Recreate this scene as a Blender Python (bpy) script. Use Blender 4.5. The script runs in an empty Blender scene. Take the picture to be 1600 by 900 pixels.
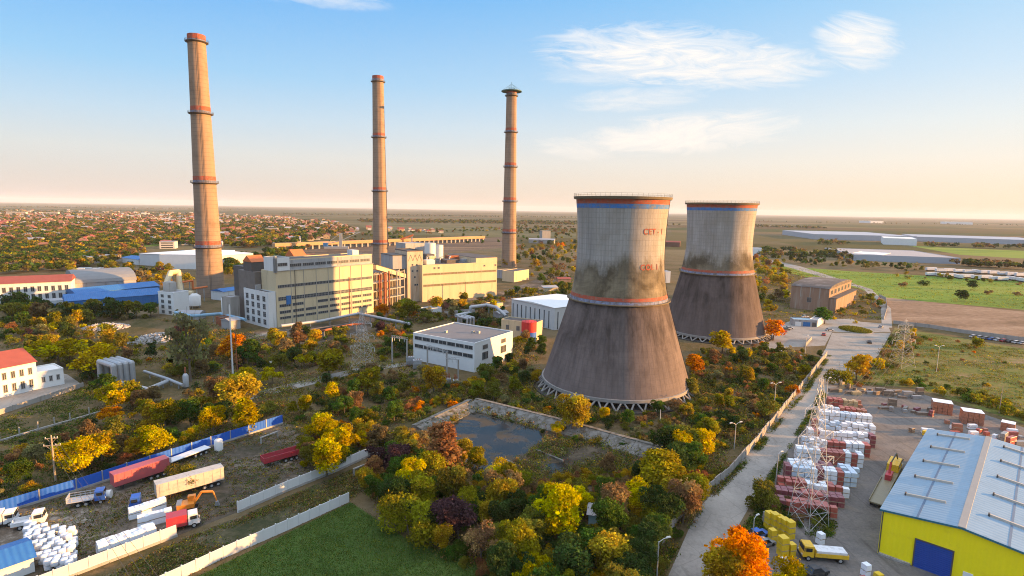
import bpy, math, random
import numpy as np
from mathutils import Vector, Matrix

# ---------------------------------------------------------------- camera, sky, sun, exposure
S = bpy.context.scene
COL = S.collection
F, CX, CY, HC = 880.0, 800.0, 450.0, 60.0            # focal length in photo pixels, photo centre, drone height
PITCH, ROLL = math.atan(122.5 / F), math.radians(0.97)
_f = np.array([0, math.cos(PITCH), -math.sin(PITCH)])
_r0 = np.array([1.0, 0, 0]); _u0 = np.cross(_r0, _f)
_r = math.cos(ROLL) * _r0 + math.sin(ROLL) * _u0
_u = -math.sin(ROLL) * _r0 + math.cos(ROLL) * _u0
_C = np.array([0, 0, HC])
cam = bpy.data.cameras.new('camera'); cam_o = bpy.data.objects.new('camera', cam); COL.objects.link(cam_o)
cam.sensor_width = 36.0; cam.lens = F / 1600 * 36; cam.clip_start = 1.0; cam.clip_end = 200000
cam_o.matrix_world = Matrix(((_r[0], _u[0], -_f[0], 0), (_r[1], _u[1], -_f[1], 0), (_r[2], _u[2], -_f[2], HC), (0, 0, 0, 1)))
S.camera = cam_o

SUN_AZ, SUN_EL = math.radians(91), math.radians(8.2)   # azimuth clockwise from +Y
sd = Vector((math.sin(SUN_AZ) * math.cos(SUN_EL), math.cos(SUN_AZ) * math.cos(SUN_EL), math.sin(SUN_EL)))
sun = bpy.data.lights.new('sun', 'SUN'); sun.energy = 5.0; sun.angle = math.radians(0.6); sun.color = (1.0, 0.51, 0.165)
sun_o = bpy.data.objects.new('sun', sun); COL.objects.link(sun_o)
sun_o.rotation_euler = sd.to_track_quat('Z', 'Y').to_euler(); sun_o.location = (300, 0, 300)
S.view_settings.view_transform = 'Standard'; S.view_settings.look = 'None'
S.view_settings.exposure = 1.58; S.view_settings.gamma = 1.0; S.view_settings.use_curve_mapping = False
S.render.engine = 'CYCLES'
S.cycles.max_bounces = 5; S.cycles.diffuse_bounces = 2; S.cycles.glossy_bounces = 2; S.cycles.transmission_bounces = 3
S.cycles.transparent_max_bounces = 6; S.cycles.volume_bounces = 0; S.cycles.use_denoising = True; S.cycles.denoiser = 'OPENIMAGEDENOISE'; S.cycles.denoising_input_passes = 'RGB_ALBEDO_NORMAL'; S.cycles.denoising_prefilter = 'NONE'
S.cycles.sample_clamp_indirect = 6; S.cycles.filter_width = 1.05

def ray(px, py):
    return _f + (px - CX) / F * _r - (py - CY) / F * _u
def G(px, py, z=0.0):
    d = ray(px, py); t = (z - HC) / d[2]; p = _C + t * d
    return Vector(p)
def proj(p):
    d = np.array(p[:3], float) - _C; w = d @ _f
    return (CX + F * (d @ _r) / w, CY - F * (d @ _u) / w)
def hgt(px, py, py2):
    b = G(px, py); lo, hi = 0.0, 400.0
    for _ in range(40):
        m = (lo + hi) / 2
        if proj((b.x, b.y, m))[1] > py2: lo = m
        else: hi = m
    return lo

# node helper
class NT:
    def __init__(s, tree): s.t = tree; s.n = tree.nodes; s.l = tree.links
    def node(s, typ, **kw):
        n = s.n.new(typ)
        for k, v in kw.items():
            if k in n.bl_rna.properties: setattr(n, k, v)
            else: s.put(n.inputs[k], v)
        return n
    def put(s, sock, v):
        if isinstance(v, bpy.types.NodeSocket): s.l.new(v, sock)
        elif isinstance(v, (tuple, list)) and len(v) == 3 and sock.type == 'RGBA': sock.default_value = (*v, 1)
        else: sock.default_value = v
    def math(s, op, a, b=None, c=None, clamp=False):
        n = s.n.new('ShaderNodeMath'); n.operation = op; n.use_clamp = clamp
        for i, v in enumerate((a, b, c)):
            if v is not None: s.put(n.inputs[i], v)
        return n.outputs[0]
    def vmath(s, op, a, b=None):
        n = s.n.new('ShaderNodeVectorMath'); n.operation = op; s.put(n.inputs[0], a)
        if b is not None: s.put(n.inputs[1], b)
        return n.outputs['Value'] if op in ('DOT_PRODUCT', 'LENGTH', 'DISTANCE') else n.outputs[0]
    def mix(s, fac, a, b, blend='MIX'):
        n = s.n.new('ShaderNodeMix'); n.data_type = 'RGBA'; n.blend_type = blend
        s.put(n.inputs[0], fac); s.put(n.inputs[6], a); s.put(n.inputs[7], b)
        return n.outputs[2]
    def noise(s, vec, scale, detail=4, rough=0.55, dist=0.0):
        n = s.node('ShaderNodeTexNoise'); s.put(n.inputs['Vector'], vec)
        n.inputs['Scale'].default_value = scale; n.inputs['Detail'].default_value = detail
        n.inputs['Roughness'].default_value = rough; n.inputs['Distortion'].default_value = dist
        return n.outputs[0]
    def rng(s, v, a, b, c=0.0, d=1.0):
        n = s.n.new('ShaderNodeMapRange'); s.put(n.inputs[0], v)
        for i, x in enumerate((a, b, c, d)): s.put(n.inputs[i + 1], x)
        return n.outputs[0]
    def ramp(s, v, stops):
        n = s.n.new('ShaderNodeValToRGB'); s.put(n.inputs[0], v); e = n.color_ramp.elements
        while len(e) < len(stops): e.new(0.5)
        for i, (p, c) in enumerate(stops): e[i].position = p; e[i].color = (*c, 1)
        return n.outputs[0]
    def scale(s, vec, k):
        n = s.n.new('ShaderNodeMapping'); s.put(n.inputs[0], vec); n.inputs['Scale'].default_value = k
        return n.outputs[0]

W = bpy.data.worlds.new('World'); S.world = W; W.use_nodes = True
W.node_tree.nodes.clear(); w = NT(W.node_tree)
sky = w.node('ShaderNodeTexSky'); sky.sky_type = 'NISHITA'; sky.sun_disc = False
sky.sun_elevation = SUN_EL; sky.sun_rotation = SUN_AZ; sky.altitude = 60
sky.air_density = 1.0; sky.dust_density = 1.3; sky.ozone_density = 1.6
skycol = sky.outputs[0]
tc = w.node('ShaderNodeTexCoord').outputs['Generated']
dirn = w.vmath('NORMALIZE', tc)
sep = w.node('ShaderNodeSeparateXYZ'); w.put(sep.inputs[0], dirn)
upz = sep.outputs[2]
# wispy cirrus: a few stretched patches fixed in the sky
cl = None
for (px, py, wx, wy, tilt, dens, seed) in [(1045, 88, 230, 52, 0.10, 1.0, 0.0), (1185, 105, 110, 34, 0.05, 0.85, 7.0), (1338, 66, 62, 40, 0.35, 1.0, 3.0), (1075, 208, 185, 36, -0.06, 0.9, 5.0),
                                           (990, 155, 120, 22, -0.03, 0.5, 9.0), (960, 115, 130, 22, 0.0, 0.45, 11.0), (900, 232, 80, 20, 0.1, 0.5, 2.0), (500, -4, 110, 16, 0.0, 0.45, 4.0)]:
    c = ray(px, py); c = c / np.linalg.norm(c); up = np.array([0, 0, 1.0])
    t1 = np.cross(c, up); t1 /= np.linalg.norm(t1); t2 = np.cross(t1, c)
    ta = t1 * math.cos(tilt) - t2 * math.sin(tilt); tb = t1 * math.sin(tilt) + t2 * math.cos(tilt)
    dc = w.vmath('DOT_PRODUCT', dirn, tuple(c)); k = F * 1.05
    du = w.math('DIVIDE', w.vmath('DOT_PRODUCT', dirn, tuple(ta * k / wx)), dc)
    dv = w.math('DIVIDE', w.vmath('DOT_PRODUCT', dirn, tuple(tb * k / wy)), dc)
    cb = w.node('ShaderNodeCombineXYZ'); w.put(cb.inputs[0], w.math('MULTIPLY', du, wx / 95.0)); w.put(cb.inputs[1], w.math('MULTIPLY', dv, wy / 22.0)); cb.inputs[2].default_value = seed
    nz = w.noise(cb.outputs[0], 0.9, 9, 0.66, 1.6)
    fall = w.math('SUBTRACT', 1.0, w.math('ADD', w.math('MULTIPLY', du, du), w.math('MULTIPLY', dv, dv)), clamp=True)
    m = w.math('MULTIPLY', w.rng(w.math('ADD', nz, w.math('MULTIPLY', fall, 0.36)), 0.55, 0.92), w.rng(fall, 0.0, 0.45))
    m = w.math('MULTIPLY', w.math('MULTIPLY', m, dens), w.math('GREATER_THAN', dc, 0.1))
    cl = m if cl is None else w.math('MAXIMUM', cl, m)
# evening gradient: peach at the horizon, pale and warmer towards the sun, deepening blue higher up, then whitened overhead out of view as fill light
def lin(c): return tuple(((v / 255 + 0.055) / 1.055) ** 2.4 if v > 10 else v / 3300 for v in c)
ra = w.ramp(upz, [(0.0, lin((216, 205, 202))), (0.03, lin((222, 214, 211))), (0.08, lin((220, 224, 226))), (0.135, lin((192, 220, 242))), (0.20, lin((150, 208, 250))), (0.33, lin((88, 176, 252))), (0.6, lin((168, 190, 224))), (1.0, lin((214, 214, 222)))])
rb = w.ramp(upz, [(0.0, lin((252, 222, 188))), (0.03, lin((253, 231, 206))), (0.08, lin((250, 240, 228))), (0.135, lin((236, 241, 242))), (0.20, lin((208, 232, 251))), (0.33, lin((156, 213, 253))), (0.6, lin((180, 200, 226))), (1.0, lin((214, 214, 222)))])
toward = w.rng(w.vmath('DOT_PRODUCT', dirn, (math.sin(SUN_AZ), math.cos(SUN_AZ), 0)), -0.75, 0.6)
grad = w.node('ShaderNodeVectorMath', operation='SCALE'); w.put(grad.inputs[0], w.mix(toward, ra, rb)); w.put(grad.inputs['Scale'], w.math('DIVIDE', w.math('ADD', 1.0, w.math('MULTIPLY', w.rng(upz, 0.38, 0.70), 1.6)), 0.12 * 2 ** 1.62))  # overhead boost is added, out of view, to brighten the shaded areas below
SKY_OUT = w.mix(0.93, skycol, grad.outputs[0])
cloud_c = w.mix(w.rng(upz, 0.0, 0.4), (3.15, 2.75, 2.4), (3.0, 2.95, 2.85))
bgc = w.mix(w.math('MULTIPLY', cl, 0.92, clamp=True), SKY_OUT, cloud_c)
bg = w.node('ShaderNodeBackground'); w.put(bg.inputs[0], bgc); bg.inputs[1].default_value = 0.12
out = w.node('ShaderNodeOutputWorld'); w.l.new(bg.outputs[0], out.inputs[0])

# ---------------------------------------------------------------- materials
random.seed(7); RS = np.random.RandomState(5)
MATS = {}
def newmat(name):
    m = bpy.data.materials.new(name); m.use_nodes = True; m.node_tree.nodes.clear(); MATS[name] = m
    t = NT(m.node_tree); b = t.node('ShaderNodeBsdfPrincipled'); o = t.node('ShaderNodeOutputMaterial'); t.l.new(b.outputs[0], o.inputs[0])
    return m, t, b
def pm(name, col, rough=0.8, var=0.18, scale=0.6, col2=None, amt2=0.35, metal=0.0, streak=False, spec=0.3, bump=0.0):
    """painted / weathered surface: two sizes of mottling, optional second (rust, dirt) colour in ragged patches"""
    if name in MATS: return MATS[name]
    m, t, b = newmat(name)
    oc = t.node('ShaderNodeTexCoord').outputs['Object']
    vec = t.scale(oc, (1, 1, 0.12)) if streak else oc
    n1 = t.noise(vec, scale, 5, 0.6); n2 = t.noise(oc, scale * 7, 3, 0.6)
    f = t.math('ADD', t.math('MULTIPLY', t.math('SUBTRACT', n1, 0.5), 2.2), t.math('MULTIPLY', t.math('SUBTRACT', n2, 0.5), 1.0))
    g = t.math('ADD', 1.0, t.math('MULTIPLY', f, var))
    c = t.node('ShaderNodeVectorMath', operation='SCALE'); c.inputs[0].default_value = col; t.put(c.inputs['Scale'], g); cc = c.outputs[0]
    if col2:
        n3 = t.noise(vec, scale * 1.7, 6, 0.65, 0.4)
        cc = t.mix(t.rng(n3, 1 - amt2 - 0.12, 1 - amt2 + 0.12), cc, col2)
    t.put(b.inputs['Base Color'], cc); b.inputs['Roughness'].default_value = rough; b.inputs['Metallic'].default_value = metal
    b.inputs['Specular IOR Level'].default_value = spec
    if bump:
        bp = t.node('ShaderNodeBump'); t.put(bp.inputs['Height'], n2); bp.inputs['Distance'].default_value = bump; bp.inputs['Strength'].default_value = 0.6
        t.put(b.inputs['Normal'], bp.outputs[0])
    return m
def ribmat(name, col, axis=0, pitch=0.5, rough=0.5, var=0.12, col2=None, depth=0.05):
    """corrugated or panelled sheet: ribs along one object axis"""
    if name in MATS: return MATS[name]
    m = pm(name, col, rough, var, 0.35, col2, 0.3); t = NT(m.node_tree); b = [n for n in t.n if n.type == 'BSDF_PRINCIPLED'][0]
    oc = t.node('ShaderNodeTexCoord').outputs['Object']; sp = t.node('ShaderNodeSeparateXYZ'); t.put(sp.inputs[0], oc)
    s = t.math('SINE', t.math('MULTIPLY', sp.outputs[axis], 2 * math.pi / pitch))
    bp = t.node('ShaderNodeBump'); t.put(bp.inputs['Height'], s); bp.inputs['Distance'].default_value = depth; bp.inputs['Strength'].default_value = 0.5
    t.put(b.inputs['Normal'], bp.outputs[0])
    return m

# ---------------------------------------------------------------- mesh helpers
class MB:
    def __init__(s): s.v = []; s.f = []; s.m = []
    def face(s, pts, m=0):
        k = len(s.v); s.v += [tuple(p) for p in pts]; s.f.append(tuple(range(k, k + len(pts)))); s.m.append(m); return s
    def box(s, x0, x1, y0, y1, z0, z1, m=0):
        k = len(s.v)
        s.v += [(x0, y0, z0), (x1, y0, z0), (x1, y1, z0), (x0, y1, z0), (x0, y0, z1), (x1, y0, z1), (x1, y1, z1), (x0, y1, z1)]
        for q in ((0, 3, 2, 1), (4, 5, 6, 7), (0, 1, 5, 4), (1, 2, 6, 5), (2, 3, 7, 6), (3, 0, 4, 7)):
            s.f.append(tuple(k + i for i in q)); s.m.append(m)
        return s
    def hexa(s, low, high, m=0):
        """eight free corners: four below, four above (counter-clockwise)"""
        k = len(s.v); s.v += [tuple(p) for p in low] + [tuple(p) for p in high]
        for q in ((0, 3, 2, 1), (4, 5, 6, 7), (0, 1, 5, 4), (1, 2, 6, 5), (2, 3, 7, 6), (3, 0, 4, 7)):
            s.f.append(tuple(k + i for i in q)); s.m.append(m)
        return s
    def tube(s, p, q, r, r2=None, n=8, m=0):
        p = Vector(p); q = Vector(q); d = q - p
        if d.length < 1e-6: return s
        a = d.normalized().orthogonal().normalized(); b = d.normalized().cross(a); r2 = r if r2 is None else r2; k = len(s.v)
        for c, rr in ((p, r), (q, r2)):
            for i in range(n):
                t = 2 * math.pi * i / n; s.v.append(tuple(c + (a * math.cos(t) + b * math.sin(t)) * rr))
        for i in range(n):
            j = (i + 1) % n; s.f.append((k + i, k + j, k + n + j, k + n + i)); s.m.append(m)
        s.f.append(tuple(k + i for i in reversed(range(n)))); s.m.append(m); s.f.append(tuple(k + n + i for i in range(n))); s.m.append(m)
        return s
    def path(s, pts, r, n=8, m=0):
        for a, b in zip(pts[:-1], pts[1:]): s.tube(a, b, r, None, n, m)
        return s
    def lathe(s, prof, n=32, m=0, c=(0, 0), close=False):
        k = len(s.v)
        for r, z in prof:
            for i in range(n):
                t = 2 * math.pi * i / n; s.v.append((c[0] + r * math.cos(t), c[1] + r * math.sin(t), z))
        L = len(prof)
        for a in range(L if close else L - 1):
            a2 = (a + 1) % L
            for i in range(n):
                j = (i + 1) % n; s.f.append((k + a * n + i, k + a * n + j, k + a2 * n + j, k + a2 * n + i)); s.m.append(m)
        return s
    def prism(s, poly, z0, z1, m=0):
        k = len(s.v); n = len(poly); s.v += [(x, y, z0) for x, y in poly] + [(x, y, z1) for x, y in poly]
        for i in range(n):
            j = (i + 1) % n; s.f.append((k + i, k + j, k + n + j, k + n + i)); s.m.append(m)
        s.f.append(tuple(k + i for i in reversed(range(n)))); s.m.append(m); s.f.append(tuple(k + n + i for i in range(n))); s.m.append(m)
        return s
    def gable(s, x0, x1, y0, y1, z0, z1, axis='x', m=0, t=0.0):
        """roof solid with its ridge along axis"""
        if axis == 'x':
            ym = (y0 + y1) / 2; p = [(x0, y0, z0), (x0, y1, z0), (x0, ym, z1)]; q = [(x1, y0, z0), (x1, y1, z0), (x1, ym, z1)]
        else:
            xm = (x0 + x1) / 2; p = [(x0, y0, z0), (x1, y0, z0), (xm, y0, z1)]; q = [(x0, y1, z0), (x1, y1, z0), (xm, y1, z1)]
        k = len(s.v); s.v += p + q
        for f in ((0, 2, 1), (3, 4, 5), (0, 3, 5, 2), (1, 2, 5, 4), (0, 1, 4, 3)): s.f.append(tuple(k + i for i in f)); s.m.append(m)
        return s
    def mesh(s, name, mats, smooth=False):
        me = bpy.data.meshes.new(name); me.from_pydata(s.v, [], s.f)
        for mt in (mats if isinstance(mats, (list, tuple)) else [mats]): me.materials.append(mt)
        me.polygons.foreach_set('material_index', s.m)
        if smooth: me.polygons.foreach_set('use_smooth', [True] * len(s.f))
        me.update(); return me
    def build(s, name, mats, parent=None, loc=(0, 0, 0), rz=0.0, smooth=False):
        o = bpy.data.objects.new(name, s.mesh(name, mats, smooth)); COL.objects.link(o); o.location = loc; o.rotation_euler = (0, 0, rz); o.parent = parent
        return o
def tag(o, label=None, cat=None, group=None, kind=None):
    if label: o['label'] = label
    if cat: o['category'] = cat
    if group: o['group'] = group
    if kind: o['kind'] = kind
    return o
def thing(name, label, cat, loc=(0, 0, 0), rz=0.0, group=None):
    o = bpy.data.objects.new(name, None); COL.objects.link(o); o.location = loc; o.rotation_euler = (0, 0, rz); o.empty_display_size = 0.5
    return tag(o, label, cat, group)
KIDS = {}
def dup(root, loc, rz, label, group=None, scale=None):
    kids = KIDS.get(root.name) or KIDS.setdefault(root.name, [(c, list(c.children)) for c in root.children])
    r = root.copy(); COL.objects.link(r); r.location = loc; r.rotation_euler = (0, 0, rz); r['label'] = label
    if group: r['group'] = group
    if scale is not None: r.scale = scale
    for ch, sub in kids:
        c = ch.copy(); COL.objects.link(c); c.parent = r
        for g in sub:
            d = g.copy(); COL.objects.link(d); d.parent = c
    return r
def sheet(name, pts, z, mat, kind='structure'):
    """flat ground surface through photo points (px, py) at height z"""
    b = MB(); b.face([(*G(x, y, 0).xy, z) for x, y in pts]); me_up(b)
    o = b.build(name, mat); o['kind'] = kind
    return o
def me_up(b):
    p = b.v; n = len(p); a = sum(p[i][0] * p[(i + 1) % n][1] - p[(i + 1) % n][0] * p[i][1] for i in range(n))
    if a < 0: b.v.reverse()
def frame(a, b):
    """pixel A -> pixel B on the ground: location, rotation, length"""
    A = G(*a); B = G(*b); d = B - A
    return A, math.atan2(d.y, d.x), d.length
ORD = 'first second third fourth fifth sixth seventh eighth ninth tenth eleventh twelfth thirteenth fourteenth fifteenth sixteenth seventeenth eighteenth nineteenth twentieth'.split() + \
      ['twenty-' + x for x in 'first second third fourth fifth sixth seventh eighth ninth'.split()] + ['thirtieth']

# ---------------------------------------------------------------- ground and other flat surfaces
def groundmat(name, cols, s1=0.05, s2=0.6, rough=0.95, bump=0.15, stretch=(1, 1, 1), rz=0.0, dots=None):
    """mottled ground from world position: cols is a ramp, s1 the patch size, s2 the grain"""
    m, t, b = newmat(name)
    p = t.node('ShaderNodeNewGeometry').outputs['Position']
    mp = t.n.new('ShaderNodeMapping'); t.put(mp.inputs[0], p); mp.inputs['Scale'].default_value = stretch; mp.inputs['Rotation'].default_value = (0, 0, rz); p2 = mp.outputs[0]
    a = t.noise(p2, s1, 6, 0.62, 0.6); g = t.noise(p, s2, 5, 0.7)
    f = t.math('ADD', t.math('MULTIPLY', t.math('SUBTRACT', a, 0.5), 1.6), t.math('ADD', 0.5, t.math('MULTIPLY', t.math('SUBTRACT', g, 0.5), 0.9)))
    c = t.ramp(f, cols)
    if dots:
        v = t.node('ShaderNodeTexVoronoi', feature='F1'); t.put(v.inputs['Vector'], p); v.inputs['Scale'].default_value = dots[0]
        c = t.mix(t.math('MULTIPLY', t.math('LESS_THAN', v.outputs['Distance'], dots[1]), t.math('GREATER_THAN', a, 0.45)), c, dots[2])
    t.put(b.inputs['Base Color'], c); b.inputs['Roughness'].default_value = rough; b.inputs['Specular IOR Level'].default_value = 0.15
    bp = t.node('ShaderNodeBump'); t.put(bp.inputs['Height'], g); bp.inputs['Distance'].default_value = bump; bp.inputs['Strength'].default_value = 0.8
    t.put(b.inputs['Normal'], bp.outputs[0]); return m

m, t, b = newmat('ground')
pos = t.node('ShaderNodeNewGeometry').outputs['Position']
near = t.ramp(t.math('ADD', t.math('MULTIPLY', t.noise(pos, 0.03, 6, 0.65, 0.6), 0.75), t.math('MULTIPLY', t.noise(pos, 0.7, 4, 0.7), 0.35)),
              [(0.36, (0.045, 0.048, 0.018)), (0.47, (0.085, 0.072, 0.030)), (0.56, (0.13, 0.095, 0.048)), (0.68, (0.155, 0.12, 0.068)), (0.78, (0.21, 0.17, 0.11))])
fv = t.node('ShaderNodeTexVoronoi', feature='F1'); mp = t.n.new('ShaderNodeMapping'); t.put(mp.inputs[0], pos); mp.inputs['Scale'].default_value = (1 / 1100, 1 / 330, 0); mp.inputs['Rotation'].default_value = (0, 0, 0.25)
t.put(fv.inputs['Vector'], mp.outputs[0]); fv.inputs['Scale'].default_value = 1.0; fv.inputs['Randomness'].default_value = 0.85
fs = t.node('ShaderNodeSeparateXYZ'); t.put(fs.inputs[0], fv.outputs['Color'])
field = t.ramp(fs.outputs[0], [(0.0, (0.17, 0.10, 0.05)), (0.2, (0.11, 0.115, 0.035)), (0.38, (0.28, 0.19, 0.10)), (0.55, (0.07, 0.10, 0.03)), (0.7, (0.21, 0.15, 0.075)), (0.85, (0.33, 0.25, 0.14)), (1.0, (0.10, 0.115, 0.04))])
field = t.mix(t.math('MULTIPLY', t.noise(pos, 0.012, 5, 0.6), 0.5), field, (0.08, 0.07, 0.035))
ln = t.vmath('LENGTH', pos)
far = t.rng(t.math('ADD', ln, t.math('MULTIPLY', t.noise(pos, 0.004, 3), 500)), 850, 1250)
fd = t.node('ShaderNodeVectorMath', operation='SCALE'); t.put(fd.inputs[0], field); fd.inputs['Scale'].default_value = 0.72
t.put(b.inputs['Base Color'], t.mix(far, near, fd.outputs[0])); b.inputs['Roughness'].default_value = 1.0; b.inputs['Specular IOR Level'].default_value = 0.05
bp = t.node('ShaderNodeBump'); t.put(bp.inputs['Height'], t.noise(pos, 0.9, 4, 0.7)); bp.inputs['Distance'].default_value = 0.3; t.put(b.inputs['Normal'], bp.outputs[0])
GB = 26000
g = MB(); g.face([(-GB, -3000, 0), (GB, -3000, 0), (GB, 30000, 0), (-GB, 30000, 0)]); g.build('ground', m)['kind'] = 'structure'

LAWN = [(0.25, (0.044, 0.078, 0.016)), (0.5, (0.060, 0.105, 0.020)), (0.72, (0.080, 0.12, 0.026)), (0.9, (0.11, 0.11, 0.04))]
MEAD = [(0.2, (0.075, 0.13, 0.015)), (0.45, (0.13, 0.21, 0.02)), (0.7, (0.19, 0.22, 0.035)), (0.9, (0.20, 0.15, 0.06))]
PAST = [(0.2, (0.06, 0.075, 0.018)), (0.42, (0.11, 0.13, 0.026)), (0.62, (0.16, 0.135, 0.045)), (0.8, (0.22, 0.155, 0.085))]
ASPH = [(0.2, (0.10, 0.095, 0.09)), (0.5, (0.145, 0.135, 0.125)), (0.8, (0.20, 0.18, 0.16))]
DIRT = [(0.2, (0.045, 0.042, 0.024)), (0.45, (0.085, 0.068, 0.048)), (0.66, (0.15, 0.12, 0.09)), (0.78, (0.27, 0.23, 0.18)), (0.9, (0.38, 0.33, 0.27))]
SOIL = [(0.2, (0.13, 0.085, 0.05)), (0.5, (0.23, 0.15, 0.095)), (0.8, (0.32, 0.23, 0.15))]
CONC = [(0.2, (0.195, 0.18, 0.16)), (0.5, (0.275, 0.255, 0.225)), (0.85, (0.34, 0.315, 0.275))]
M_lawn = groundmat('mown grass', LAWN, 0.05, 1.6, bump=0.25)
M_mead = groundmat('meadow', MEAD, 0.012, 0.25, stretch=(0.35, 1.6, 1), bump=0.3)
M_past = groundmat('rough pasture', PAST, 0.03, 0.5, stretch=(0.5, 1.6, 1), rz=-0.3, bump=0.4)
M_asph = groundmat('yard asphalt', ASPH, 0.06, 1.8, bump=0.03)
t = NT(M_asph.node_tree); b = [n for n in t.n if n.type == 'BSDF_PRINCIPLED'][0]; src = b.inputs['Base Color'].links[0].from_socket; p = t.node('ShaderNodeNewGeometry').outputs['Position']
mp = t.n.new('ShaderNodeMapping'); t.put(mp.inputs[0], p); mp.inputs['Rotation'].default_value = (0, 0, -0.42); mp.inputs['Scale'].default_value = (1.0, 0.07, 1)
tr = t.rng(t.noise(mp.outputs[0], 0.75, 4, 0.6, 0.3), 0.54, 0.66, 0, 0.5); oil = t.rng(t.noise(p, 0.28, 6, 0.7, 1.0), 0.57, 0.70, 0, 0.65); dust = t.rng(t.noise(p, 0.11, 6, 0.7, 0.8), 0.55, 0.72, 0, 0.6)
t.put(b.inputs['Base Color'], t.mix(dust, t.mix(t.math('MAXIMUM', tr, oil), src, (0.065, 0.058, 0.052)), (0.24, 0.20, 0.155)))
M_dirt = groundmat('trodden dirt', DIRT, 0.06, 0.8, stretch=(0.6, 1.2, 1), rz=0.55, bump=0.15)
M_soil = groundmat('dry stubble', SOIL, 0.02, 0.3, stretch=(0.5, 1.5, 1), bump=0.3)
M_conc = groundmat('road concrete', CONC, 0.07, 1.5, bump=0.03)
t = NT(M_conc.node_tree); b = [n for n in t.n if n.type == 'BSDF_PRINCIPLED'][0]; src = b.inputs['Base Color'].links[0].from_socket; p = t.node('ShaderNodeNewGeometry').outputs['Position']
br = t.node('ShaderNodeTexVoronoi', feature='DISTANCE_TO_EDGE'); mp = t.n.new('ShaderNodeMapping'); t.put(mp.inputs[0], p); mp.inputs['Rotation'].default_value = (0, 0, -0.42); mp.inputs['Scale'].default_value = (0.16, 0.13, 0); t.put(br.inputs['Vector'], mp.outputs[0]); br.inputs['Randomness'].default_value = 0.45; br.inputs['Scale'].default_value = 1.0
crk = t.math('MULTIPLY', t.math('LESS_THAN', br.outputs['Distance'], 0.012), 0.28)
st = t.rng(t.noise(t.scale(p, (1, 0.35, 1)), 0.22, 6, 0.7, 0.8), 0.55, 0.72, 0.0, 0.55)
t.put(b.inputs['Base Color'], t.mix(t.math('MAXIMUM', crk, st), src, (0.12, 0.105, 0.085)))
M_strip = groundmat('weedy verge', [(0.25, (0.04, 0.045, 0.018)), (0.5, (0.08, 0.07, 0.035)), (0.8, (0.16, 0.13, 0.08))], 0.1, 1.0, bump=0.2)

sheet('lawn', [(150, 1010), (300, 905), (548, 785), (640, 845), (720, 872), (790, 905), (800, 1010)], 0.02, M_lawn)
sheet('field_strip', [(60, 950), (283, 842), (372, 808), (576, 722), (600, 740), (545, 780), (285, 902), (200, 945)], 0.02, M_strip)
sheet('dirt_yard', [(-250, 880), (0, 806), (235, 726), (442, 660), (560, 692), (575, 714), (372, 800), (275, 838), (108, 902), (20, 960), (-250, 1050)], 0.02, M_dirt)
sheet('yard', [(1120, 960), (1188, 800), (1232, 700), (1285, 612), (1310, 598), (1430, 612), (1600, 668), (1900, 760), (1900, 1100), (1120, 1100)], 0.02, M_asph)
sheet('road', [(1018, 960), (1088, 800), (1172, 700), (1255, 600), (1290, 545), (1300, 520), (1392, 520), (1372, 556), (1322, 594), (1290, 618), (1240, 690), (1172, 790), (1120, 880), (1090, 960)], 0.04, M_conc)
sheet('parking_lot', [(1188, 548), (1205, 512), (1240, 500), (1330, 498), (1345, 503), (1386, 506), (1392, 519), (1300, 519), (1289, 540), (1230, 543)], 0.035, M_conc)
sheet('approach_road', [(1378, 512), (1376, 480), (1350, 452), (1240, 420), (1195, 408), (1198, 405), (1250, 416), (1362, 452), (1392, 482), (1394, 512)], 0.03, M_conc)
sheet('field_path', [(380, 618), (500, 588), (565, 574), (640, 566), (640, 571), (566, 581), (500, 598), (383, 626)], 0.03, M_conc)
sheet('meadow', [(1200, 414), (1330, 424), (1600, 440), (1900, 455), (1900, 500), (1600, 484), (1385, 466), (1345, 452), (1235, 427)], 0.02, M_mead)
sheet('field', [(1376, 464), (1600, 487), (1900, 510), (1900, 575), (1600, 535), (1500, 518), (1385, 500)], 0.025, M_soil)
sheet('pasture', [(1398, 512), (1500, 528), (1600, 545), (1900, 590), (1900, 755), (1600, 662), (1430, 606), (1322, 598), (1372, 560)], 0.02, M_past)
sheet('far_field', [(1420, 384), (1600, 392), (1900, 404), (1900, 420), (1600, 404), (1500, 398)], 0.03, M_mead)
sheet('green_field', [(560, 352), (640, 348), (775, 356), (900, 362), (900, 372), (770, 370), (600, 366)], 0.02, groundmat('dull pasture', [(0.2, (0.06, 0.065, 0.025)), (0.5, (0.10, 0.095, 0.035)), (0.8, (0.17, 0.13, 0.06))], 0.006, 0.1, stretch=(0.3, 1.5, 1)))
sheet('rail_yard', [(440, 392), (640, 378), (790, 370), (795, 376), (820, 384), (700, 395), (560, 402)], 0.025, groundmat('coal grit', [(0.2, (0.045, 0.035, 0.03)), (0.5, (0.12, 0.08, 0.05)), (0.8, (0.24, 0.16, 0.09))], 0.03, 0.3, stretch=(0.15, 1.6, 1)))
sheet('works_yard', [(380, 520), (440, 515), (590, 492), (790, 455), (880, 420), (900, 440), (860, 470), (640, 500), (480, 540), (400, 540)], 0.015, groundmat('works ground', DIRT, 0.05, 0.5))
sheet('lot', [(0, 600), (60, 575), (105, 585), (130, 602), (0, 640), (-200, 690), (-200, 640)], 0.02, M_conc)
sheet('grass_verge', [(60, 392), (180, 380), (275, 382), (200, 388), (100, 402)], 0.03, M_mead)

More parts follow.
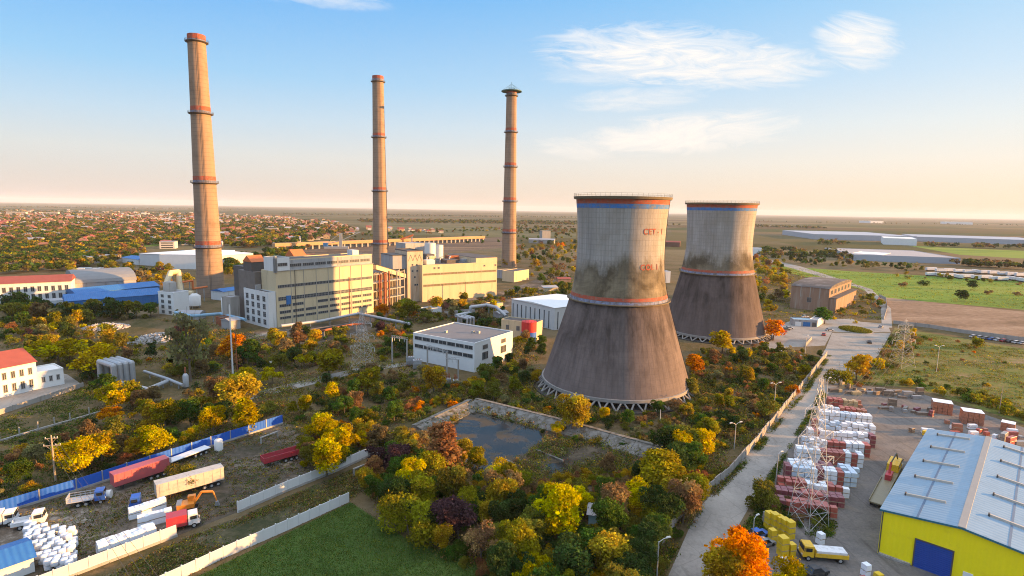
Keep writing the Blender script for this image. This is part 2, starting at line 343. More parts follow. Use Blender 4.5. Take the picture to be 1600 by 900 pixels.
# settling basin beside the near tower: still dark water inside concrete banks
m, t, b = newmat('basin water')
p = t.node('ShaderNodeNewGeometry').outputs['Position']
t.put(b.inputs['Base Color'], t.mix(t.rng(t.noise(p, 0.12, 5, 0.6, 0.8), 0.50, 0.60), (0.022, 0.022, 0.020), (0.075, 0.06, 0.04)))
t.put(b.inputs['Roughness'], t.rng(t.noise(p, 0.12, 5, 0.6, 0.8), 0.50, 0.60, 0.10, 0.8))
b.inputs['Specular IOR Level'].default_value = 0.22
sheet('basin_mud', [(622, 705), (655, 672), (735, 634), (1035, 716), (985, 768), (830, 805), (690, 758)], 0.05, groundmat('basin mud', [(0.25, (0.035, 0.03, 0.02)), (0.5, (0.075, 0.06, 0.04)), (0.8, (0.14, 0.11, 0.075))], 0.12, 1.0, bump=0.2))
for k, wp in enumerate(([(672, 692), (684, 680), (700, 668), (738, 646), (800, 660), (842, 674), (852, 688), (830, 698), (818, 714), (806, 722), (790, 738), (764, 744), (738, 732), (720, 720), (700, 712), (684, 704)], [(856, 726), (880, 722), (892, 734), (872, 744), (850, 740)], [(828, 762), (850, 756), (870, 766), (846, 776)])):
    sheet('basin_water', wp, 0.10, m)
M_bank = pm('bank concrete', (0.20, 0.19, 0.17), 0.9, 0.3, 0.35, (0.07, 0.058, 0.035), 0.48, bump=0.05)
def slab_run(name, label, pts, w, z0, z1, z2):
    """sloping concrete slabs along a line of photo points; outer edge high, inner edge low"""
    root = thing(name, label, 'embankment', G(*pts[0])); o0 = G(*pts[0])
    for a, bq in zip(pts[:-1], pts[1:]):
        A, B = G(*a) - o0, G(*bq) - o0; d = (B - A).normalized(); n = Vector((d.y, -d.x, 0))
        L = (B - A).length; k = max(1, int(L / 6.5))
        for i in range(k):
            P = A + d * (L * i / k + 0.06); Q = A + d * (L * (i + 1) / k - 0.06); s = random.uniform(-0.12, 0.12)
            mb = MB().hexa([P, Q, Q + n * w, P + n * w][::-1] if False else [P + n * w, Q + n * w, Q, P],
                           [P + n * w + Vector((0, 0, z0 + s)), Q + n * w + Vector((0, 0, z0 + s * 0.5)), Q + Vector((0, 0, z1 + s)), P + Vector((0, 0, z1 - s * 0.4))])
            mb.build('slab', M_bank, root)
        mb = MB().hexa([A, B, B - n * 1.6, A - n * 1.6][::-1], [A + Vector((0, 0, z2)), B + Vector((0, 0, z2)), B - n * 1.6 + Vector((0, 0, z2 - 0.2)), A - n * 1.6 + Vector((0, 0, z2 - 0.2))][::-1]); mb.build('kerb', M_bank, root)
slab_run('basin_embankment', 'long sloping concrete bank of the water basin below the near tower', [(742, 633), (880, 668), (1035, 712)], 4.5, 0.25, 1.9, 2.1)
slab_run('basin_embankment', 'short broken concrete bank at the far corner of the water basin', [(650, 674), (738, 632)], 4.5, 0.25, 1.5, 1.7)

for lab, a, b_ in (('pale broken concrete beam jutting out of the basin water, longest', (700, 716), (728, 697)), ('short concrete beam lying in the shallow right part of the basin', (790, 722), (812, 730)), ('low concrete kerb crossing the shallow end of the basin', (838, 706), (880, 722)), ('thin plank floating near the far corner of the basin', (690, 676), (700, 667))):
    A, rz, L = frame(a, b_); tag(MB().hexa([(0, -.3, 0), (L, -.25, 0), (L, .25, 0), (0, .3, 0)], [(0, -.3, .7), (L, -.25, .45), (L, .25, .45), (0, .3, .7)]).build('concrete_beam', M_bank, None, A, rz), lab, 'concrete beam')

# low air haze over the plain
hz = bpy.data.materials.new('haze'); hz.use_nodes = True; hz.node_tree.nodes.clear(); t = NT(hz.node_tree)
v = t.node('ShaderNodeVolumePrincipled'); v.inputs['Color'].default_value = (0.88, 0.94, 1.0, 1); v.inputs['Density'].default_value = 0.000036; v.inputs['Anisotropy'].default_value = 0.0
o = t.node('ShaderNodeOutputMaterial'); t.l.new(v.outputs[0], o.inputs[1])
hb = MB().box(-GB - 50, GB + 50, -3050, 30050, -1, 230).build('haze', hz); hb['kind'] = 'stuff'

# ---------------------------------------------------------------- cooling towers
def smooth_prof(kn, n):
    z = [k[0] for k in kn]; out = []
    for i in range(n + 1):
        zz = z[0] + (z[-1] - z[0]) * i / n
        k = max(j for j in range(len(z) - 1) if z[j] <= zz + 1e-6)
        p0, p1, p2, p3 = kn[max(k - 1, 0)], kn[k], kn[k + 1], kn[min(k + 2, len(kn) - 1)]
        u = (zz - p1[0]) / (p2[0] - p1[0])
        m1 = (p2[1] - p0[1]) / (p2[0] - p0[0]) * (p2[0] - p1[0]); m2 = (p3[1] - p1[1]) / (p3[0] - p1[0]) * (p2[0] - p1[0])
        out.append(((2*u**3-3*u*u+1)*p1[1] + (u**3-2*u*u+u)*m1 + (-2*u**3+3*u*u)*p2[1] + (u**3-u*u)*m2, zz))
    return out
def towermat(name, zr, zt, dark, ztop, seed):
    """board-marked concrete: fine ribs and lift lines, soot below the ragged line at zt"""
    m, t, b = newmat(name)
    oc = t.node('ShaderNodeTexCoord').outputs['Object']; sp = t.node('ShaderNodeSeparateXYZ'); t.put(sp.inputs[0], oc); x, y, z = sp.outputs
    ang = t.math('ARCTAN2', y, x)
    off = t.n.new('ShaderNodeMapping'); t.put(off.inputs[0], oc); off.inputs['Location'].default_value = (seed, seed * 2, 0); o2 = off.outputs[0]
    streak = t.noise(t.scale(o2, (1, 1, 0.05)), 0.5 + seed * 0.003, 6, 0.7)
    patch = t.noise(o2, 0.10, 6, 0.65, 0.5); fine = t.noise(o2, 1.1, 3, 0.6)
    conc = t.mix(t.rng(streak, 0.3, 0.7), (0.26, 0.243, 0.218), (0.41, 0.388, 0.35))
    conc = t.mix(t.rng(patch, 0.45, 0.75), conc, (0.27, 0.245, 0.20))
    low = t.mix(t.rng(t.noise(t.scale(o2, (1, 1, 0.03)), 0.28, 6, 0.7), 0.38, 0.62), tuple(c * 0.78 for c in dark), tuple(c * 1.75 for c in dark))
    low = t.mix(t.math('MULTIPLY', t.rng(z, zr * 0.75, 4.0), 0.55), low, tuple(c * 2.3 for c in dark))
    low = t.mix(t.math('MULTIPLY', t.rng(patch, 0.5, 0.72), 0.7), low, tuple(c * 2.4 for c in dark))
    mid = t.mix(t.rng(patch, 0.40, 0.62), (0.10, 0.08, 0.05), (0.27, 0.225, 0.15))
    rag = t.math('ADD', z, t.math('ADD', t.math('MULTIPLY', t.math('SUBTRACT', t.noise(t.scale(o2, (1, 1, 0.4)), 0.13, 7, 0.66), 0.5), 24.0), t.math('MULTIPLY', t.math('SUBTRACT', fine, 0.5), 3.0)))
    up = t.rng(rag, zt - 2.2, zt + 2.8)
    black = t.math('MULTIPLY', t.math('SUBTRACT', 1.0, up), t.rng(rag, zt - 7.5, zt - 1.5))
    c = t.mix(t.rng(z, zr - 0.2, zr + 0.2), low, mid)
    c = t.mix(t.math('MULTIPLY', black, t.rng(patch, 0.35, 0.6, 0.2, 0.62)), c, (0.075, 0.066, 0.054))
    c = t.mix(up, c, conc)
    ribs = t.math('LESS_THAN', t.math('FRACT', t.math('MULTIPLY', ang, 84 / (2 * math.pi))), 0.16)
    lift = t.math('LESS_THAN', t.math('FRACT', t.math('DIVIDE', z, 1.7)), 0.15)
    c = t.mix(t.math('MULTIPLY', t.math('MAXIMUM', ribs, lift), t.rng(fine, 0.3, 0.7, 0.05, 0.22)), c, (0.07, 0.06, 0.05))
    t.put(b.inputs['Base Color'], c); b.inputs['Roughness'].default_value = 0.95; b.inputs['Specular IOR Level'].default_value = 0.1
    bp = t.node('ShaderNodeBump'); t.put(bp.inputs['Height'], t.math('ADD', t.math('MULTIPLY', ribs, 1.0), t.math('MULTIPLY', fine, 0.6))); bp.inputs['Distance'].default_value = 0.12; bp.inputs['Strength'].default_value = 0.7
    t.put(b.inputs['Normal'], bp.outputs[0]); return m
P_red = pm('faded red band paint', (0.36, 0.075, 0.04), 0.8, 0.35, 0.5, (0.20, 0.15, 0.11), 0.42)
P_blue = pm('faded blue band paint', (0.05, 0.17, 0.42), 0.8, 0.35, 0.5, (0.20, 0.19, 0.17), 0.42)
P_pale = pm('faded pale band paint', (0.20, 0.23, 0.34), 0.8, 0.35, 0.5, (0.14, 0.12, 0.11), 0.48)
P_rim = pm('rim concrete', (0.16, 0.125, 0.075), 0.9, 0.3, 0.5)
P_rail = pm('rail steel', (0.12, 0.10, 0.085), 0.7, 0.2, 1.0, metal=0.4)
P_leg = pm('leg concrete', (0.27, 0.25, 0.225), 0.9, 0.25, 0.6)
P_in = pm('tower inside', (0.05, 0.047, 0.043), 0.95, 0.2, 0.3)
def lettering(parent, text, R, zbase, size, ang0, mat, worn=False):
    cu = bpy.data.curves.new('lettering', 'FONT'); cu.body = text; cu.size = size; cu.extrude = 0.0; cu.space_character = 1.12; cu.offset = 0.06
    tmp = bpy.data.objects.new('lettering', cu); COL.objects.link(tmp)
    dg = bpy.context.evaluated_depsgraph_get(); me = bpy.data.meshes.new_from_object(tmp.evaluated_get(dg)); bpy.data.objects.remove(tmp)
    for v in me.vertices:
        a = ang0 + v.co.x / R(zbase); zz = zbase + v.co.y; rr = R(zz) + 0.10; v.co = (rr * math.cos(a), rr * math.sin(a), zz)
    me.materials.clear(); me.materials.append(mat); o = bpy.data.objects.new('lettering', me); COL.objects.link(o); o.parent = parent; return o
def cooling_tower(name, label, cpx, knots_px, ytop, npair, zring, zt, dark, seed, texts):
    c = G(*cpx); root = thing(name, label, 'cooling tower', c); dist = math.hypot(c.y * math.cos(PITCH) + (HC - 30) * math.sin(PITCH), 0)
    kn = []
    for (py, hw) in knots_px:
        z = hgt(cpx[0], cpx[1], py) if py < cpx[1] else 0
        d = np.array([c.x, c.y, z]) - _C; wd = d @ _f; kn.append((z, hw / F * wd))
    kn.sort(); ztop = kn[-1][0]; zb = kn[0][0]
    pr = smooth_prof(kn, 60)
    R = lambda z: float(np.interp(z, [q[1] for q in pr], [q[0] for q in pr]))
    mb = MB().lathe(pr, 144, 0); mb.lathe([(r - 0.5, z) for r, z in reversed(pr)], 144, 1)
    mb.build('shell', [towermat(name + ' concrete ' + str(seed), zring, zt, dark, ztop, seed), P_in], root, smooth=True)
    MB().lathe([(R(zb) - 0.8, zb - 0.5), (R(zb) + 0.35, zb - 0.5), (R(zb) + 0.35, zb + 0.5), (R(zb) - 0.8, zb + 0.5)], 96, close=True).build('lintel_ring', P_leg, root)
    MB().lathe([(R(ztop) - 1.0, ztop), (R(ztop) + 0.75, ztop), (R(ztop) + 0.95, ztop + 0.8), (R(ztop) - 1.0, ztop + 0.8)], 96, close=True).build('rim', P_rim, root)
    rl = MB(); n = 60; rr = R(ztop) + 0.75
    for i in range(n):
        a, a2 = 2 * math.pi * i / n, 2 * math.pi * (i + 1) / n
        rl.tube((rr * math.cos(a), rr * math.sin(a), ztop + 0.8), (rr * math.cos(a), rr * math.sin(a), ztop + 1.8), 0.03, n=4)
        for h in (1.3, 1.8): rl.tube((rr * math.cos(a), rr * math.sin(a), ztop + h), (rr * math.cos(a2), rr * math.sin(a2), ztop + h), 0.03, n=4)
    rl.build('railing', P_rail, root)
    band = lambda nm, z0, z1, mt, e=0.05: MB().lathe([(R(z0 + (z1 - z0) * i / 4) + e, z0 + (z1 - z0) * i / 4) for i in range(5)], 144).build(nm, mt, root, smooth=True)
    band('red_band', ztop - 1.5, ztop - 0.1, P_red); band('blue_band', ztop - 2.9, ztop - 1.55, P_blue)
    band('red_band', zring + 0.8, zring + 1.9, P_red); band('blue_band', zring - 0.2, zring + 0.75, P_pale)
    MB().lathe([(R(zring) - 0.1, zring - 0.5), (R(zring) + 1.0, zring - 0.4), (R(zring) + 1.0, zring - 0.15), (R(zring) - 0.1, zring - 0.15)], 96, close=True).build('ring_walkway', P_rim, root)
    rl = MB(); rr = R(zring) + 0.95
    for i in range(n):
        a, a2 = 2 * math.pi * i / n, 2 * math.pi * (i + 1) / n
        rl.tube((rr * math.cos(a), rr * math.sin(a), zring - 0.15), (rr * math.cos(a), rr * math.sin(a), zring + 0.9), 0.03, n=4)
        rl.tube((rr * math.cos(a), rr * math.sin(a), zring + 0.9), (rr * math.cos(a2), rr * math.sin(a2), zring + 0.9), 0.03, n=4)
    rl.build('ring_railing', P_rail, root)
    # ladder up the sunny side, then the splayed legs
    la = MB(); a0 = math.radians(-8)
    for s in (-0.3, 0.3):
        pts = [((r + 0.25) * math.cos(a0) - s * math.sin(a0), (r + 0.25) * math.sin(a0) + s * math.cos(a0), z) for r, z in pr[::4]]; la.path(pts, 0.05, 4)
    for r, z in pr[::2]: la.tube(((r + .25) * math.cos(a0) + .3 * math.sin(a0), (r + .25) * math.sin(a0) - .3 * math.cos(a0), z), ((r + .25) * math.cos(a0) - .3 * math.sin(a0), (r + .25) * math.sin(a0) + .3 * math.cos(a0), z), 0.04, n=4)
    la.build('ladder', P_rail, root)
    step = 2 * math.pi / npair; rb = R(zb) + 2.2; r1 = R(zb) - 0.2
    leg = None
    for sgn in (-1, 1):
        me = MB().tube((rb, 0, 0), (r1 * math.cos(sgn * step * 0.42), r1 * math.sin(sgn * step * 0.42), zb - 0.3), 0.30, 0.30, 6).mesh('leg', P_leg)
        for i in range(npair):
            o = bpy.data.objects.new('leg', me); COL.objects.link(o); o.parent = root; o.rotation_euler = (0, 0, i * step)
    MB().lathe([(rb + 1.2, 0), (rb + 1.2, 0.35), (rb + 0.8, 0.35), (rb + 0.8, 0.0)], 96, close=True).build('basin_wall', P_in, root)
    MB().lathe([(0.01, 0.25), (rb + 0.8, 0.25)], 96).build('basin_floor', P_in, root)
    MB().lathe([(0.01, zb + 1.2), (R(zb + 1.2) - 0.6, zb + 1.2)], 96).build('fill_deck', P_in, root)
    for (txt, py, size, px) in texts:
        # the letters stand at photo column px: find the angle on the shell that shows there
        z = hgt(cpx[0], cpx[1], py); best = min((abs(proj((c.x + R(z) * math.cos(a), c.y + R(z) * math.sin(a), z))[0] - px), a) for a in np.linspace(-math.pi, 0, 720))[1]
        lettering(root, txt, R, z, size, best, P_red)
    return root
cooling_tower('cooling_tower', 'near larger cooling tower, pale concrete above, soot-dark below, red letters on its sunny edge', (960, 602),
              [(312, 71.5), (345, 68.5), (394, 66.8), (430, 69), (462, 74.5), (527, 93), (580, 109), (590, 112.2)], 312, 40, hgt(960, 602, 464), hgt(960, 602, 411), (0.082, 0.066, 0.060), 0.0,
              [('CET - 1', 363, 2.5, 1005), ('COL 1', 415, 2.5, 1000)])
cooling_tower('cooling_tower', 'farther cooling tower partly hidden behind the near one, dark lower half', (1114, 519),
              [(320, 52), (345, 50), (380, 48.6), (400, 50), (424, 54), (470, 65), (505, 73.5), (513, 75.5)], 320, 36, hgt(1114, 519, 424), hgt(1114, 519, 401), (0.066, 0.052, 0.047), 40.0, [])

# ---------------------------------------------------------------- chimneys
def chimneymat():
    m, t, b = newmat('chimney concrete')
    oc = t.node('ShaderNodeTexCoord').outputs['Object']; sp = t.node('ShaderNodeSeparateXYZ'); t.put(sp.inputs[0], oc)
    st = t.noise(t.scale(oc, (1, 1, 0.03)), 0.35, 5, 0.6); pa = t.noise(oc, 0.12, 5, 0.6)
    c = t.mix(st, (0.24, 0.165, 0.115), (0.35, 0.25, 0.175)); c = t.mix(t.rng(pa, 0.5, 0.8), c, (0.19, 0.125, 0.08))
    lift = t.math('LESS_THAN', t.math('FRACT', t.math('DIVIDE', sp.outputs[2], 2.5)), 0.12)
    c = t.mix(t.math('MULTIPLY', lift, 0.35), c, (0.12, 0.09, 0.07))
    t.put(b.inputs['Base Color'], c); b.inputs['Roughness'].default_value = 0.95; b.inputs['Specular IOR Level'].default_value = 0.1; return m
M_chim = chimneymat()
P_cap = pm('chimney cap', (0.10, 0.06, 0.05), 0.9, 0.3, 0.3)
def chimney(label, base, top_y, r0px, r1px, bands, cone=False):
    c = G(*base); h = hgt(*base, top_y); root = thing('chimney', label, 'chimney', c)
    d0 = (np.array([c.x, c.y, 0]) - _C) @ _f; d1 = (np.array([c.x, c.y, h]) - _C) @ _f
    r0, r1 = r0px / F * d0, r1px / F * d1; R = lambda z: r1 + (r0 - r1) * (1 - z / h) ** 1.25
    pr = [(R(h * i / 40), h * i / 40) for i in range(41)]
    mb = MB().lathe(pr, 64, 0); mb.lathe([(r1 - 0.9, h), (r1 - 0.9, h - 12)], 64, 1); mb.lathe([(r1, h), (r1 - 0.9, h)], 64, 0); mb.build('shaft', [M_chim, P_cap], root, smooth=True)
    def ring(nm, z0, z1, mt, e=0.08): MB().lathe([(R(z0) + e, z0), (R(z1) + e, z1)], 64).build(nm, mt, root, smooth=True)
    def gallery(z, wdt=1.5):
        g = MB().lathe([(R(z) - 0.1, z - 0.9), (R(z) + wdt, z - 0.15), (R(z) + wdt, z + 0.1), (R(z) - 0.1, z + 0.1)], 48, close=True)
        rr = R(z) + wdt - 0.06
        for i in range(40):
            a, a2 = 2 * math.pi * i / 40, 2 * math.pi * (i + 1) / 40
            g.tube((rr * math.cos(a), rr * math.sin(a), z + .1), (rr * math.cos(a), rr * math.sin(a), z + 1.3), 0.05, n=4)
            for k in (0.7, 1.3): g.tube((rr * math.cos(a), rr * math.sin(a), z + k), (rr * math.cos(a2), rr * math.sin(a2), z + k), 0.05, n=4)
        g.build('gallery', P_rail, root)
    for k, by in enumerate(bands):
        z = hgt(*base, by)
        if k == 0:
            ring('red_band', h - 3.0, h - 0.05, P_red); ring('blue_band', h - 4.6, h - 3.05, P_pale); gallery(z)
        else:
            ring('red_band', z + 1.7, z + 4.2, P_red); ring('blue_band', z + 0.1, z + 1.6, P_pale); gallery(z)
    la = MB(); a0 = math.radians(-60)
    for s in (-0.35, 0.35): la.path([((R(z) + 0.3) * math.cos(a0) - s * math.sin(a0), (R(z) + 0.3) * math.sin(a0) + s * math.cos(a0), z) for z in np.linspace(0, h, 20)], 0.08, 4)
    la.build('ladder', P_rail, root)
    if cone:
        g = MB(); rr = r1 + 5.2; z = h - 2.0
        g.lathe([(r1 + 0.1, z), (rr, z + 0.5), (rr, z + 1.2), (r1 + 0.1, z + 0.8)], 48, close=True)
        for i in range(12):
            a = 2 * math.pi * i / 12; g.tube((rr * math.cos(a), rr * math.sin(a), z + 1), (1.2 * math.cos(a), 1.2 * math.sin(a), h + 5.5), 0.08, n=4)
        g.lathe([(3.5, h + 2.0), (3.3, h + 2.3)], 24); g.tube((0, 0, h + 3), (0, 0, h + 8), 0.2, n=5)
        g.build('lattice_cap', pm('green cap steel', (0.045, 0.12, 0.12), 0.6, 0.25, 0.5), root)
    return root
chimney('tallest concrete chimney with red and blue bands beside the blue sheds', (330, 462), 55, 19.5, 12.8, [66, 178, 286, 386])
chimney('plain concrete chimney with red bands rising behind the two cream boiler houses', (595, 414), 119, 12.2, 8.6, [128, 215, 299, 381])
chimney('concrete chimney topped by a green lattice cone, standing past the boiler houses', (795, 417), 141, 11.6, 8.0, [150, 207, 261, 315, 364], True)

# ---------------------------------------------------------------- buildings
P_cream = pm('cream render', (0.55, 0.45, 0.285), 0.9, 0.16, 0.25, (0.30, 0.24, 0.17), 0.30, streak=True)
P_white = pm('white render', (0.62, 0.62, 0.60), 0.9, 0.14, 0.3, (0.36, 0.33, 0.28), 0.28, streak=True)
P_white2 = pm('clean white wall', (0.70, 0.70, 0.68), 0.85, 0.08, 0.3)
P_grey = pm('grey render', (0.33, 0.33, 0.33), 0.9, 0.2, 0.3, (0.18, 0.16, 0.14), 0.35, streak=True)
P_dark = pm('dark works steel', (0.10, 0.09, 0.082), 0.8, 0.3, 0.4, (0.16, 0.08, 0.05), 0.35)
P_roof = pm('bitumen roof', (0.085, 0.078, 0.075), 0.9, 0.3, 0.2, (0.16, 0.14, 0.12), 0.35)
P_rust = pm('rusty steel', (0.30, 0.10, 0.045), 0.85, 0.3, 0.5, (0.14, 0.055, 0.03), 0.4)
P_orange = pm('orange sheet roof', (0.55, 0.15, 0.045), 0.7, 0.2, 0.5)
P_redroof = pm('red tile roof', (0.27, 0.07, 0.05), 0.85, 0.2, 0.5)
P_tile = pm('orange tile roof', (0.25, 0.11, 0.07), 0.9, 0.2, 0.4)
P_brown = pm('brown tile roof', (0.17, 0.085, 0.06), 0.9, 0.2, 0.4)
P_greyroof = pm('grey sheet roof', (0.30, 0.30, 0.31), 0.7, 0.15, 0.3)
P_bluesheet = ribmat('blue sheet', (0.03, 0.14, 0.36), 0, 0.9, 0.55, 0.2, (0.06, 0.20, 0.40))
P_blue = pm('blue fence paint', (0.03, 0.12, 0.48), 0.55, 0.15, 0.5)
P_pipe = pm('pipe jacket', (0.38, 0.39, 0.40), 0.45, 0.15, 0.8, (0.22, 0.17, 0.13), 0.25, metal=0.3)
P_steel = pm('galvanised steel', (0.36, 0.36, 0.35), 0.55, 0.15, 0.8, metal=0.4)
P_glass = pm('dirty window glass', (0.035, 0.045, 0.055), 0.22, 0.6, 1.3, (0.20, 0.19, 0.17), 0.36, spec=0.6)
P_frame = pm('window frame', (0.30, 0.29, 0.27), 0.7, 0.1, 1.0)
P_brick = pm('weathered brick', (0.27, 0.175, 0.12), 0.95, 0.25, 0.3, (0.34, 0.29, 0.24), 0.38, streak=True)
P_conc = pm('raw concrete', (0.33, 0.31, 0.28), 0.9, 0.22, 0.4, (0.20, 0.18, 0.15), 0.35, streak=True)
P_tank = pm('white tank paint', (0.66, 0.65, 0.62), 0.6, 0.12, 0.3, (0.36, 0.26, 0.18), 0.2, streak=True)

def blk(root, name, x0, x1, y0, y1, z0, z1, mat):
    return MB().box(x0, x1, y0, y1, z0, z1).build(name, mat, root)
def roofed(root, x0, x1, y0, y1, z, mat=None, par=0.7, wall=None):
    """flat roof sheet inside a low parapet"""
    mb = MB()
    for q in ((x0, x1, y0, y0 + .3), (x0, x1, y1 - .3, y1), (x0, x0 + .3, y0 + .3, y1 - .3), (x1 - .3, x1, y0 + .3, y1 - .3)): mb.box(*q, z, z + par)
    if par > 0 and wall: mb.build('parapet', wall, root)
    return MB().box(x0 + .3, x1 - .3, y0 + .3, y1 - .3, z, z + 0.12).build('roof', mat or P_roof, root)
def win(root, x0, x1, z0, z1, y=0.0, n=4, rows=1, side='front', fm=None, gm=None):
    """one window: dark panes set in a proud frame. side front: wall facing -y at y; left/right: wall facing -x/+x at y"""
    mb = MB(); P = (lambda a, b, c, d, e, f_, m: mb.box(a, b, y - d, y - c, e, f_, m)) if side == 'front' else \
        (lambda a, b, c, d, e, f_, m: mb.box(y - d, y - c, a, b, e, f_, m)) if side == 'left' else (lambda a, b, c, d, e, f_, m: mb.box(y + c, y + d, a, b, e, f_, m))
    P(x0, x1, -0.05, 0.05, z0, z1, 1); t = 0.12
    P(x0 - t, x1 + t, -0.02, 0.14, z0 - t, z0, 0); P(x0 - t, x1 + t, -0.02, 0.12, z1, z1 + t, 0)
    for i in range(n + 1):
        xx = x0 + (x1 - x0) * i / n; P(xx - 0.06, xx + 0.06, -0.02, 0.09, z0, z1, 0)
    for j in range(1, rows):
        zz = z0 + (z1 - z0) * j / rows; P(x0, x1, -0.02, 0.08, zz - 0.05, zz + 0.05, 0)
    return mb.build('window', [fm or P_frame, gm or P_glass], root)

# main cream boiler house
A, rz, L = frame((434, 512), (584, 488)); Hm = hgt(434, 512, 408)
rt = thing('boiler_house', 'big cream industrial block with rows of strip windows, half of it in shade', 'boiler house', A, rz)
D = 14.0; zat = Hm - 5.2
blk(rt, 'wall', 0, L, 0, D, 0, zat, P_cream)
blk(rt, 'attic_wall', 7.5, L, 0.9, D, zat, Hm, P_grey); roofed(rt, 7.5, L, 0.9, D, Hm, None, 0.5, P_cream)
blk(rt, 'stair_tower', 0.0, 7.5, -0.15, D - 3, zat, Hm + 1.2, P_white); roofed(rt, 0, 7.5, -0.15, D - 3, Hm + 1.2, None, 0.4, P_white)
win(rt, 1.2, 6.2, Hm - 2.6, Hm - 1.2, -0.15, 4)
MB().box(-0.15, L + 0.15, -0.35, 0.9, zat, zat + 0.35).build('cornice', P_conc, rt)
for k in range(7):
    x0 = 8.2 + k * (L - 9) / 7; win(rt, x0, x0 + (L - 9) / 7 - 0.8, Hm - 3.4, Hm - 2.0, 0.9, 6)
nb = 8; bw = (L - 1.6) / nb
for i, (z0, z1) in enumerate([(zat - 8.2, zat - 6.9), (zat - 14.6, zat - 12.9), (zat - 17.9, zat - 16.6), (zat - 21.2, zat - 19.9), (zat - 24.0, zat - 22.9)]):
    for k in range(nb):
        if i == 2 and k in (2,): continue
        x0 = 0.8 + k * bw
        win(rt, x0 + (0.15 if i < 2 else 0.6), x0 + bw - (0.15 if i < 2 else 0.6), z0, z1, 0.0, 8 if i < 2 else 5, 1 if i != 1 else 2, gm=None)
for k in range(1, nb): blk(rt, 'pilaster', 0.8 + k * bw - 0.09, 0.8 + k * bw + 0.09, -0.17, 0, 0.4, zat, P_conc)
blk(rt, 'downpipe', L * 0.17, L * 0.17 + 0.22, -0.4, -0.18, 1, zat, P_dark); blk(rt, 'downpipe', L * 0.72, L * 0.72 + 0.22, -0.4, -0.18, 1, zat - 6, P_rust)
MB().box(5.0, 7.4, -0.3, -0.02, 11.0, 15.5).build('shutter', P_bluesheet, rt)
blk(rt, 'rear_hall', 2, L - 1, D, D + 34, 0, Hm - 6, P_dark); MB().box(2, L - 1, D, D + 34, Hm - 6, Hm - 5.7).build('roof', P_roof, rt)
win(rt, 2, 11, 14.5, 16.2, 0.0, 5, 1, 'left')
def monitor(x, y, w, d, z, h, m1, m2):
    blk(rt, 'roof_house', x, x + w, y, y + d, z, z + h * 0.6, m2); MB().gable(x - .3, x + w + .3, y - .3, y + d + .3, z + h * 0.6, z + h, 'x').build('roof', m1, rt)
monitor(-2.6, 18, 7, 9, Hm - 6.5, 8.0, P_orange, P_dark); monitor(22, 20, 7, 9, Hm - 5.7, 9.0, P_orange, P_rust); monitor(30, 22, 7, 6, Hm - 5.7, 6, P_brown, P_grey)
blk(rt, 'rear_tower', -3, 2, 15, 32, 0, Hm - 6.5, pm('brown works steel', (0.17, 0.145, 0.125), 0.85, 0.25, 0.4, (0.22, 0.12, 0.07), 0.3))
for x, y, h_ in ((12, 18, 6.5), (15, 26, 7), (40, 8, 2.4), (44, 20, 6.0), (36, 18, 6.5)): MB().lathe([(0.9, Hm - 5.7 if y > 14 else Hm), (0.9, Hm - 5.7 + h_ if y > 14 else Hm + h_), (0.01, Hm - 5.3 + h_ if y > 14 else Hm + h_ + .3)], 14).build('roof_vent', P_steel, rt)
MB().box(47, 51, 3, 8, Hm + .12, Hm + 3.0).build('lift_house', P_white, rt)

# west wing with tall windows
MA, MR = A.copy(), rz
um = Vector((math.cos(MR), math.sin(MR), 0)); vm = Vector((-math.sin(MR), math.cos(MR), 0))
A = MA - um * 4 + vm * 25; rz = MR - math.pi / 2; L = 24.5
_q = MA - um * 4 + vm * 0.5; _p = proj(_q); h1 = hgt(_p[0], _p[1], 459)
rt = thing('office_wing', 'white shaded office wing with tall dark windows at the end of the cream block', 'office building', A, rz)
blk(rt, 'wall', 0, L, 0, 3.9, 0, h1, P_white); roofed(rt, 0, L, 0, 3.9, h1, None, 0.6, P_white)
for j in range(4):
    for k in range(4):
        x0 = 2.2 + k * (L - 2) / 4; z0 = 1.6 + j * (h1 - 2) / 4; win(rt, x0, x0 + 2.6, z0, z0 + (h1 - 2) / 4 - 1.4, 0, 2, 3)
blk(rt, 'roof_house', 3, 11, 1, 3.6, h1, h1 + 3.0, P_grey)
# second boiler house and its tower
A, rz, L = frame((660, 472), (776, 462)); h2 = hgt(776, 462, 408)
rt = thing('turbine_hall', 'long sunlit cream hall with two thin window bands and a cluttered dark roof', 'industrial hall', A, rz)
zr = h2 - 1.0
blk(rt, 'wall', 0, L, 0, 40, 0, zr, P_cream); roofed(rt, 0, L * 0.7, 0, 40, zr, None, 0.6, P_cream)
blk(rt, 'raised_end', L * 0.7, L, -0.1, 40, zr, zr + 3.6, P_cream); MB().box(L * 0.7, L, 0, 40, zr + 3.6, zr + 3.85).build('roof', P_roof, rt)
for k in range(9):
    for z0, z1, n in ((zr - 6.2, zr - 5.0, 6), (zr - 13.5, zr - 12.2, 6)):
        x0 = 0.6 + k * (L - 1) / 9; win(rt, x0 + 0.1, x0 + (L - 1) / 9 - 0.1, z0, z1, 0, n, gm=pm('amber dusty glass', (0.16, 0.12, 0.06), 0.5, 0.5, 0.6))
for x in (8, 11, 46, 55): win(rt, x, x + 1.4, zr - 2.2, zr - 1.2, 0, 2)
for x, y, w_, d_, hh, mt in ((6, 6, 6, 5, 3, P_white), (13, 16, 5, 5, 4.5, P_cream), (22, 8, 9, 10, 2.4, P_dark), (30, 20, 8, 6, 4, P_rust), (16, 26, 6, 8, 5, P_dark), (37, 12, 5, 5, 2, P_grey), (3, 22, 7, 7, 5, P_conc)):
    blk(rt, 'roof_plant', x, x + w_, y, y + d_, zr + 0.12, zr + hh, mt)
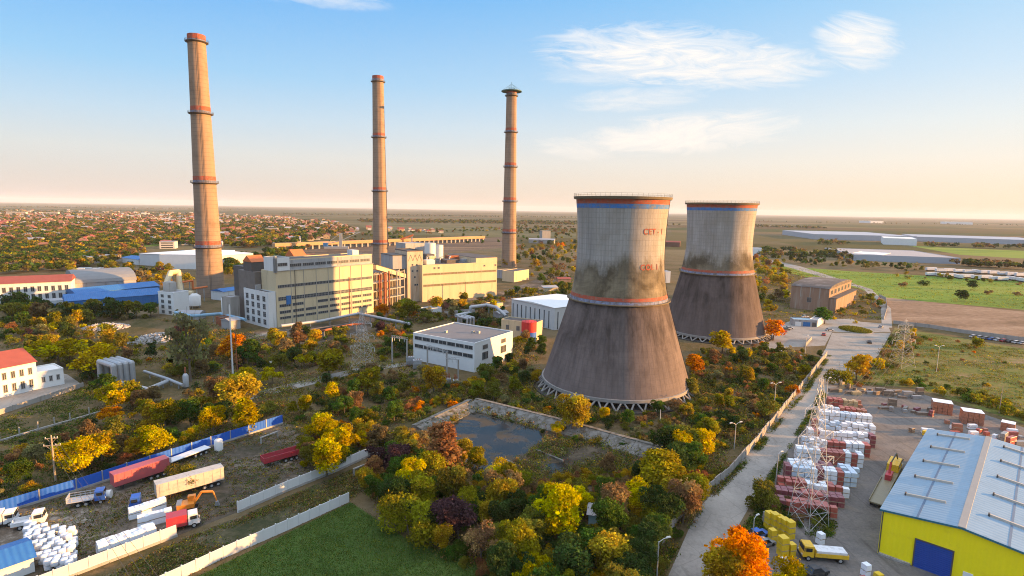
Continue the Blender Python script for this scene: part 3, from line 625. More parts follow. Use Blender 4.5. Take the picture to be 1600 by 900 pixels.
mb = MB(); [mb.path([(x, 14, zr), (x, 14, zr + 3.5), (x + 7, 24, zr + 3.5)], 0.5) for x in (10, 20, 27)]; mb.build('roof_duct', P_pipe, rt)
A, rz, L = frame((637, 472), (661, 470)); ht = hgt(648, 471, 393)
rt = thing('bunker_tower', 'tall pale bunker tower with small square holes between the two cream halls', 'tower block', A, rz)
blk(rt, 'wall', 0, L, 0, 20, 0, ht, pm('patched cream render', (0.52, 0.42, 0.30), 0.9, 0.25, 0.3, (0.40, 0.26, 0.16), 0.4, streak=True)); roofed(rt, 0, L, 0, 20, ht, None, 0.7, P_dark)
for x, z in ((3, ht - 9), (6, ht - 9), (3, ht - 13), (6.2, ht - 13), (4.5, ht - 17), (6.2, ht - 22), (4.8, ht - 22)): win(rt, x, x + 1.1, z, z + 1.0, 0, 1)
for z in (4, 9, 14, 20, 26): win(rt, 6, 7.6, z, z + 1.4, 0, 1, 1, 'left')
blk(rt, 'side_block', -9, 0, 2, 22, ht - 11, ht - 2.5, P_grey); MB().box(-9.2, 0, 1.8, 22, ht - 2.5, ht - 2.1).build('roof', P_dark, rt)
mb = MB()
for i in range(3): mb.tube((0.8 + i * (L - 1.6) / 3, -0.06, ht - 6), (0.8 + (i + .5) * (L - 1.6) / 3, -0.06, ht - 2), 0.08, n=4).tube((0.8 + (i + .5) * (L - 1.6) / 3, -0.06, ht - 2), (0.8 + (i + 1) * (L - 1.6) / 3, -0.06, ht - 6), 0.08, n=4)
mb.build('wall_bracing', P_dark, rt)
# open boiler frame in the gap
A, rz, L = frame((586, 487), (637, 476))
rt = thing('open_boiler', 'dark open steel boiler frame with rusty red pipes in the gap between halls', 'boiler', A, rz)
blk(rt, 'casing', 1, L - 0.5, 9, 26, 0, 21, P_dark)
mb = MB()
for x in np.linspace(0.5, L - 0.6, 5):
    for y in (2, 6): mb.box(x - .25, x + .25, y - .25, y + .25, 0, 22)
for z in (6, 11, 16, 21):
    mb.box(0.25, L - 0.35, 1.8, 2.2, z, z + 0.4); mb.box(0.25, L - 0.35, 5.8, 6.2, z, z + .4)
mb.build('frame', P_conc, rt)
for x, r in ((5, 0.5), (6.4, .35), (9.5, .6), (11, .3), (13.5, .45)): MB().tube((x, 0.9, 0), (x, 0.9, 20 + x * 0.2), r, n=10).build('riser_pipe', P_rust, rt)
for z in (6.4, 11.4, 16.4): MB().box(0.5, L - 0.5, 2.2, 8.8, z, z + .12).build('platform', P_steel, rt)
# conveyor gallery
a = G(584, 488) + Vector((0, 8, 0)); bq = G(633, 474) + Vector((0, 6, 0)); za, zb = hgt(584, 488, 416), hgt(633, 474, 430)
d = (bq - a); ro = thing('conveyor_gallery', 'sloping cream conveyor gallery bridging the gap between the boiler halls', 'conveyor', a, math.atan2(d.y, d.x)); Lc = Vector((d.x, d.y)).length
MB().hexa([(0, 0, za - 2.6), (Lc, 0, zb - 2.6), (Lc, 3.4, zb - 2.6), (0, 3.4, za - 2.6)], [(0, 0, za), (Lc, 0, zb), (Lc, 3.4, zb), (0, 3.4, za)]).build('gallery_body', P_cream, ro)
MB().hexa([(0, -.2, za), (Lc, -.2, zb), (Lc, 3.6, zb), (0, 3.6, za)], [(0, -.2, za + .25), (Lc, -.2, zb + .25), (Lc, 3.6, zb + .25), (0, 3.6, za + .25)]).build('roof', P_roof, ro)
for q in (0.35, 0.8):
    MB().box(Lc * q - .3, Lc * q + .3, 0.4, 1.0, 0, za + (zb - za) * q - 2.6).box(Lc * q - .3, Lc * q + .3, 2.4, 3.0, 0, za + (zb - za) * q - 2.6).build('support', P_conc, ro)

def simple(name, label, cat, a, b, depth, ytop, wall, roof, rtype='flat', rise=1.5, wins=(), doors=(), ref=None, group=None, over=0.4):
    """a plain building on the ground line a-b (photo points); wins: (rows, cols, z0, z1, margin)"""
    A, rz, L = frame(a, b); h = hgt(*a, ytop) if ytop > 30 else ytop
    r = thing(name, label, cat, A, rz, group); blk(r, 'wall', 0, L, 0, depth, 0, h, wall)
    if rtype == 'flat': roofed(r, -0.05, L + 0.05, -0.05, depth + 0.05, h + 0.004, roof, 0.45, wall)
    elif rtype == 'x': MB().gable(-over, L + over, -over, depth + over, h, h + rise, 'x').build('roof', roof, r)
    elif rtype == 'y': MB().gable(-over, L + over, -over, depth + over, h, h + rise, 'y').build('roof', roof, r)
    elif rtype == 'arch':
        n = 10; pts = [(depth / 2 - (depth / 2 + over) * math.cos(math.pi * i / n), h + rise * math.sin(math.pi * i / n)) for i in range(n + 1)]
        m_ = MB(); k = len(m_.v); m_.v += [(-over, y, z) for y, z in pts] + [(L + over, y, z) for y, z in pts]
        for i in range(n): m_.f.append((i, n + 1 + i, n + 2 + i, i + 1)); m_.m.append(0)
        m_.f.append(tuple(range(n + 1))); m_.m.append(0); m_.f.append(tuple(reversed(range(n + 1, 2 * n + 2)))); m_.m.append(0); m_.build('roof', roof, r)
    for (z0, z1, cols, side, fr) in wins:
        W_ = L if side == 'front' else depth; yy = 0 if side in ('front', 'left') else L
        for k in range(cols):
            c0 = 0.6 + k * (W_ - 1.2) / cols; ww = (W_ - 1.2) / cols; win(r, c0 + ww * (1 - fr) / 2, c0 + ww * (1 + fr) / 2, z0 * h, z1 * h, yy, 2 if ww < 5 else 4, 1, side)
    for (x, wd, hd, mt) in doors: MB().box(x, x + wd, -0.1, 0.05, 0.02, hd).build('door', mt, r)
    r['h'] = h
    return r, L, h
# white switchgear building with grey roof
r, L, h = simple('switchgear_building', 'white two storey building with dark strip windows and a flat grey roof near the tower', 'building', (646, 562), (741, 582), 26, 521, P_white2, pm('grey felt roof', (0.17, 0.165, 0.165), 0.9, 0.15, 0.3), wins=[(0.80, 0.92, 7, 'front', 0.9), (0.50, 0.62, 6, 'front', 0.92), (0.72, 0.86, 2, 'right', 0.25), (0.35, 0.6, 2, 'right', 0.3)])
for x, y in ((18, 14), (20, 15), (9, 8)): blk(r, 'roof_vent', x, x + 1.2, y, y + 1, h + .1, h + 1.0, P_steel)
# ribbed store by the tower
r, L, h = simple('ribbed_store', 'pale grey store with dark vertical ribs and a white roof beside the near tower', 'warehouse', (799, 499), (866, 516), 34, 467, ribmat('pale cladding', (0.52, 0.53, 0.52), 0, 1.2), P_white2, 'y', 0.8)
for k in range(9): blk(r, 'wall_rib', 1.2 + k * (L - 2) / 9, 1.7 + k * (L - 2) / 9, -0.16, -0.01, 0.3, h - 2.2, P_glass)
for k in range(4): blk(r, 'wall_rib', L + 0.01, L + 0.16, 2 + k * 8, 2.5 + k * 8, 0.3, h - 2.2, P_glass)
simple('pump_house', 'low beige pump house beside the red and blue tank', 'pump house', (783, 526), (836, 533), 8, 500, P_cream, P_roof, doors=[(3, 1.6, 2.4, P_dark)], wins=[(0.5, 0.75, 3, 'front', 0.3)])
c = G(826, 532); r = thing('storage_tank', 'round tank painted red above and blue below in front of the pump house', 'tank', c + Vector((0, -1.5, 0))); ra_ = 12.0 / F * c.length
hh = hgt(826, 532, 501)
MB().lathe([(ra_, 0), (ra_, hh * .5)], 32).build('lower_shell', P_blue, r, smooth=True); MB().lathe([(ra_ + .01, hh * .5), (ra_ + .01, hh), (0.01, hh + 0.6)], 32).build('upper_shell', pm('tank red', (0.50, 0.035, 0.03), 0.6, 0.12, 0.5), r)
mb = MB(); [mb.tube((ra_ * math.cos(a), ra_ * math.sin(a), hh), (ra_ * math.cos(a), ra_ * math.sin(a), hh + 1), .05, n=4) for a in np.linspace(0, 6.28, 16)]; mb.build('rail', P_rail, r)
# white tanks behind the halls
def tank(label, px, py, rpx, ytop, mat, cap=0.08):
    c = G(px, py); h = hgt(px, py, ytop); d = (np.array(c) - _C) @ _f; rr = rpx / F * d
    r = thing('storage_tank', label, 'tank', c); MB().lathe([(rr, 0), (rr, h)], 36).build('shell', mat, r, smooth=True); MB().lathe([(rr, h), (rr + .12, h + .2), (0.01, h + rr * cap)], 36).build('lid', mat, r)
    mb = MB(); n = 24
    for i in range(n):
        a, a2 = 2 * math.pi * i / n, 2 * math.pi * (i + 1) / n
        mb.tube((rr * math.cos(a), rr * math.sin(a), h), (rr * math.cos(a), rr * math.sin(a), h + 1.1), .05, n=4); mb.tube((rr * math.cos(a), rr * math.sin(a), h + 1.1), (rr * math.cos(a2), rr * math.sin(a2), h + 1.1), .05, n=4)
    mb.build('rail', P_rail, r); return r
tank('white cylindrical tank behind the turbine hall, closest to the far fields', 686, 424, 6.5, 383, P_tank); tank('white cylindrical tank behind the bunker tower, broader and lower than its twin', 672, 427, 8.5, 380, P_tank)
simple('boiler_annex', 'grey windowless hall behind the bunker tower', 'hall', (634, 425), (664, 423), 18, 381, P_grey, P_greyroof)
simple('annex_shed', 'small cream block at the foot of the lattice topped chimney', 'shed', (803, 441), (826, 437), 12, 425, P_cream, P_roof)
simple('annex_shed', 'long low grey block below the lattice topped chimney', 'shed', (776, 434), (803, 438), 14, 422, P_grey, P_roof)

# west side works
simple('works_hall', 'huge white flat industrial hall behind the tallest chimney', 'industrial hall', (219, 414), (318, 421), 60, 396, pm('white cladding', (0.55, 0.55, 0.55), 0.7, 0.1, 0.2), P_white2, 'y', 1.2)
simple('works_hall', 'low white loading hall at the side of the huge industrial hall', 'industrial hall', (318, 421), (368, 411), 40, 399, P_white2, P_white2, 'flat')
simple('work_shed', 'small blue roofed shed behind the huge white hall', 'shed', (190, 410), (216, 414), 20, 402, P_white, P_bluesheet, 'x', 1.5)
simple('blue_shed', 'long blue sheet metal workshop in the west works, foremost of two', 'workshop', (104, 487), (252, 474), 14, 471, P_bluesheet, P_bluesheet, 'x', 3.2)
simple('blue_shed', 'second blue sheet metal workshop close behind the first', 'workshop', (120, 472), (250, 458), 16, 459, P_bluesheet, P_bluesheet, 'x', 2.5)
simple('blue_shed', 'little low blue roofed shed in front of the blue workshops', 'shed', (148, 492), (180, 488), 8, 483, P_bluesheet, P_bluesheet, 'x', 1.0)
simple('blue_shed', 'blue roofed shed at the foot of the tallest chimney', 'shed', (350, 470), (376, 466), 12, 456, P_white, P_bluesheet, 'x', 1.5)
simple('red_roof_office', 'white two storey office with a long red hipped roof in the west works', 'office building', (-70, 478), (113, 468), 22, 447, P_white, P_redroof, 'x', 3.4, wins=[(0.55, 0.8, 16, 'front', 0.5), (0.12, 0.4, 16, 'front', 0.5)])
simple('arched_store', 'grey store with a low curved roof behind the blue workshops', 'store', (118, 462), (214, 455), 46, 443, P_grey, pm('curved grey roof', (0.22, 0.22, 0.215), 0.8, 0.15, 0.2), 'arch', 6.5)
simple('green_store', 'row of low white garages in front of the red roofed office', 'garage', (30, 487), (103, 482), 9, 474, P_white, P_greyroof, 'flat', doors=[(4 + k * 9, 4, 3.2, P_bluesheet) for k in range(5)])
r, L, h = simple('control_house', 'small white four storey control house with a round silo on top', 'tower block', (249, 490), (273, 493), 9, 456, P_white2, P_greyroof, wins=[(0.78, 0.9, 2, 'front', .4), (0.53, 0.66, 2, 'front', .4), (0.28, 0.42, 2, 'front', .4), (0.06, 0.18, 2, 'front', .4)])
MB().lathe([(3.2, h), (3.2, h + 5), (0.01, h + 6)], 20).build('silo', P_conc, r, loc=(3.6, 4.5, 0), smooth=True)
def silo(label, px, py, rpx, ytop, mat, cat='silo'):
    c = G(px, py); h = hgt(px, py, ytop); rr = rpx / F * ((np.array(c) - _C) @ _f); r = thing('silo', label, cat, c)
    MB().lathe([(rr, 1.5), (rr, h - rr * .5), (rr * .3, h)], 24).build('shell', mat, r, smooth=True)
    for a in range(4): MB().tube((rr * .8 * math.cos(a * 1.571), rr * .8 * math.sin(a * 1.571), 0), (rr * .8 * math.cos(a * 1.571), rr * .8 * math.sin(a * 1.571), 1.8), .2, n=6).build('leg', P_steel, r)
    return r
silo('grey steel silo beside the white control house', 281, 489, 4.5, 462, P_pipe); silo('squat white silo at the foot of the tallest chimney', 305, 481, 8.5, 458, P_tank); silo('slim white silo right of the tallest chimney foot', 352, 497, 4.5, 463, P_tank)
def duct(name, label, cat, pts, r, mat, legs=True):
    """pipe through (px, py, z) with trestles"""
    P = [Vector((*G(x, y).xy, z)) for x, y, z in pts]; o0 = Vector((*P[0].xy, 0)); rt_ = thing(name, label, cat, o0); P = [p - o0 for p in P]
    mb = MB().path(P, r, 10)
    for p in P[1:-1]:
        k = len(mb.v); mb.lathe([(0.01, p.z - r), (r * .7, p.z - r * .7), (r, p.z), (r * .7, p.z + r * .7), (0.01, p.z + r)], 10, c=(p.x, p.y))
    mb.build('pipe', mat, rt_)
    if legs:
        for a, b_ in zip(P[:-1], P[1:]):
            for q in (0.25, 0.75):
                c_ = a.lerp(b_, q)
                if min(a.z, b_.z) > 1.5 and abs(a.z - b_.z) < 1: MB().box(c_.x - .2, c_.x + .2, c_.y - .2, c_.y + .2, 0, c_.z - r).build('support', P_steel, rt_)
    return rt_
duct('flue_duct', 'fat yellowish flue duct arching beside the tallest chimney', 'duct', [(262, 482, 14), (270, 478, 20), (282, 476, 20), (284, 479, 8), (303, 479, 8)], 1.5, P_cream)
duct('flue_duct', 'thin orange pipe bridge running towards the tallest chimney', 'duct', [(283, 478, 14), (303, 474, 14), (303, 474, 9), (325, 470, 9)], 0.6, P_orange)
duct('pipe_bridge', 'pale blue pipe bridge running below the tallest chimney', 'pipe bridge', [(275, 500, 4), (300, 506, 4), (345, 502, 4), (384, 512, 4)], 0.8, pm('pale blue pipe', (0.22, 0.38, 0.50), 0.6, 0.15, 0.5))
duct('pipe_bridge', 'grey pipe bridge along the front of the cream boiler house', 'pipe bridge', [(440, 524, 4.5), (500, 516, 4.5), (560, 503, 4.5), (640, 520, 4.5)], 0.7, P_pipe)
duct('pipe_bridge', 'dark lower pipe bridge running under the strip windows', 'pipe bridge', [(455, 530, 3), (520, 520, 3), (565, 512, 3)], 0.6, P_dark)
duct('pipe_bridge', 'rust red pipe bridge passing in front of the boiler house', 'pipe bridge', [(488, 534, 3), (490, 534, 4.2), (552, 520, 4.2), (570, 519, 4.2)], 0.5, P_rust)
duct('pipe_bridge', 'silver pipes with square loops beside the ribbed store', 'pipe bridge', [(712, 508, 5), (735, 503, 5), (735, 503, 8), (760, 499, 8), (775, 503, 8), (790, 505, 4)], 0.9, P_pipe)
for k, lab in enumerate(('outermost', 'middle', 'innermost')):
    pts = [(716 + k * 5, 511 - k, 0.5), (716 + k * 5, 511 - k, 5.5), (730 + k * 5, 515 - k, 5.5), (730 + k * 5, 515 - k, 0.5)]
    duct('pipe_loop', lab + ' small silver pipe loop beyond the white switchgear building', 'pipe loop', pts, 0.55, P_pipe, False)
# big silver expansion loops among the western trees
for k, lab in enumerate(('foremost', 'second', 'third', 'rearmost')):
    x = 158 + k * 9.5; y = 600 - k * 1.5 if k else 601
    duct('pipe_loop', lab + ' of the four tall silver pipe loops among the western trees', 'pipe loop', [(x, y - 4, 0.3), (x, y - 4, 7.2), (x + 22, y + 4, 7.2), (x + 22, y + 4, 0.3)], 0.85, P_pipe, False)
duct('pipe_bridge', 'low pale pipe run leading from the silver loops', 'pipe bridge', [(190, 606, 1.6), (232, 616, 1.6), (262, 603, 1.6)], 0.7, P_pipe)
duct('pipe_bridge', 'second low pipe run crossing behind the silver loops', 'pipe bridge', [(226, 588, 1.8), (262, 600, 1.8), (286, 610, 1.8)], 0.5, P_pipe)
c = G(291, 606); r = thing('small_vessel', 'small pale blue upright vessel at the end of the pipe run', 'vessel', c); MB().lathe([(0.9, .4), (0.9, 4.2), (.4, 4.9), (.01, 5)], 16).build('shell', P_pipe, r, smooth=True); MB().lathe([(.25, 4.9), (.25, 7.0), (.01, 7)], 8).build('stack', P_rust, r)
# white house with red roof, far left, and its wall
r, L, h = simple('red_roof_house', 'white two storey house with orange red roof behind the western wall', 'house', (-60, 636), (60, 608), 16, 589, P_white2, P_redroof, 'x', 3.6, wins=[(0.60, 0.82, 8, 'front', .45), (0.15, 0.4, 8, 'front', .45)])
simple('flat_annex', 'flat roofed white annex of the red roofed house', 'annex', (60, 608), (101, 600), 9, 584, P_white2, P_white2, wins=[(0.4, 0.7, 3, 'front', .4)])
# derelict brick hall on the right
r, L, h = simple('derelict_hall', 'derelict brown brick hall with a sagging dark roof across the right meadow', 'industrial hall', (1234, 481), (1293, 488), 62, 446, P_brick, pm('patched dark roof', (0.10, 0.085, 0.075), 0.9, 0.3, 0.08, (0.24, 0.22, 0.2), 0.4), 'arch', 2.2, wins=[(0.35, 0.55, 1, 'front', .12)])
for k in range(3): blk(r, 'buttress', L * (.25 + .25 * k), L * (.25 + .25 * k) + .5, -.3, 0, h * .55, h, P_conc)
blk(r, 'side_aisle', L, L + 4, 1, 60, 0, h * .6, P_brick); MB().box(L, L + 4.5, .8, 60.2, h * .6, h * .6 + .3).build('aisle_roof', P_roof, r)
for k in range(6): win(r, 4 + k * 9.5, 9 + k * 9.5, h * .72, h * .9, L, 3, 1, 'right')
simple('gatehouse', 'gatehouse with pale blue roof and blue doors in the parking lot', 'gatehouse', (1239, 509), (1276, 511), 7, 500, P_grey, pm('pale blue roof', (0.32, 0.45, 0.52), 0.6, 0.1, 0.4), 'flat', doors=[(1.0, 3, 2.4, P_white2), (5.0, 3.5, 2.4, P_bluesheet), (9.5, 2.0, 2.4, P_dark)])
simple('gatehouse', 'little white kiosk beside the blue gatehouse', 'kiosk', (1277, 511), (1286, 505), 4, 501, P_white2, P_greyroof, 'flat')
# far factories on the right
P_fac = pm('factory cladding', (0.33, 0.36, 0.40), 0.6, 0.08, 0.05)
simple('factory', 'long pale factory with flat roof behind the green field, nearer one', 'factory', (1333, 407), (1500, 413), 150, 398, P_fac, pm('factory roof', (0.34, 0.32, 0.31), 0.8, 0.1, 0.02), 'flat')
simple('factory', 'low white wing at the near factory end', 'factory', (1330, 405), (1378, 408), 60, 396, P_white2, P_white2, 'flat')
simple('factory', 'wide pale blue factory roofs farther out on the plain', 'factory', (1272, 374), (1432, 378), 300, 366, P_fac, P_fac, 'flat')
simple('factory', 'white stepped factory block in front of the wide blue roofs', 'factory', (1380, 382), (1432, 384), 110, 372, P_white2, P_white2, 'flat')
simple('factory', 'very long thin factory at the edge of the far plain', 'factory', (1430, 377), (1640, 384), 220, 370, P_fac, P_fac, 'flat')
simple('factory', 'thin white building alone on the horizon plain, longer one', 'factory', (1474, 350), (1520, 351), 150, 346.5, P_white2, P_white2, 'flat')
simple('factory', 'thin white building alone on the horizon plain, shorter one', 'factory', (1342, 348), (1360, 348.6), 120, 344.8, P_white2, P_white2, 'flat')
simple('white_office', 'small white office beside the far tower foot on the meadow edge', 'office building', (1166, 400), (1189, 401), 24, 388, P_white2, P_greyroof, 'flat')
simple('white_office', 'small pale block beyond the narrow gap between both towers', 'office building', (1036, 442), (1047, 442), 14, 425, P_white, P_greyroof, 'flat')
simple('red_shop', 'red roofed store seen between the two cooling towers', 'store', (1034, 385), (1062, 386), 20, 378, P_brown, P_redroof, 'x', 2)
simple('quarry_plant', 'pale concrete crusher block on the plain past the lattice topped chimney', 'crusher', (847, 378), (860, 378), 16, 361, P_conc, P_greyroof, 'flat')
simple('quarry_plant', 'low flat shed beside the pale crusher block', 'shed', (826, 380), (866, 381), 20, 374, P_conc, P_greyroof, 'x', 2)
# long orange coal viaduct
A, rz, L = frame((430, 392), (758, 377))
rt = thing('coal_viaduct', 'very long low orange coal viaduct on many piers behind the halls', 'viaduct', A, rz)
MB().box(0, L, 0, 8, 5.5, 10).build('deck', pm('orange concrete', (0.42, 0.25, 0.13), 0.9, 0.15, 0.05), rt)
me = MB().box(-1.2, 1.2, 1, 7, 0, 5.5).mesh('pier', P_conc)
for i in range(40):
    o = bpy.data.objects.new('pier', me); COL.objects.link(o); o.parent = rt; o.location = (4 + i * (L - 8) / 39, 0, 0)
# stacker crane of the coal yard
c = G(528, 392); rt = thing('coal_stacker', 'blue grey coal stacker crane with lattice boom by the orange viaduct', 'stacker crane', c, 0.15)
MB().box(-18, 14, -3, 3, 3, 6).build('base', P_steel, rt); MB().box(2, 6, -2, 2, 6, 24).build('tower', P_steel, rt)
mb = MB()
for s in (-1.5, 1.5): mb.tube((4, s, 14), (30, s, 26), .5, n=5).tube((4, s, 24), (30, s, 26), .3, n=5).tube((4, s, 24), (-16, s, 9), .3, n=5).tube((4, s, 14), (-16, s, 9), .5, n=5)
for i in range(7): mb.tube((4 + i * 3.7, -1.5, 14 + i * 1.7), (4 + i * 3.7, 1.5, 14 + i * 1.7), .2, n=4)
mb.build('boom', P_steel, rt); MB().box(-19, -13, -2.5, 2.5, 6, 11).build('counterweight', P_bluesheet, rt)
c = G(632, 383); rt = thing('coal_stacker', 'small inclined conveyor at the viaduct end right of the second chimney', 'conveyor', c, 0.1)
MB().hexa([(-22, -1.5, 2), (14, -1.5, 15), (14, 1.5, 15), (-22, 1.5, 2)], [(-22, -1.5, 5), (14, -1.5, 18), (14, 1.5, 18), (-22, 1.5, 5)]).build('gallery_body', P_orange, rt); MB().box(11, 13, -1, 1, 0, 15).build('support', P_steel, rt); MB().box(-8, -6, -1, 1, 0, 8).build('support', P_steel, rt)

# yellow warehouse with blue door, right foreground
A = G(1371, 864); Bp = G(1600, 945); dv = (Bp - A); rz = math.atan2(dv.y, dv.x)
# long side runs away from the camera along the yard: take it from the far roof corner
hS = hgt(1371, 864, 797); far = G(1452, 672, hS); dep = (far.xy - A.xy).length; ang = math.atan2((far - A).y, (far - A).x)
rzS = ang - math.pi / 2; wS = 22.0
rt = thing('yellow_warehouse', 'bright yellow warehouse with pale blue ribbed roof and blue roller door', 'warehouse', A, rzS)
P_yel = ribmat('yellow cladding', (0.90, 0.74, 0.01), 0, 0.9, 0.5, 0.07, (0.78, 0.60, 0.02), 0.06)
P_bdoor = ribmat('blue roller door', (0.015, 0.06, 0.30), 2, 0.35, 0.5, 0.08)
rise = 1.3; hw = wS / 2
m_ = MB(); m_.prism([(0, 0), (wS, 0), (wS, dep), (0, dep)], 0, hS)
m_.build('wall', P_yel, rt)
for k in range(1):
    MB().face([(0, -.01, hS), (wS, -.01, hS), (hw, -.01, hS + rise)]).build('gable_wall', P_yel, rt)
P_roofb = ribmat('pale blue roof sheet', (0.20, 0.29, 0.37), 1, 1.0, 0.5, 0.14, (0.15, 0.22, 0.29), 0.03)
for s, (xa, xb, za_, zb_) in enumerate(((-.35, hw - .5, hS + .05, hS + rise - .02), (wS + .35, hw + .5, hS + .05, hS + rise - .02))):
    lo = [(xa, -.3, za_), (xb, -.3, zb_), (xb, dep + .3, zb_), (xa, dep + .3, za_)]; hi = [(x, y, z + .18) for x, y, z in lo]
    if s: lo, hi = lo[::-1], hi[::-1]
    MB().hexa(lo, hi).build('roof_slope', P_roofb, rt)
    sg = 1 if s == 0 else -1; sl = (zb_ - za_) / (xb - xa)
    zs = lambda x: za_ + (x - xa) * sl + .18
    xm = (xa + xb) / 2
    MB().hexa([(xm - .16, -.25, zs(xm - .16)), (xm + .16, -.25, zs(xm + .16)), (xm + .16, dep + .2, zs(xm + .16)), (xm - .16, dep + .2, zs(xm - .16))], [(xm - .16, -.25, zs(xm - .16) + .05), (xm + .16, -.25, zs(xm + .16) + .05), (xm + .16, dep + .2, zs(xm + .16) + .05), (xm - .16, dep + .2, zs(xm - .16) + .05)]).build('roof_seam', pm('dark seam', (0.10, 0.15, 0.22), 0.7, 0.1, 1), rt)
    for k in range(5):
        y = dep * (0.16 + 0.19 * k); x0, x1 = xm - 2.9, xm + 2.9
        MB().hexa([(x0, y - .22, zs(x0)), (x1, y - .22, zs(x1)), (x1, y + .22, zs(x1)), (x0, y + .22, zs(x0))], [(x0, y - .18, zs(x0) + .4), (x1, y - .18, zs(x1) + .4), (x1, y + .18, zs(x1) + .4), (x0, y + .18, zs(x0) + .4)]).build('skylight', pm('beige skylight', (0.42, 0.38, 0.32), 0.5, 0.1, 1), rt)
        MB().box(x0 - .25, x0, y - .3, y + .3, zs(x0), zs(x0) + .5).build('skylight_end', P_rail, rt)
MB().hexa([(hw - .55, -.32, hS + rise + .02), (hw + .55, -.32, hS + rise + .02), (hw + .55, dep + .32, hS + rise + .02), (hw - .55, dep + .32, hS + rise + .02)], [(hw - .5, -.32, hS + rise + .3), (hw + .5, -.32, hS + rise + .3), (hw + .5, dep + .32, hS + rise + .3), (hw - .5, dep + .32, hS + rise + .3)]).build('ridge_vent', pm('grey ridge', (0.27, 0.26, 0.24), 0.6, 0.1, 0.4), rt)
MB().hexa([(-.35, -.36, hS - .12), (hw, -.36, hS + rise - .12), (hw, -.02, hS + rise - .12), (-.35, -.02, hS - .12)], [(-.35, -.36, hS + .2), (hw, -.36, hS + rise + .2), (hw, -.02, hS + rise + .2), (-.35, -.02, hS + .2)]).build('fascia', pm('green blue trim', (0.03, 0.14, 0.18), 0.5, 0.1, 1), rt)
MB().hexa([(hw, -.36, hS + rise - .12), (wS + .35, -.36, hS - .12), (wS + .35, -.02, hS - .12), (hw, -.02, hS + rise - .12)], [(hw, -.36, hS + rise + .2), (wS + .35, -.36, hS + .2), (wS + .35, -.02, hS + .2), (hw, -.02, hS + rise + .2)]).build('fascia', MATS['green blue trim'], rt)
dx0 = 5.3
MB().box(dx0, dx0 + 5.0, -.09, .06, 0.05, 5.0).build('door', P_bdoor, rt)
MB().box(dx0 - .2, dx0, -.14, .05, 0, 5.2).box(dx0 + 5.0, dx0 + 5.2, -.14, .05, 0, 5.2).box(dx0, dx0 + 5.0, -.14, .05, 5.0, 5.2).build('door_frame', P_rail, rt)
MB().box(dx0 + 6.6, dx0 + 7.9, -.08, .05, 0.05, 2.3).build('side_door', P_white2, rt)
MB().box(0.2, dx0 - .4, -.5, -.02, 0.02, .35).build('plinth', P_conc, rt)
for x in (.1, wS - .2): MB().box(x, x + .15, -.2, -.03, 0.1, hS - .1).build('downpipe', P_rail, rt)
SHED = (A.copy(), rzS, wS, dep)

# clutter of the works: small sheds, tanks and walls round the halls
for lab, a, b_, d_, y2, wl, rf in (('low white shed in front of the turbine hall, nearest the bunker tower', (664, 492), (690, 489), 6, 484, P_white, P_greyroof), ('long low wall of a roofless shed before the turbine hall', (700, 497), (742, 492), 4, 490, P_conc, P_roof),
        ('rusty roofed hut before the middle of the turbine hall', (704, 483), (722, 480), 6, 475, P_brown, P_rust), ('small cream hut below the right end of the turbine hall', (768, 484), (786, 482), 6, 476, P_cream, P_greyroof), ('grey cabin between ribbed store and turbine hall', (780, 498), (794, 496), 5, 490, P_grey, P_greyroof),
        ('white cabin with rust roof among shrubs before the turbine hall', (742, 502), (758, 500), 5, 495, P_white, P_rust), ('grey block leaning on the office wing, lower', (360, 516), (376, 513), 7, 502, P_grey, P_greyroof), ('tall narrow concrete block beside the office wing', (362, 506), (376, 503), 6, 466, P_conc, P_greyroof),
        ('rust red shed between chimney and office wing', (346, 510), (360, 508), 6, 498, P_rust, P_dark), ('long grey shed between control house and chimney foot', (276, 500), (312, 500), 7, 490, P_grey, P_greyroof), ('cream low building far beyond the ribbed store', (850, 456), (872, 455), 10, 450, P_cream, P_greyroof),
        ('red brown shed on the plain beyond the ribbed store', (872, 442), (892, 442), 10, 436, P_brick, P_redroof), ('white flat shed left of the arched store', (60, 446), (100, 442), 14, 436, P_white, P_white2), ('pale long warehouse at the far side of the lorry lot', (120, 414), (190, 408), 24, 404, P_conc, P_greyroof), ('blue roofed depot beyond the lorry lot', (100, 408), (150, 403), 20, 398, P_white, P_bluesheet), ('orange roofed depot left of the lorry lot', (20, 424), (80, 419), 16, 414, P_cream, P_tile)):
    simple('work_shed', lab, 'shed', a, b_, d_, y2, wl, rf, 'flat' if d_ in (6, 4, 24) else 'x', 1.2)

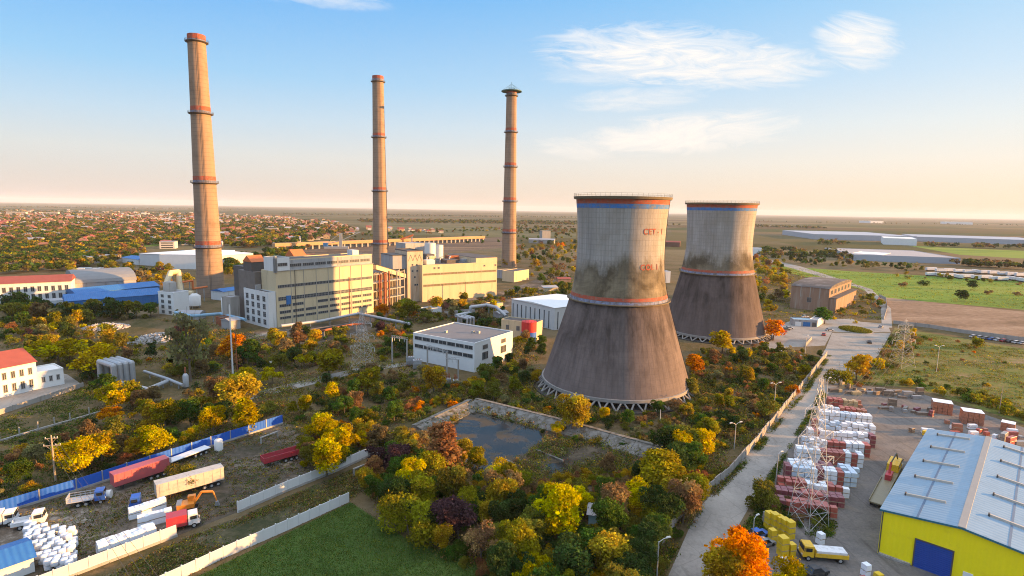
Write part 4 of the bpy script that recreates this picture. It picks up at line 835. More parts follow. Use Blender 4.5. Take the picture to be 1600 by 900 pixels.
# ---------------------------------------------------------------- fences and walls
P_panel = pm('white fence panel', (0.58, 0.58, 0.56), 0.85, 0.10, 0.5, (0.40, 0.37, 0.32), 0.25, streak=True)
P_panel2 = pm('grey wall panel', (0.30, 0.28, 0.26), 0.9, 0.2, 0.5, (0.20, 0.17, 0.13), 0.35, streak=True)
def fence(name, label, pts, h, step, mat, post=None, thick=0.12, base=None, gap=0.0, jitter=0.0, cat='fence', group=None):
    o0 = G(*pts[0]); rt_ = thing(name, label, cat, o0, 0, group)
    for a, b_ in zip(pts[:-1], pts[1:]):
        A_, B_ = G(*a) - o0, G(*b_) - o0; L_ = (B_ - A_).length; n = max(1, round(L_ / step)); d_ = (B_ - A_) / n; u_ = d_.normalized(); w_ = Vector((-u_.y, u_.x, 0))
        for i in range(n):
            p, q = A_ + d_ * i, A_ + d_ * (i + 1); hh = h + random.uniform(-jitter, jitter); lean = w_ * random.uniform(-jitter, jitter) * 1.5
            if mat:
                a1, a2 = p + u_ * 0.08, q - u_ * 0.08
                MB().hexa([a1 - w_ * thick / 2, a2 - w_ * thick / 2, a2 + w_ * thick / 2, a1 + w_ * thick / 2],
                          [x + Vector((0, 0, hh)) + lean for x in (a1 - w_ * thick / 2, a2 - w_ * thick / 2, a2 + w_ * thick / 2, a1 + w_ * thick / 2)]).build('panel', mat, rt_)
            if post:
                MB().box(-.11, .11, -.13, .13, 0, h + 0.15).build('post', post, rt_, loc=p, rz=math.atan2(u_.y, u_.x))
        if base:
            MB().hexa([A_ - w_ * .2, B_ - w_ * .2, B_ + w_ * .2, A_ + w_ * .2], [x + Vector((0, 0, .45)) for x in (A_ - w_ * .2, B_ - w_ * .2, B_ + w_ * .2, A_ + w_ * .2)]).build('base', base, rt_)
    return rt_
fence('metal_fence', 'long bright blue sheet fence along the far edge of the truck yard', [(-90, 828), (0, 803), (120, 767), (235, 729), (330, 698), (442, 662)], 2.6, 5.0, ribmat('blue fence sheet', (0.02, 0.11, 0.50), 0, 0.5, 0.5, 0.12), P_steel, 0.08, P_conc)
fence('panel_fence', 'white panel fence beside the loaded white pallets, sunlit at its near end', [(60, 922), (110, 902), (277, 838)], 2.3, 2.6, P_panel, P_panel, base=P_conc)
fence('panel_fence', 'white panel fence between truck yard and weedy strip, with a notched gap', [(372, 801), (450, 767), (520, 739), (575, 714)], 2.3, 2.6, P_panel, P_panel, base=P_conc)
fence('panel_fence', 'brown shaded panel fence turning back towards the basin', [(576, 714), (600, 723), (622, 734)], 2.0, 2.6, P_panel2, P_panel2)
fence('panel_fence', 'long pale panel fence bordering the green lawn', [(180, 952), (285, 903), (350, 872), (450, 828), (546, 784)], 2.1, 2.4, P_panel, P_panel, base=None)
fence('post_fence', 'bare row of pale concrete posts with a low footing among weeds', [(-40, 702), (0, 690), (60, 672), (110, 658), (168, 641)], 2.2, 4.4, None, P_conc, base=P_conc)
fence('boundary_wall', 'long grey concrete slab wall along the road, its far part sunlit', [(1022, 872), (1060, 812), (1100, 776), (1140, 742), (1180, 696), (1216, 652), (1250, 610), (1276, 576), (1292, 556)], 2.2, 3.0, P_panel2, P_panel2, 0.16, jitter=0.08, cat='wall')
fence('boundary_wall', 'low pale concrete wall below the white red roofed house', [(-60, 668), (0, 648), (60, 628), (131, 604)], 1.5, 4.0, P_conc, P_conc, cat='wall')
fence('boundary_wall', 'pale concrete wall behind the parked cars on the pasture edge', [(1396, 506), (1450, 512), (1500, 520), (1600, 533), (1700, 546)], 2.0, 6.0, P_conc, P_conc, cat='wall')
fence('boundary_wall', 'pinkish low wall stub beside the parking lot', [(1258, 542), (1268, 531)], 1.6, 3.0, P_conc, P_conc, cat='wall')
fence('boundary_wall', 'dark field edge wall around the dry stubble field', [(1374, 463), (1384, 468), (1386, 484), (1381, 500)], 1.6, 8.0, P_conc, P_conc, cat='wall')
for lab, pts in (('low fallen concrete frame behind the brown panel fence', [(553, 744), (580, 733)]), ('low rail frame on posts near the red dump trailer', [(408, 694), (434, 684)]), ('short concrete goal shaped frame beside the thicket', [(527, 729), (555, 722)])):
    A, rz, L = frame(*pts); rt = thing('concrete_frame', lab, 'frame', A, rz); MB().box(-.15, .15, -.15, .15, 0, 1.6).build('post', P_conc, rt); MB().box(L - .15, L + .15, -.15, .15, 0, 1.6).build('post', P_conc, rt); MB().box(-.15, L + .15, -.17, .17, 1.6, 1.85).build('beam', P_conc, rt)

# ---------------------------------------------------------------- poles, pylons, lamps, wires
P_wood = pm('wooden pole', (0.34, 0.27, 0.19), 0.9, 0.2, 1.0)
P_lattice = pm('pylon steel', (0.50, 0.50, 0.49), 0.5, 0.15, 0.8, metal=0.5)
P_ins = pm('insulator', (0.55, 0.53, 0.50), 0.3, 0.1, 2)
def pole_h(px, py, y2): return hgt(px, py, y2)
c = G(87, 753); h = hgt(87, 753, 680); rt = thing('utility_pole', 'tall grey concrete utility pole with two wooden cross arms by the dark meadow', 'utility pole', c, 0.25)
MB().tube((0, 0, 0), (0, 0, h), 0.24, 0.15, 10).build('pole', P_wood, rt)
for z, w_ in ((h - .8, 2.4), (h - 2.4, 3.2)):
    mb = MB().box(-w_ / 2, w_ / 2, -.09, .09, z, z + .18).tube((-w_ * .35, 0, z), (0, 0, z - 1.0), .05, n=4).tube((w_ * .35, 0, z), (0, 0, z - 1.0), .05, n=4); mb.build('cross_arm', P_wood, rt)
    for x in (-w_ / 2 + .1, w_ / 2 - .1, w_ * .22): MB().lathe([(.08, z + .18), (.11, z + .3), (.08, z + .42), (.01, z + .46)], 8, c=(x, 0)).build('insulator', P_ins, rt)
def lamp(label, px, py, y2, arms=1, ang=0.0, arm=1.6):
    c = G(px, py); h = hgt(px, py, y2); rt_ = thing('lamp_post', label, 'lamp post', c, ang); MB().tube((0, 0, 0), (0, 0, h - .5), .13, .08, 8).build('pole', P_lattice, rt_)
    for s in ((1,), (1, -1))[arms - 1]:
        MB().path([(0, 0, h - .6), (s * arm * .5, 0, h - .12), (s * arm, 0, h)], .06, 6).build('arm', P_lattice, rt_)
        MB().hexa([(s * arm - .45, -.16, h - .06), (s * arm + .45, -.16, h - .02), (s * arm + .45, .16, h - .02), (s * arm - .45, .16, h - .06)], [(s * arm - .3, -.1, h + .14), (s * arm + .3, -.1, h + .16), (s * arm + .3, .1, h + .16), (s * arm - .3, .1, h + .14)]).build('lamp_head', P_ins, rt_)
lamp('grey lamp post with one short arm where the road meets the picture edge', 1026, 905, 842, 1, 0.3, 1.8)
lamp('double headed lamp post inside the wall, closer to the camera', 1147, 702, 660, 2, 0.3, 1.5)
lamp('double headed lamp post inside the wall, farther along near the orange bush', 1209, 641, 598, 2, 0.3, 1.6)
lamp('single lamp post between the road ditch and red pallet stacks', 1212, 758, 706, 1, 0.3, 0.9)
lamp('single lamp post beside the orange tree and yellow crates', 1176, 842, 806, 1, 0.5, 0.9)
lamp('single lamp post at the yard corner beyond the tall pylon', 1290, 632, 590, 1, 0.3, 0.8)
lamp('slim lamp post on the road edge before the yellow orange bushes', 1309, 597, 566, 1, 0.2, 0.8)
lamp('double headed lamp post alone on the rough pasture', 1463, 581, 540, 2, 0.1, 1.6)
lamp('slim lamp post in the parking lot by the dark planting', 1257, 560, 524, 1, 0.3, 0.8)
for lab, px, py, y2, r_, mt in (('tall thin white mast standing in front of the orange leaved tree', 364, 586, 476, .32, P_white), ('slim rusty mast close beside the tall white mast', 371, 584, 508, .18, P_rust),
                                ('slender mast in front of the third ribbed bay of the turbine hall', 727, 470, 440, .2, P_dark), ('thin grey post standing alone on the far pasture edge', 1561, 646, 603, .14, P_wood),
                                ('short white post at the edge of the lawn by the purple bush', 683, 850, 832, .12, P_white), ('pale post below the near tower legs', 1031, 664, 640, .1, P_white)):
    c = G(px, py); h = hgt(px, py, y2); tag(MB().tube((0, 0, 0), (0, 0, h), r_, r_ * .6, 8).build('mast', mt, None, c), lab, 'mast')
def pylon(label, px, py, y2, w0, arms, rz):
    """square lattice mast: arms = [(height share, half length)]"""
    c = G(px, py); h = hgt(px, py, y2); rt_ = thing('lattice_pylon', label, 'pylon', c, rz); mb = MB()
    W = lambda z: (w0 * (1 - z / h) ** 1.0 + w0 * .12) if z < h * .55 else max(.15, (w0 * .57 - (z - h * .55) / (h * .45) * w0 * .47))
    lv = list(np.linspace(0, h * .55, 6)) + list(np.linspace(h * .55, h, 8))[1:]
    cr = lambda z: [Vector((sx * W(z) / 2, sy * W(z) / 2, z)) for sx, sy in ((-1, -1), (1, -1), (1, 1), (-1, 1))]
    t_ = 0.06 * h / 30
    for z0, z1 in zip(lv[:-1], lv[1:]):
        a, b_ = cr(z0), cr(z1)
        for i in range(4):
            j = (i + 1) % 4; mb.tube(a[i], b_[i], t_, n=4); mb.tube(a[i], b_[j], t_ * .6, n=4); mb.tube(a[j], b_[i], t_ * .6, n=4); mb.tube(b_[i], b_[j], t_ * .6, n=4)
    mb.tube((0, 0, h), (0, 0, h + .8), t_, n=4); mb.build('lattice_mast', P_lattice, rt_)
    ends = []
    for s, L_ in arms:
        z = h * s; m2 = MB(); ww = W(z) / 2
        for sg in (-1, 1):
            tip = Vector((sg * L_, 0, z + .2)); ends.append(tip)
            for sy in (-1, 1): m2.tube((sg * ww, sy * ww, z), tip, t_ * .75, n=4).tube((sg * ww, sy * ww, z + L_ * .28), tip, t_ * .6, n=4)
            for q in (.35, .65):
                for sy in (-1, 1): m2.tube(Vector((sg * ww, sy * ww, z)).lerp(tip, q), Vector((sg * ww, sy * ww, z + L_ * .28)).lerp(tip, q), t_ * .5, n=4)
                m2.tube(Vector((sg * ww, -ww, z)).lerp(tip, q), Vector((sg * ww, ww, z)).lerp(tip, q), t_ * .5, n=4)
        m2.build('cross_arm', P_lattice, rt_)
    for e in ends:
        MB().lathe([(.02, e.z), (.12, e.z - .1), (.06, e.z - .3), (.12, e.z - .5), (.06, e.z - .7), (.12, e.z - .9), (.06, e.z - 1.1), (.12, e.z - 1.3), (.02, e.z - 1.5)], 6, c=(e.x, e.y)).build('insulator', P_ins, rt_)
    Mr = Matrix.Rotation(rz, 3, 'Z'); return [c + Mr @ (e - Vector((0, 0, 1.5))) for e in ends]
E1 = pylon('tall near lattice pylon rising out of the red and white pallet stacks', 1262, 818, 592, 4.6, [(.44, 5.2), (.62, 4.4), (.80, 3.4)], 0.35)
E2 = pylon('lattice pylon standing before the cream boiler house', 567, 580, 486, 6.0, [(.40, 5), (.60, 5), (.80, 4)], -0.3)
E3 = pylon('pale lattice pylon on the pasture past the parking lot', 1408, 572, 500, 6.0, [(.55, 5.5), (.72, 4.5), (.88, 3.5)], 0.2)
def wire(label, a, b_, sag, r=0.035):
    pts = [a.lerp(b_, i / 14) - Vector((0, 0, sag * 4 * (i / 14) * (1 - i / 14))) for i in range(15)]
    tag(MB().path([p - a for p in pts], r, 4).build('power_line', P_rail, None, a), label, 'power line', 'power lines in the air')
for k, (nm) in enumerate(('lowest left', 'lowest right', 'middle left', 'middle right', 'top left', 'top right')):
    wire('power line from the %s arm of the near pylon to the pasture pylon' % nm, E1[k], E3[k], 5)
for k, nm in enumerate(('outer', 'middle', 'inner')):
    wire('%s overhead wire from the wooden cross arms across the truck yard' % nm, G(87, 753) + Vector((-1 + k, .2, hgt(87, 753, 688))), Vector((-30 + k * 1.4, 52 + k, 8)), 1.2, 0.025)
# substation gantries by the white building
def gantry(label, a, b_, h, n=2):
    A_, rz_, L_ = frame(a, b_); rt_ = thing('gantry', label, 'gantry', A_, rz_)
    for i in range(n): x = L_ * i / (n - 1); MB().box(x - .22, x + .22, -.22, .22, 0, h).build('post', P_conc, rt_)
    mb = MB()
    for y, z in ((-.4, h), (.4, h), (0, h + .7)): mb.tube((-.5, y, z), (L_ + .5, y, z), .08, n=4)
    for i in range(int(L_ / 1.2)): x = i * 1.2; mb.tube((x, -.4, h), (x + .6, 0, h + .7), .05, n=4).tube((x + .6, 0, h + .7), (x + 1.2, .4, h), .05, n=4)
    mb.build('truss', P_steel, rt_)
    for i in range(3): x = L_ * (i + .5) / 3; MB().lathe([(.02, h), (.14, h - .2), (.07, h - .5), (.14, h - .8), (.07, h - 1.1), (.02, h - 1.4)], 6, c=(x, 0)).build('insulator', P_ins, rt_)
gantry('two legged concrete gantry with truss beam, standing apart', (613, 568), (636, 572), 10.5)
gantry('gantry right in front of the white switchgear wall', (668, 578), (698, 588), 9.0)
gantry('second gantry hard by the switchgear building, smaller', (698, 590), (716, 592), 7.0)
for k, (px, py, lab) in enumerate(((641, 571, 'grey transformer with radiator fins beside the tall gantry'), (652, 576, 'grey transformer with radiator fins nearest the white wall'), (700, 600, 'small switch cabinet below the second gantry'), (712, 602, 'small switch cabinet beside its twin under the gantry'))):
    c = G(px, py); rt = thing('transformer', lab, 'transformer', c, 0.2); w_ = 1.6 if k < 2 else .9
    MB().box(-w_, w_, -1, 1, .3, 2.6 * (w_ / 1.2)).build('tank', P_pipe, rt)
    for i in range(5): MB().box(-w_ + .2 + i * w_ * .4, -w_ + .35 + i * w_ * .4, -1.5, -1.02, .6, 2.2).build('radiator', P_steel, rt)
    for x in (-w_ / 2, 0, w_ / 2): MB().lathe([(.12, 2.6 * (w_ / 1.2)), (.2, 2.9), (.1, 3.3), (.16, 3.6), (.02, 4.0)], 8, c=(x, 0)).build('bushing', P_rust, rt)

# ---------------------------------------------------------------- vehicles
P_tyre = pm('tyre rubber', (0.02, 0.02, 0.02), 0.9, 0.2, 2); P_rimm = pm('wheel rim', (0.35, 0.35, 0.34), 0.5, 0.1, 2); P_carglass = pm('car glass', (0.02, 0.025, 0.03), 0.1, 0.2, 1, spec=0.6)
P_chassis = pm('dark chassis', (0.04, 0.04, 0.042), 0.8, 0.2, 1); P_lampred = pm('tail lamp', (0.35, 0.02, 0.02), 0.3, 0.1, 2); P_lampw = pm('head lamp', (0.7, 0.7, 0.66), 0.2, 0.05, 2)
PAINT = {k: pm('paint ' + k, v, 0.45, 0.07, 0.7, (v[0] * .5 + .08, v[1] * .5 + .065, v[2] * .5 + .045), 0.38, spec=0.5) for k, v in
         dict(red=(0.42, 0.035, 0.05), white=(0.66, 0.66, 0.66), blue=(0.03, 0.11, 0.42), yellow=(0.70, 0.42, 0.02), orange=(0.65, 0.22, 0.02), beige=(0.50, 0.44, 0.37), grey=(0.20, 0.21, 0.22), silver=(0.42, 0.43, 0.45), black=(0.03, 0.03, 0.034), pink=(0.45, 0.09, 0.10), green=(0.10, 0.16, 0.10), olive=(0.22, 0.19, 0.12)).items()}
def wheel(rt_, x, y, r=0.5, w_=0.3):
    o = MB().tube((x, y - w_ / 2, r), (x, y + w_ / 2, r), r, n=16).build('wheel', P_tyre, rt_)
    MB().tube((x, y - w_ / 2 - .02, r), (x, y + w_ / 2 + .02, r), r * .55, n=10).build('rim', P_rimm, o)
def cab(rt_, x0, x1, w_, z0, z1, m):
    """truck cab, nose towards +x, with glass, lamps, bumper"""
    b_ = MB().hexa([(x0, -w_ / 2, z0), (x1, -w_ / 2, z0), (x1, w_ / 2, z0), (x0, w_ / 2, z0)], [(x0, -w_ / 2 + .08, z1), (x1 - .35, -w_ / 2 + .08, z1), (x1 - .35, w_ / 2 - .08, z1), (x0, w_ / 2 - .08, z1)]).build('cab', m, rt_)
    zm = z0 + (z1 - z0) * .52; f = lambda z: x1 - .35 * (z - z0) / (z1 - z0) + .02
    MB().hexa([(f(zm) - .05, -w_ / 2 + .2, zm), (f(zm) + .02, -w_ / 2 + .2, zm), (f(zm) + .02, w_ / 2 - .2, zm), (f(zm) - .05, w_ / 2 - .2, zm)], [(f(z1 - .2) - .05, -w_ / 2 + .25, z1 - .2), (f(z1 - .2) + .02, -w_ / 2 + .25, z1 - .2), (f(z1 - .2) + .02, w_ / 2 - .25, z1 - .2), (f(z1 - .2) - .05, w_ / 2 - .25, z1 - .2)]).build('windscreen', P_carglass, b_)
    for s in (-1, 1):
        y = s * (w_ / 2 - .02); MB().box(x0 + .35, x1 - .5, min(y, y + s * .04) , max(y, y + s * .04), zm, z1 - .3).build('side_window', P_carglass, b_)
        MB().box(x1 - .02, x1 + .05, s * w_ * .36 - .18, s * w_ * .36 + .18, z0 + .25, z0 + .5).build('headlight', P_lampw, b_)
        MB().box(x1 - .3, x1 - .2, s * (w_ / 2 + .1) - .08, s * (w_ / 2 + .1) + .08, zm + .1, zm + .7).build('mirror', P_chassis, b_)
    MB().box(x1 - .02, x1 + .12, -w_ / 2, w_ / 2, z0 - .25, z0 + .12).build('bumper', P_chassis, rt_)
def trailer(name, label, a, b_, body, h=None, kind='box', w_=2.5, cat='trailer', deck=1.2, cargo=None):
    A_, rz_, L_ = frame(a, b_); rt_ = thing(name, label, cat, A_, rz_); y0 = 0
    MB().box(0.2, L_ - .2, .5, w_ - .5, deck - .35, deck).build('chassis', P_chassis, rt_)
    if kind == 'box':
        MB().box(0, L_, 0, w_, deck + .004, deck + h).build('body', body, rt_)
        for x in np.linspace(.6, L_ - .6, 8): MB().box(x - .05, x + .05, -.05, 0, deck + .1, deck + h - .05).build('side_rib', body, rt_)
        MB().box(-.04, L_ + .04, -.04, w_ + .04, deck + h, deck + h + .08).build('roof', PAINT['beige'] if body is PAINT['beige'] else PAINT['pink'], rt_)
    elif kind == 'tip':
        MB().hexa([(0, .1, deck), (L_, .1, deck), (L_, w_ - .1, deck), (0, w_ - .1, deck)], [(0, .1, deck + .1), (L_, .1, deck + .1), (L_, w_ - .1, deck + .1), (0, w_ - .1, deck + .1)]).build('floor', PAINT['grey'], rt_)
        mb = MB().box(0, L_, 0, .1, deck, deck + h).box(0, L_, w_ - .1, w_, deck, deck + h).box(0, .1, .1, w_ - .1, deck, deck + h).box(L_ - .1, L_, .1, w_ - .1, deck, deck + h); mb.build('body', body, rt_)
        for x in np.linspace(.5, L_ - .5, 9): MB().box(x - .06, x + .06, -.09, 0, deck, deck + h).build('side_rib', body, rt_)
    else:
        MB().box(0, L_, 0, w_, deck + .004, deck + .15).build('deck', body, rt_); MB().box(0, .12, 0, w_, deck + .15, deck + 1.2).build('headboard', body, rt_)
    for x in (L_ - 1.2, L_ - 2.5, L_ - 3.8)[:3 if L_ > 8 else 2]:
        for y in (.2, w_ - .2): wheel(rt_, x, y, .5)
    for y in (.6, w_ - .6): MB().box(1.6, 1.8, y - .08, y + .08, 0.02, deck - .35).build('landing_leg', P_chassis, rt_)
    for y in (.3, w_ - .3): MB().box(L_, L_ + .05, y - .15, y + .15, deck - .2, deck).build('tail_light', P_lampred, rt_)
    return rt_, L_
trailer('semi_trailer', 'long faded red covered trailer parked against the blue fence', (180, 770), (266, 741), PAINT['pink'], 2.6, 'box')
trailer('semi_trailer', 'long beige box trailer, sunlit, next to the orange excavator', (246, 787), (351, 757), PAINT['beige'], 2.7, 'box')
trailer('dump_trailer', 'red open dump trailer with grey inside, alone on the dirt', (413, 733), (472, 716), PAINT['red'], 1.3, 'tip')
trailer('flat_trailer', 'low empty flat trailer with pale deck close to the blue fence', (268, 731), (330, 707), PAINT['white'], .2, 'flat')
rt, Lc = trailer('flat_truck', 'grey stake bed truck with blue box parked near the blue fence', (104, 797), (146, 790), PAINT['silver'], .2, 'flat', cat='truck')
cab(rt, Lc + .2, Lc + 2.0, 2.2, .8, 2.7, PAINT['blue']); rt.children[-1].location = (0, 0, 0)
for ch in rt.children:
    if ch.name.split('.')[0] in ('cab', 'bumper'): ch.location.y = 1.25
for y in (.2, 2.3): wheel(rt, Lc + 1.2, y, .45)
mb = MB(); [mb.box(x - .04, x + .04, y - .04, y + .04, 1.35, 2.3) for x in np.linspace(.1, Lc - .1, 6) for y in (.05, 2.45)]; [mb.box(.1, Lc - .1, y - .03, y + .03, z, z + .1) for y in (.05, 2.45) for z in (1.7, 2.2)]; mb.build('stake_rail', PAINT['silver'], rt)
def truck(label, px, py, rz_, cabm, bodym, L_=7.0, kind='flat', name='truck', load=None):
    rt_ = thing(name, label, 'truck', G(px, py), rz_)
    MB().box(-L_ / 2, L_ / 2 - .3, -.45, .45, .55, .85).build('chassis', P_chassis, rt_); cab(rt_, L_ / 2 - 1.9, L_ / 2, 2.3, .75, 2.7, cabm)
    if kind == 'flat':
        MB().box(-L_ / 2, L_ / 2 - 2.1, -1.2, 1.2, .9, 1.05).build('deck', bodym, rt_)
        mb = MB(); [mb.box(-L_ / 2, L_ / 2 - 2.1, y - .04, y + .04, 1.05, 1.6) for y in (-1.16, 1.16)]; mb.box(-L_ / 2, -L_ / 2 + .08, -1.12, 1.12, 1.05, 1.6).box(L_ / 2 - 2.2, L_ / 2 - 2.1, -1.12, 1.12, 1.05, 2.2); mb.build('side_board', bodym, rt_)
        if load: MB().box(-L_ / 2 + .2, L_ / 2 - 2.4, -1.0, 1.0, 1.06, 1.95).build('tarpaulin', load, rt_)
    elif kind == 'box': MB().box(-L_ / 2, L_ / 2 - 2.05, -1.2, 1.2, .9, 3.0).build('body', bodym, rt_)
    for x in (-L_ / 2 + 1.3, L_ / 2 - 1.0):
        for y in (-1.0, 1.0): wheel(rt_, x, y, .48)
    for y in (-.9, .9): MB().box(-L_ / 2 - .05, -L_ / 2, y - .15, y + .15, .75, .9).build('tail_light', P_lampred, rt_)
    return rt_
truck('blue tractor unit parked at the front of the beige trailer', 226, 792, 3.6, PAINT['blue'], PAINT['blue'], 5.0, 'none')
truck('white cab truck with blue chassis and red box at the pallet fence', 287, 824, 0.55, PAINT['white'], PAINT['red'], 5.4, 'box')
truck('yellow flatbed truck with white tarpaulin in the pallet yard', 1285, 873, math.pi - .12, PAINT['yellow'], PAINT['yellow'], 7.6, 'flat', load=PAINT['white'])
truck('white pickup truck at the dirt yard entrance by the piles of bags', 47, 822, 0.5, PAINT['white'], PAINT['white'], 5.0, 'flat')
truck('white van backed to the picture edge by the blue fence', 2, 822, 0.5, PAINT['white'], PAINT['white'], 5.0, 'box')
# excavator
rt = thing('excavator', 'orange tracked excavator with folded arm beside the beige trailer', 'excavator', G(296, 797), 0.42)
for y in (-.95, .95): MB().hexa([(-1.3, y - .28, .02), (1.3, y - .28, .02), (1.3, y + .28, .02), (-1.3, y + .28, .02)], [(-1.7, y - .28, .75), (1.7, y - .28, .75), (1.7, y + .28, .75), (-1.7, y + .28, .75)]).build('track', P_chassis, rt)
MB().box(-2.0, 1.0, -1.15, 1.15, .9, 1.75).build('body', PAINT['orange'], rt); MB().box(-2.1, -1.2, -1.1, 1.1, 1.0, 2.0).build('counterweight', PAINT['grey'], rt)
cb = MB().box(-.2, 1.15, .2, 1.15, 1.0, 2.75).build('cab', PAINT['orange'], rt); MB().box(1.14, 1.18, .3, 1.05, 1.7, 2.6).box(-.1, 1.0, 1.14, 1.18, 1.8, 2.6).build('windscreen', P_carglass, cb)
MB().path([(.9, -.4, 1.5), (2.3, -.4, 3.6), (4.3, -.4, 3.3)], .24, 6).build('boom', PAINT['orange'], rt); MB().tube((4.3, -.4, 3.3), (4.9, -.4, 1.2), .18, .14, 6).build('arm', PAINT['orange'], rt)
MB().hexa([(4.5, -.8, .3), (5.4, -.8, .2), (5.4, 0, .2), (4.5, 0, .3)], [(4.7, -.8, 1.2), (5.1, -.8, 1.1), (5.1, 0, 1.1), (4.7, 0, 1.2)]).build('bucket', PAINT['grey'], rt)
# loader crane truck beside the warehouse
A, rz, L = frame((1368, 794), (1401, 728)); rt = thing('crane_truck', 'olive flatbed with red and yellow loader crane beside the yellow warehouse', 'crane truck', A, rz)
MB().box(0, L, -1.3, 1.3, .9, 1.15).build('deck', PAINT['olive'], rt); MB().box(0, L, -.4, .4, .6, .9).build('chassis', P_chassis, rt)
for x in (1.2, 2.6, L - 1.3):
    for y in (-1.05, 1.05): wheel(rt, x, y, .5)
for y in (-1.26, 1.26): MB().box(0, L * .55, y - .05, y + .05, 1.15, 1.6).build('side_board', PAINT['olive'], rt)
MB().box(L * .5, L * .62, -.6, .6, 1.15, 2.4).build('crane_base', PAINT['red'], rt); MB().tube((L * .56, 0, 2.3), (L * .60, 0, 4.6), .25, n=8).build('crane_post', PAINT['red'], rt); MB().path([(L * .6, 0, 4.5), (L * .78, -.3, 5.2), (L * .86, -.4, 3.2)], .16, 6).build('crane_boom', PAINT['black'], rt)
cab(rt, L * .72, L * .94, 2.4, 1.2, 2.9, PAINT['yellow'])
# cars
def car(label, px, py, rz_, m, group=None):
    rt_ = thing('parked_car', label, 'car', G(px, py), rz_, group)
    mb = MB().hexa([(-2.1, -.85, .3), (2.1, -.85, .3), (2.1, .85, .3), (-2.1, .85, .3)], [(-2.15, -.86, .82), (2.0, -.82, .75), (2.0, .82, .75), (-2.15, .86, .82)]); mb.build('body', m, rt_)
    MB().hexa([(-1.7, -.82, .8), (1.0, -.82, .76), (1.0, .82, .76), (-1.7, .82, .8)], [(-1.2, -.66, 1.42), (.3, -.66, 1.42), (.3, .66, 1.42), (-1.2, .66, 1.42)]).build('window', P_carglass, rt_)
    MB().box(-1.15, .28, -.64, .64, 1.42, 1.46).build('roof', m, rt_)
    for x in (-1.3, 1.3):
        for y in (-.8, .8): MB().tube((x, y - .1, .32), (x, y + .1, .32), .32, n=12).build('wheel', P_tyre, rt_)
    for y in (-.6, .6): MB().box(2.0, 2.06, y - .17, y + .17, .55, .7).build('headlight', P_lampw, rt_)
for lab, px, py, rz_, col in (('dark red car parked at the tower end of the lot, first of three', 1223, 519, .2, 'red'), ('black car parked at the tower end of the lot, middle of three', 1228, 516, .2, 'black'), ('silver car parked at the tower end of the lot, last of three', 1233, 514, .2, 'silver'),
                              ('white car under the wall stub at the dark planting', 1221, 553, .3, 'white'), ('white car between dark shrubs by the parking lot wall', 1251, 560, .5, 'white'), ('dark red car beside the round bed of the lot', 1287, 524, 1.0, 'red'),
                              ('black car stopped on the plaza road edge', 1358, 536, 1.1, 'black'), ('silver car turning off the plaza at the far gate', 1376, 512, .8, 'silver'), ('green car parked behind the pasture bushes', 1420, 522, .1, 'green'),
                              ('grey car half hidden beside the lamp post and orange tree', 1194, 852, .4, 'grey'), ('blue car half hidden behind the orange tree', 1184, 838, .4, 'blue'), ('black car beside rubbish at the picture edge', 1275, 897, .3, 'black'),
                              ('silver car facing the gatehouse front', 1296, 517, .2, 'silver'), ('small white car by the lone derelict hall', 1258, 496, .2, 'white')):
    car(lab, px, py, rz_, PAINT[col])
cols = ['white', 'silver', 'grey', 'blue', 'white', 'red', 'black']
for k in range(9):
    car(ORD[k] + ' car from the pasture bushes in the row along the pale wall, ' + cols[k % 7], 1522 + k * 9.5, 527.5 + k * 1.3, .1, PAINT[cols[k % 7]], 'cars along the pale concrete wall')
# white trailers and vans on the far truck park
bm_ = MB().box(-6, 6, -1.25, 1.25, 1.1, 3.9).mesh('truck_trailer', PAINT['white']); wm_ = MB().box(-5, 5, -1.1, 1.1, .1, 1.1).mesh('chassis', P_chassis)
for k in range(24):
    px = 1455 + (k % 12) * 14 + random.uniform(-2, 2); py = 424 + (k // 12) * 8 + (px - 1455) * .055 + random.uniform(-1, 1)
    o = bpy.data.objects.new('truck_trailer', bm_); COL.objects.link(o); o.location = G(px, py); o.rotation_euler = (0, 0, random.choice((.1, .12, 1.4)))
    tag(o, 'white box trailer parked in rows on the far truck park behind the meadow', 'trailer', 'white trailers on the far truck park')
    q = bpy.data.objects.new('chassis', wm_); COL.objects.link(q); q.parent = o

# ---------------------------------------------------------------- goods in the yards
def wrapm(nm, c1, c2):
    m = pm(nm, c1, 0.35, 0.10, 0.9, c2, 0.4, spec=0.5, bump=0.015); return m
WR = dict(white=wrapm('white shrink wrap', (0.78, 0.79, 0.81), (0.64, 0.67, 0.72)), red=wrapm('wrapped red block', (0.36, 0.085, 0.06), (0.44, 0.15, 0.11)), maroon=wrapm('wrapped maroon block', (0.20, 0.05, 0.06), (0.32, 0.14, 0.13)),
          pale=wrapm('pale blue wrap', (0.50, 0.60, 0.70), (0.66, 0.70, 0.74)), brick=wrapm('stacked brick', (0.36, 0.15, 0.09), (0.27, 0.11, 0.07)), brown=wrapm('weathered timber', (0.17, 0.12, 0.085), (0.26, 0.20, 0.15)), grey=wrapm('grey block', (0.28, 0.27, 0.26), (0.18, 0.17, 0.16)),
          yellow=wrapm('yellow crate plastic', (0.70, 0.47, 0.015), (0.55, 0.36, 0.01)), tan=wrapm('tan carton', (0.48, 0.34, 0.17), (0.38, 0.27, 0.15)))
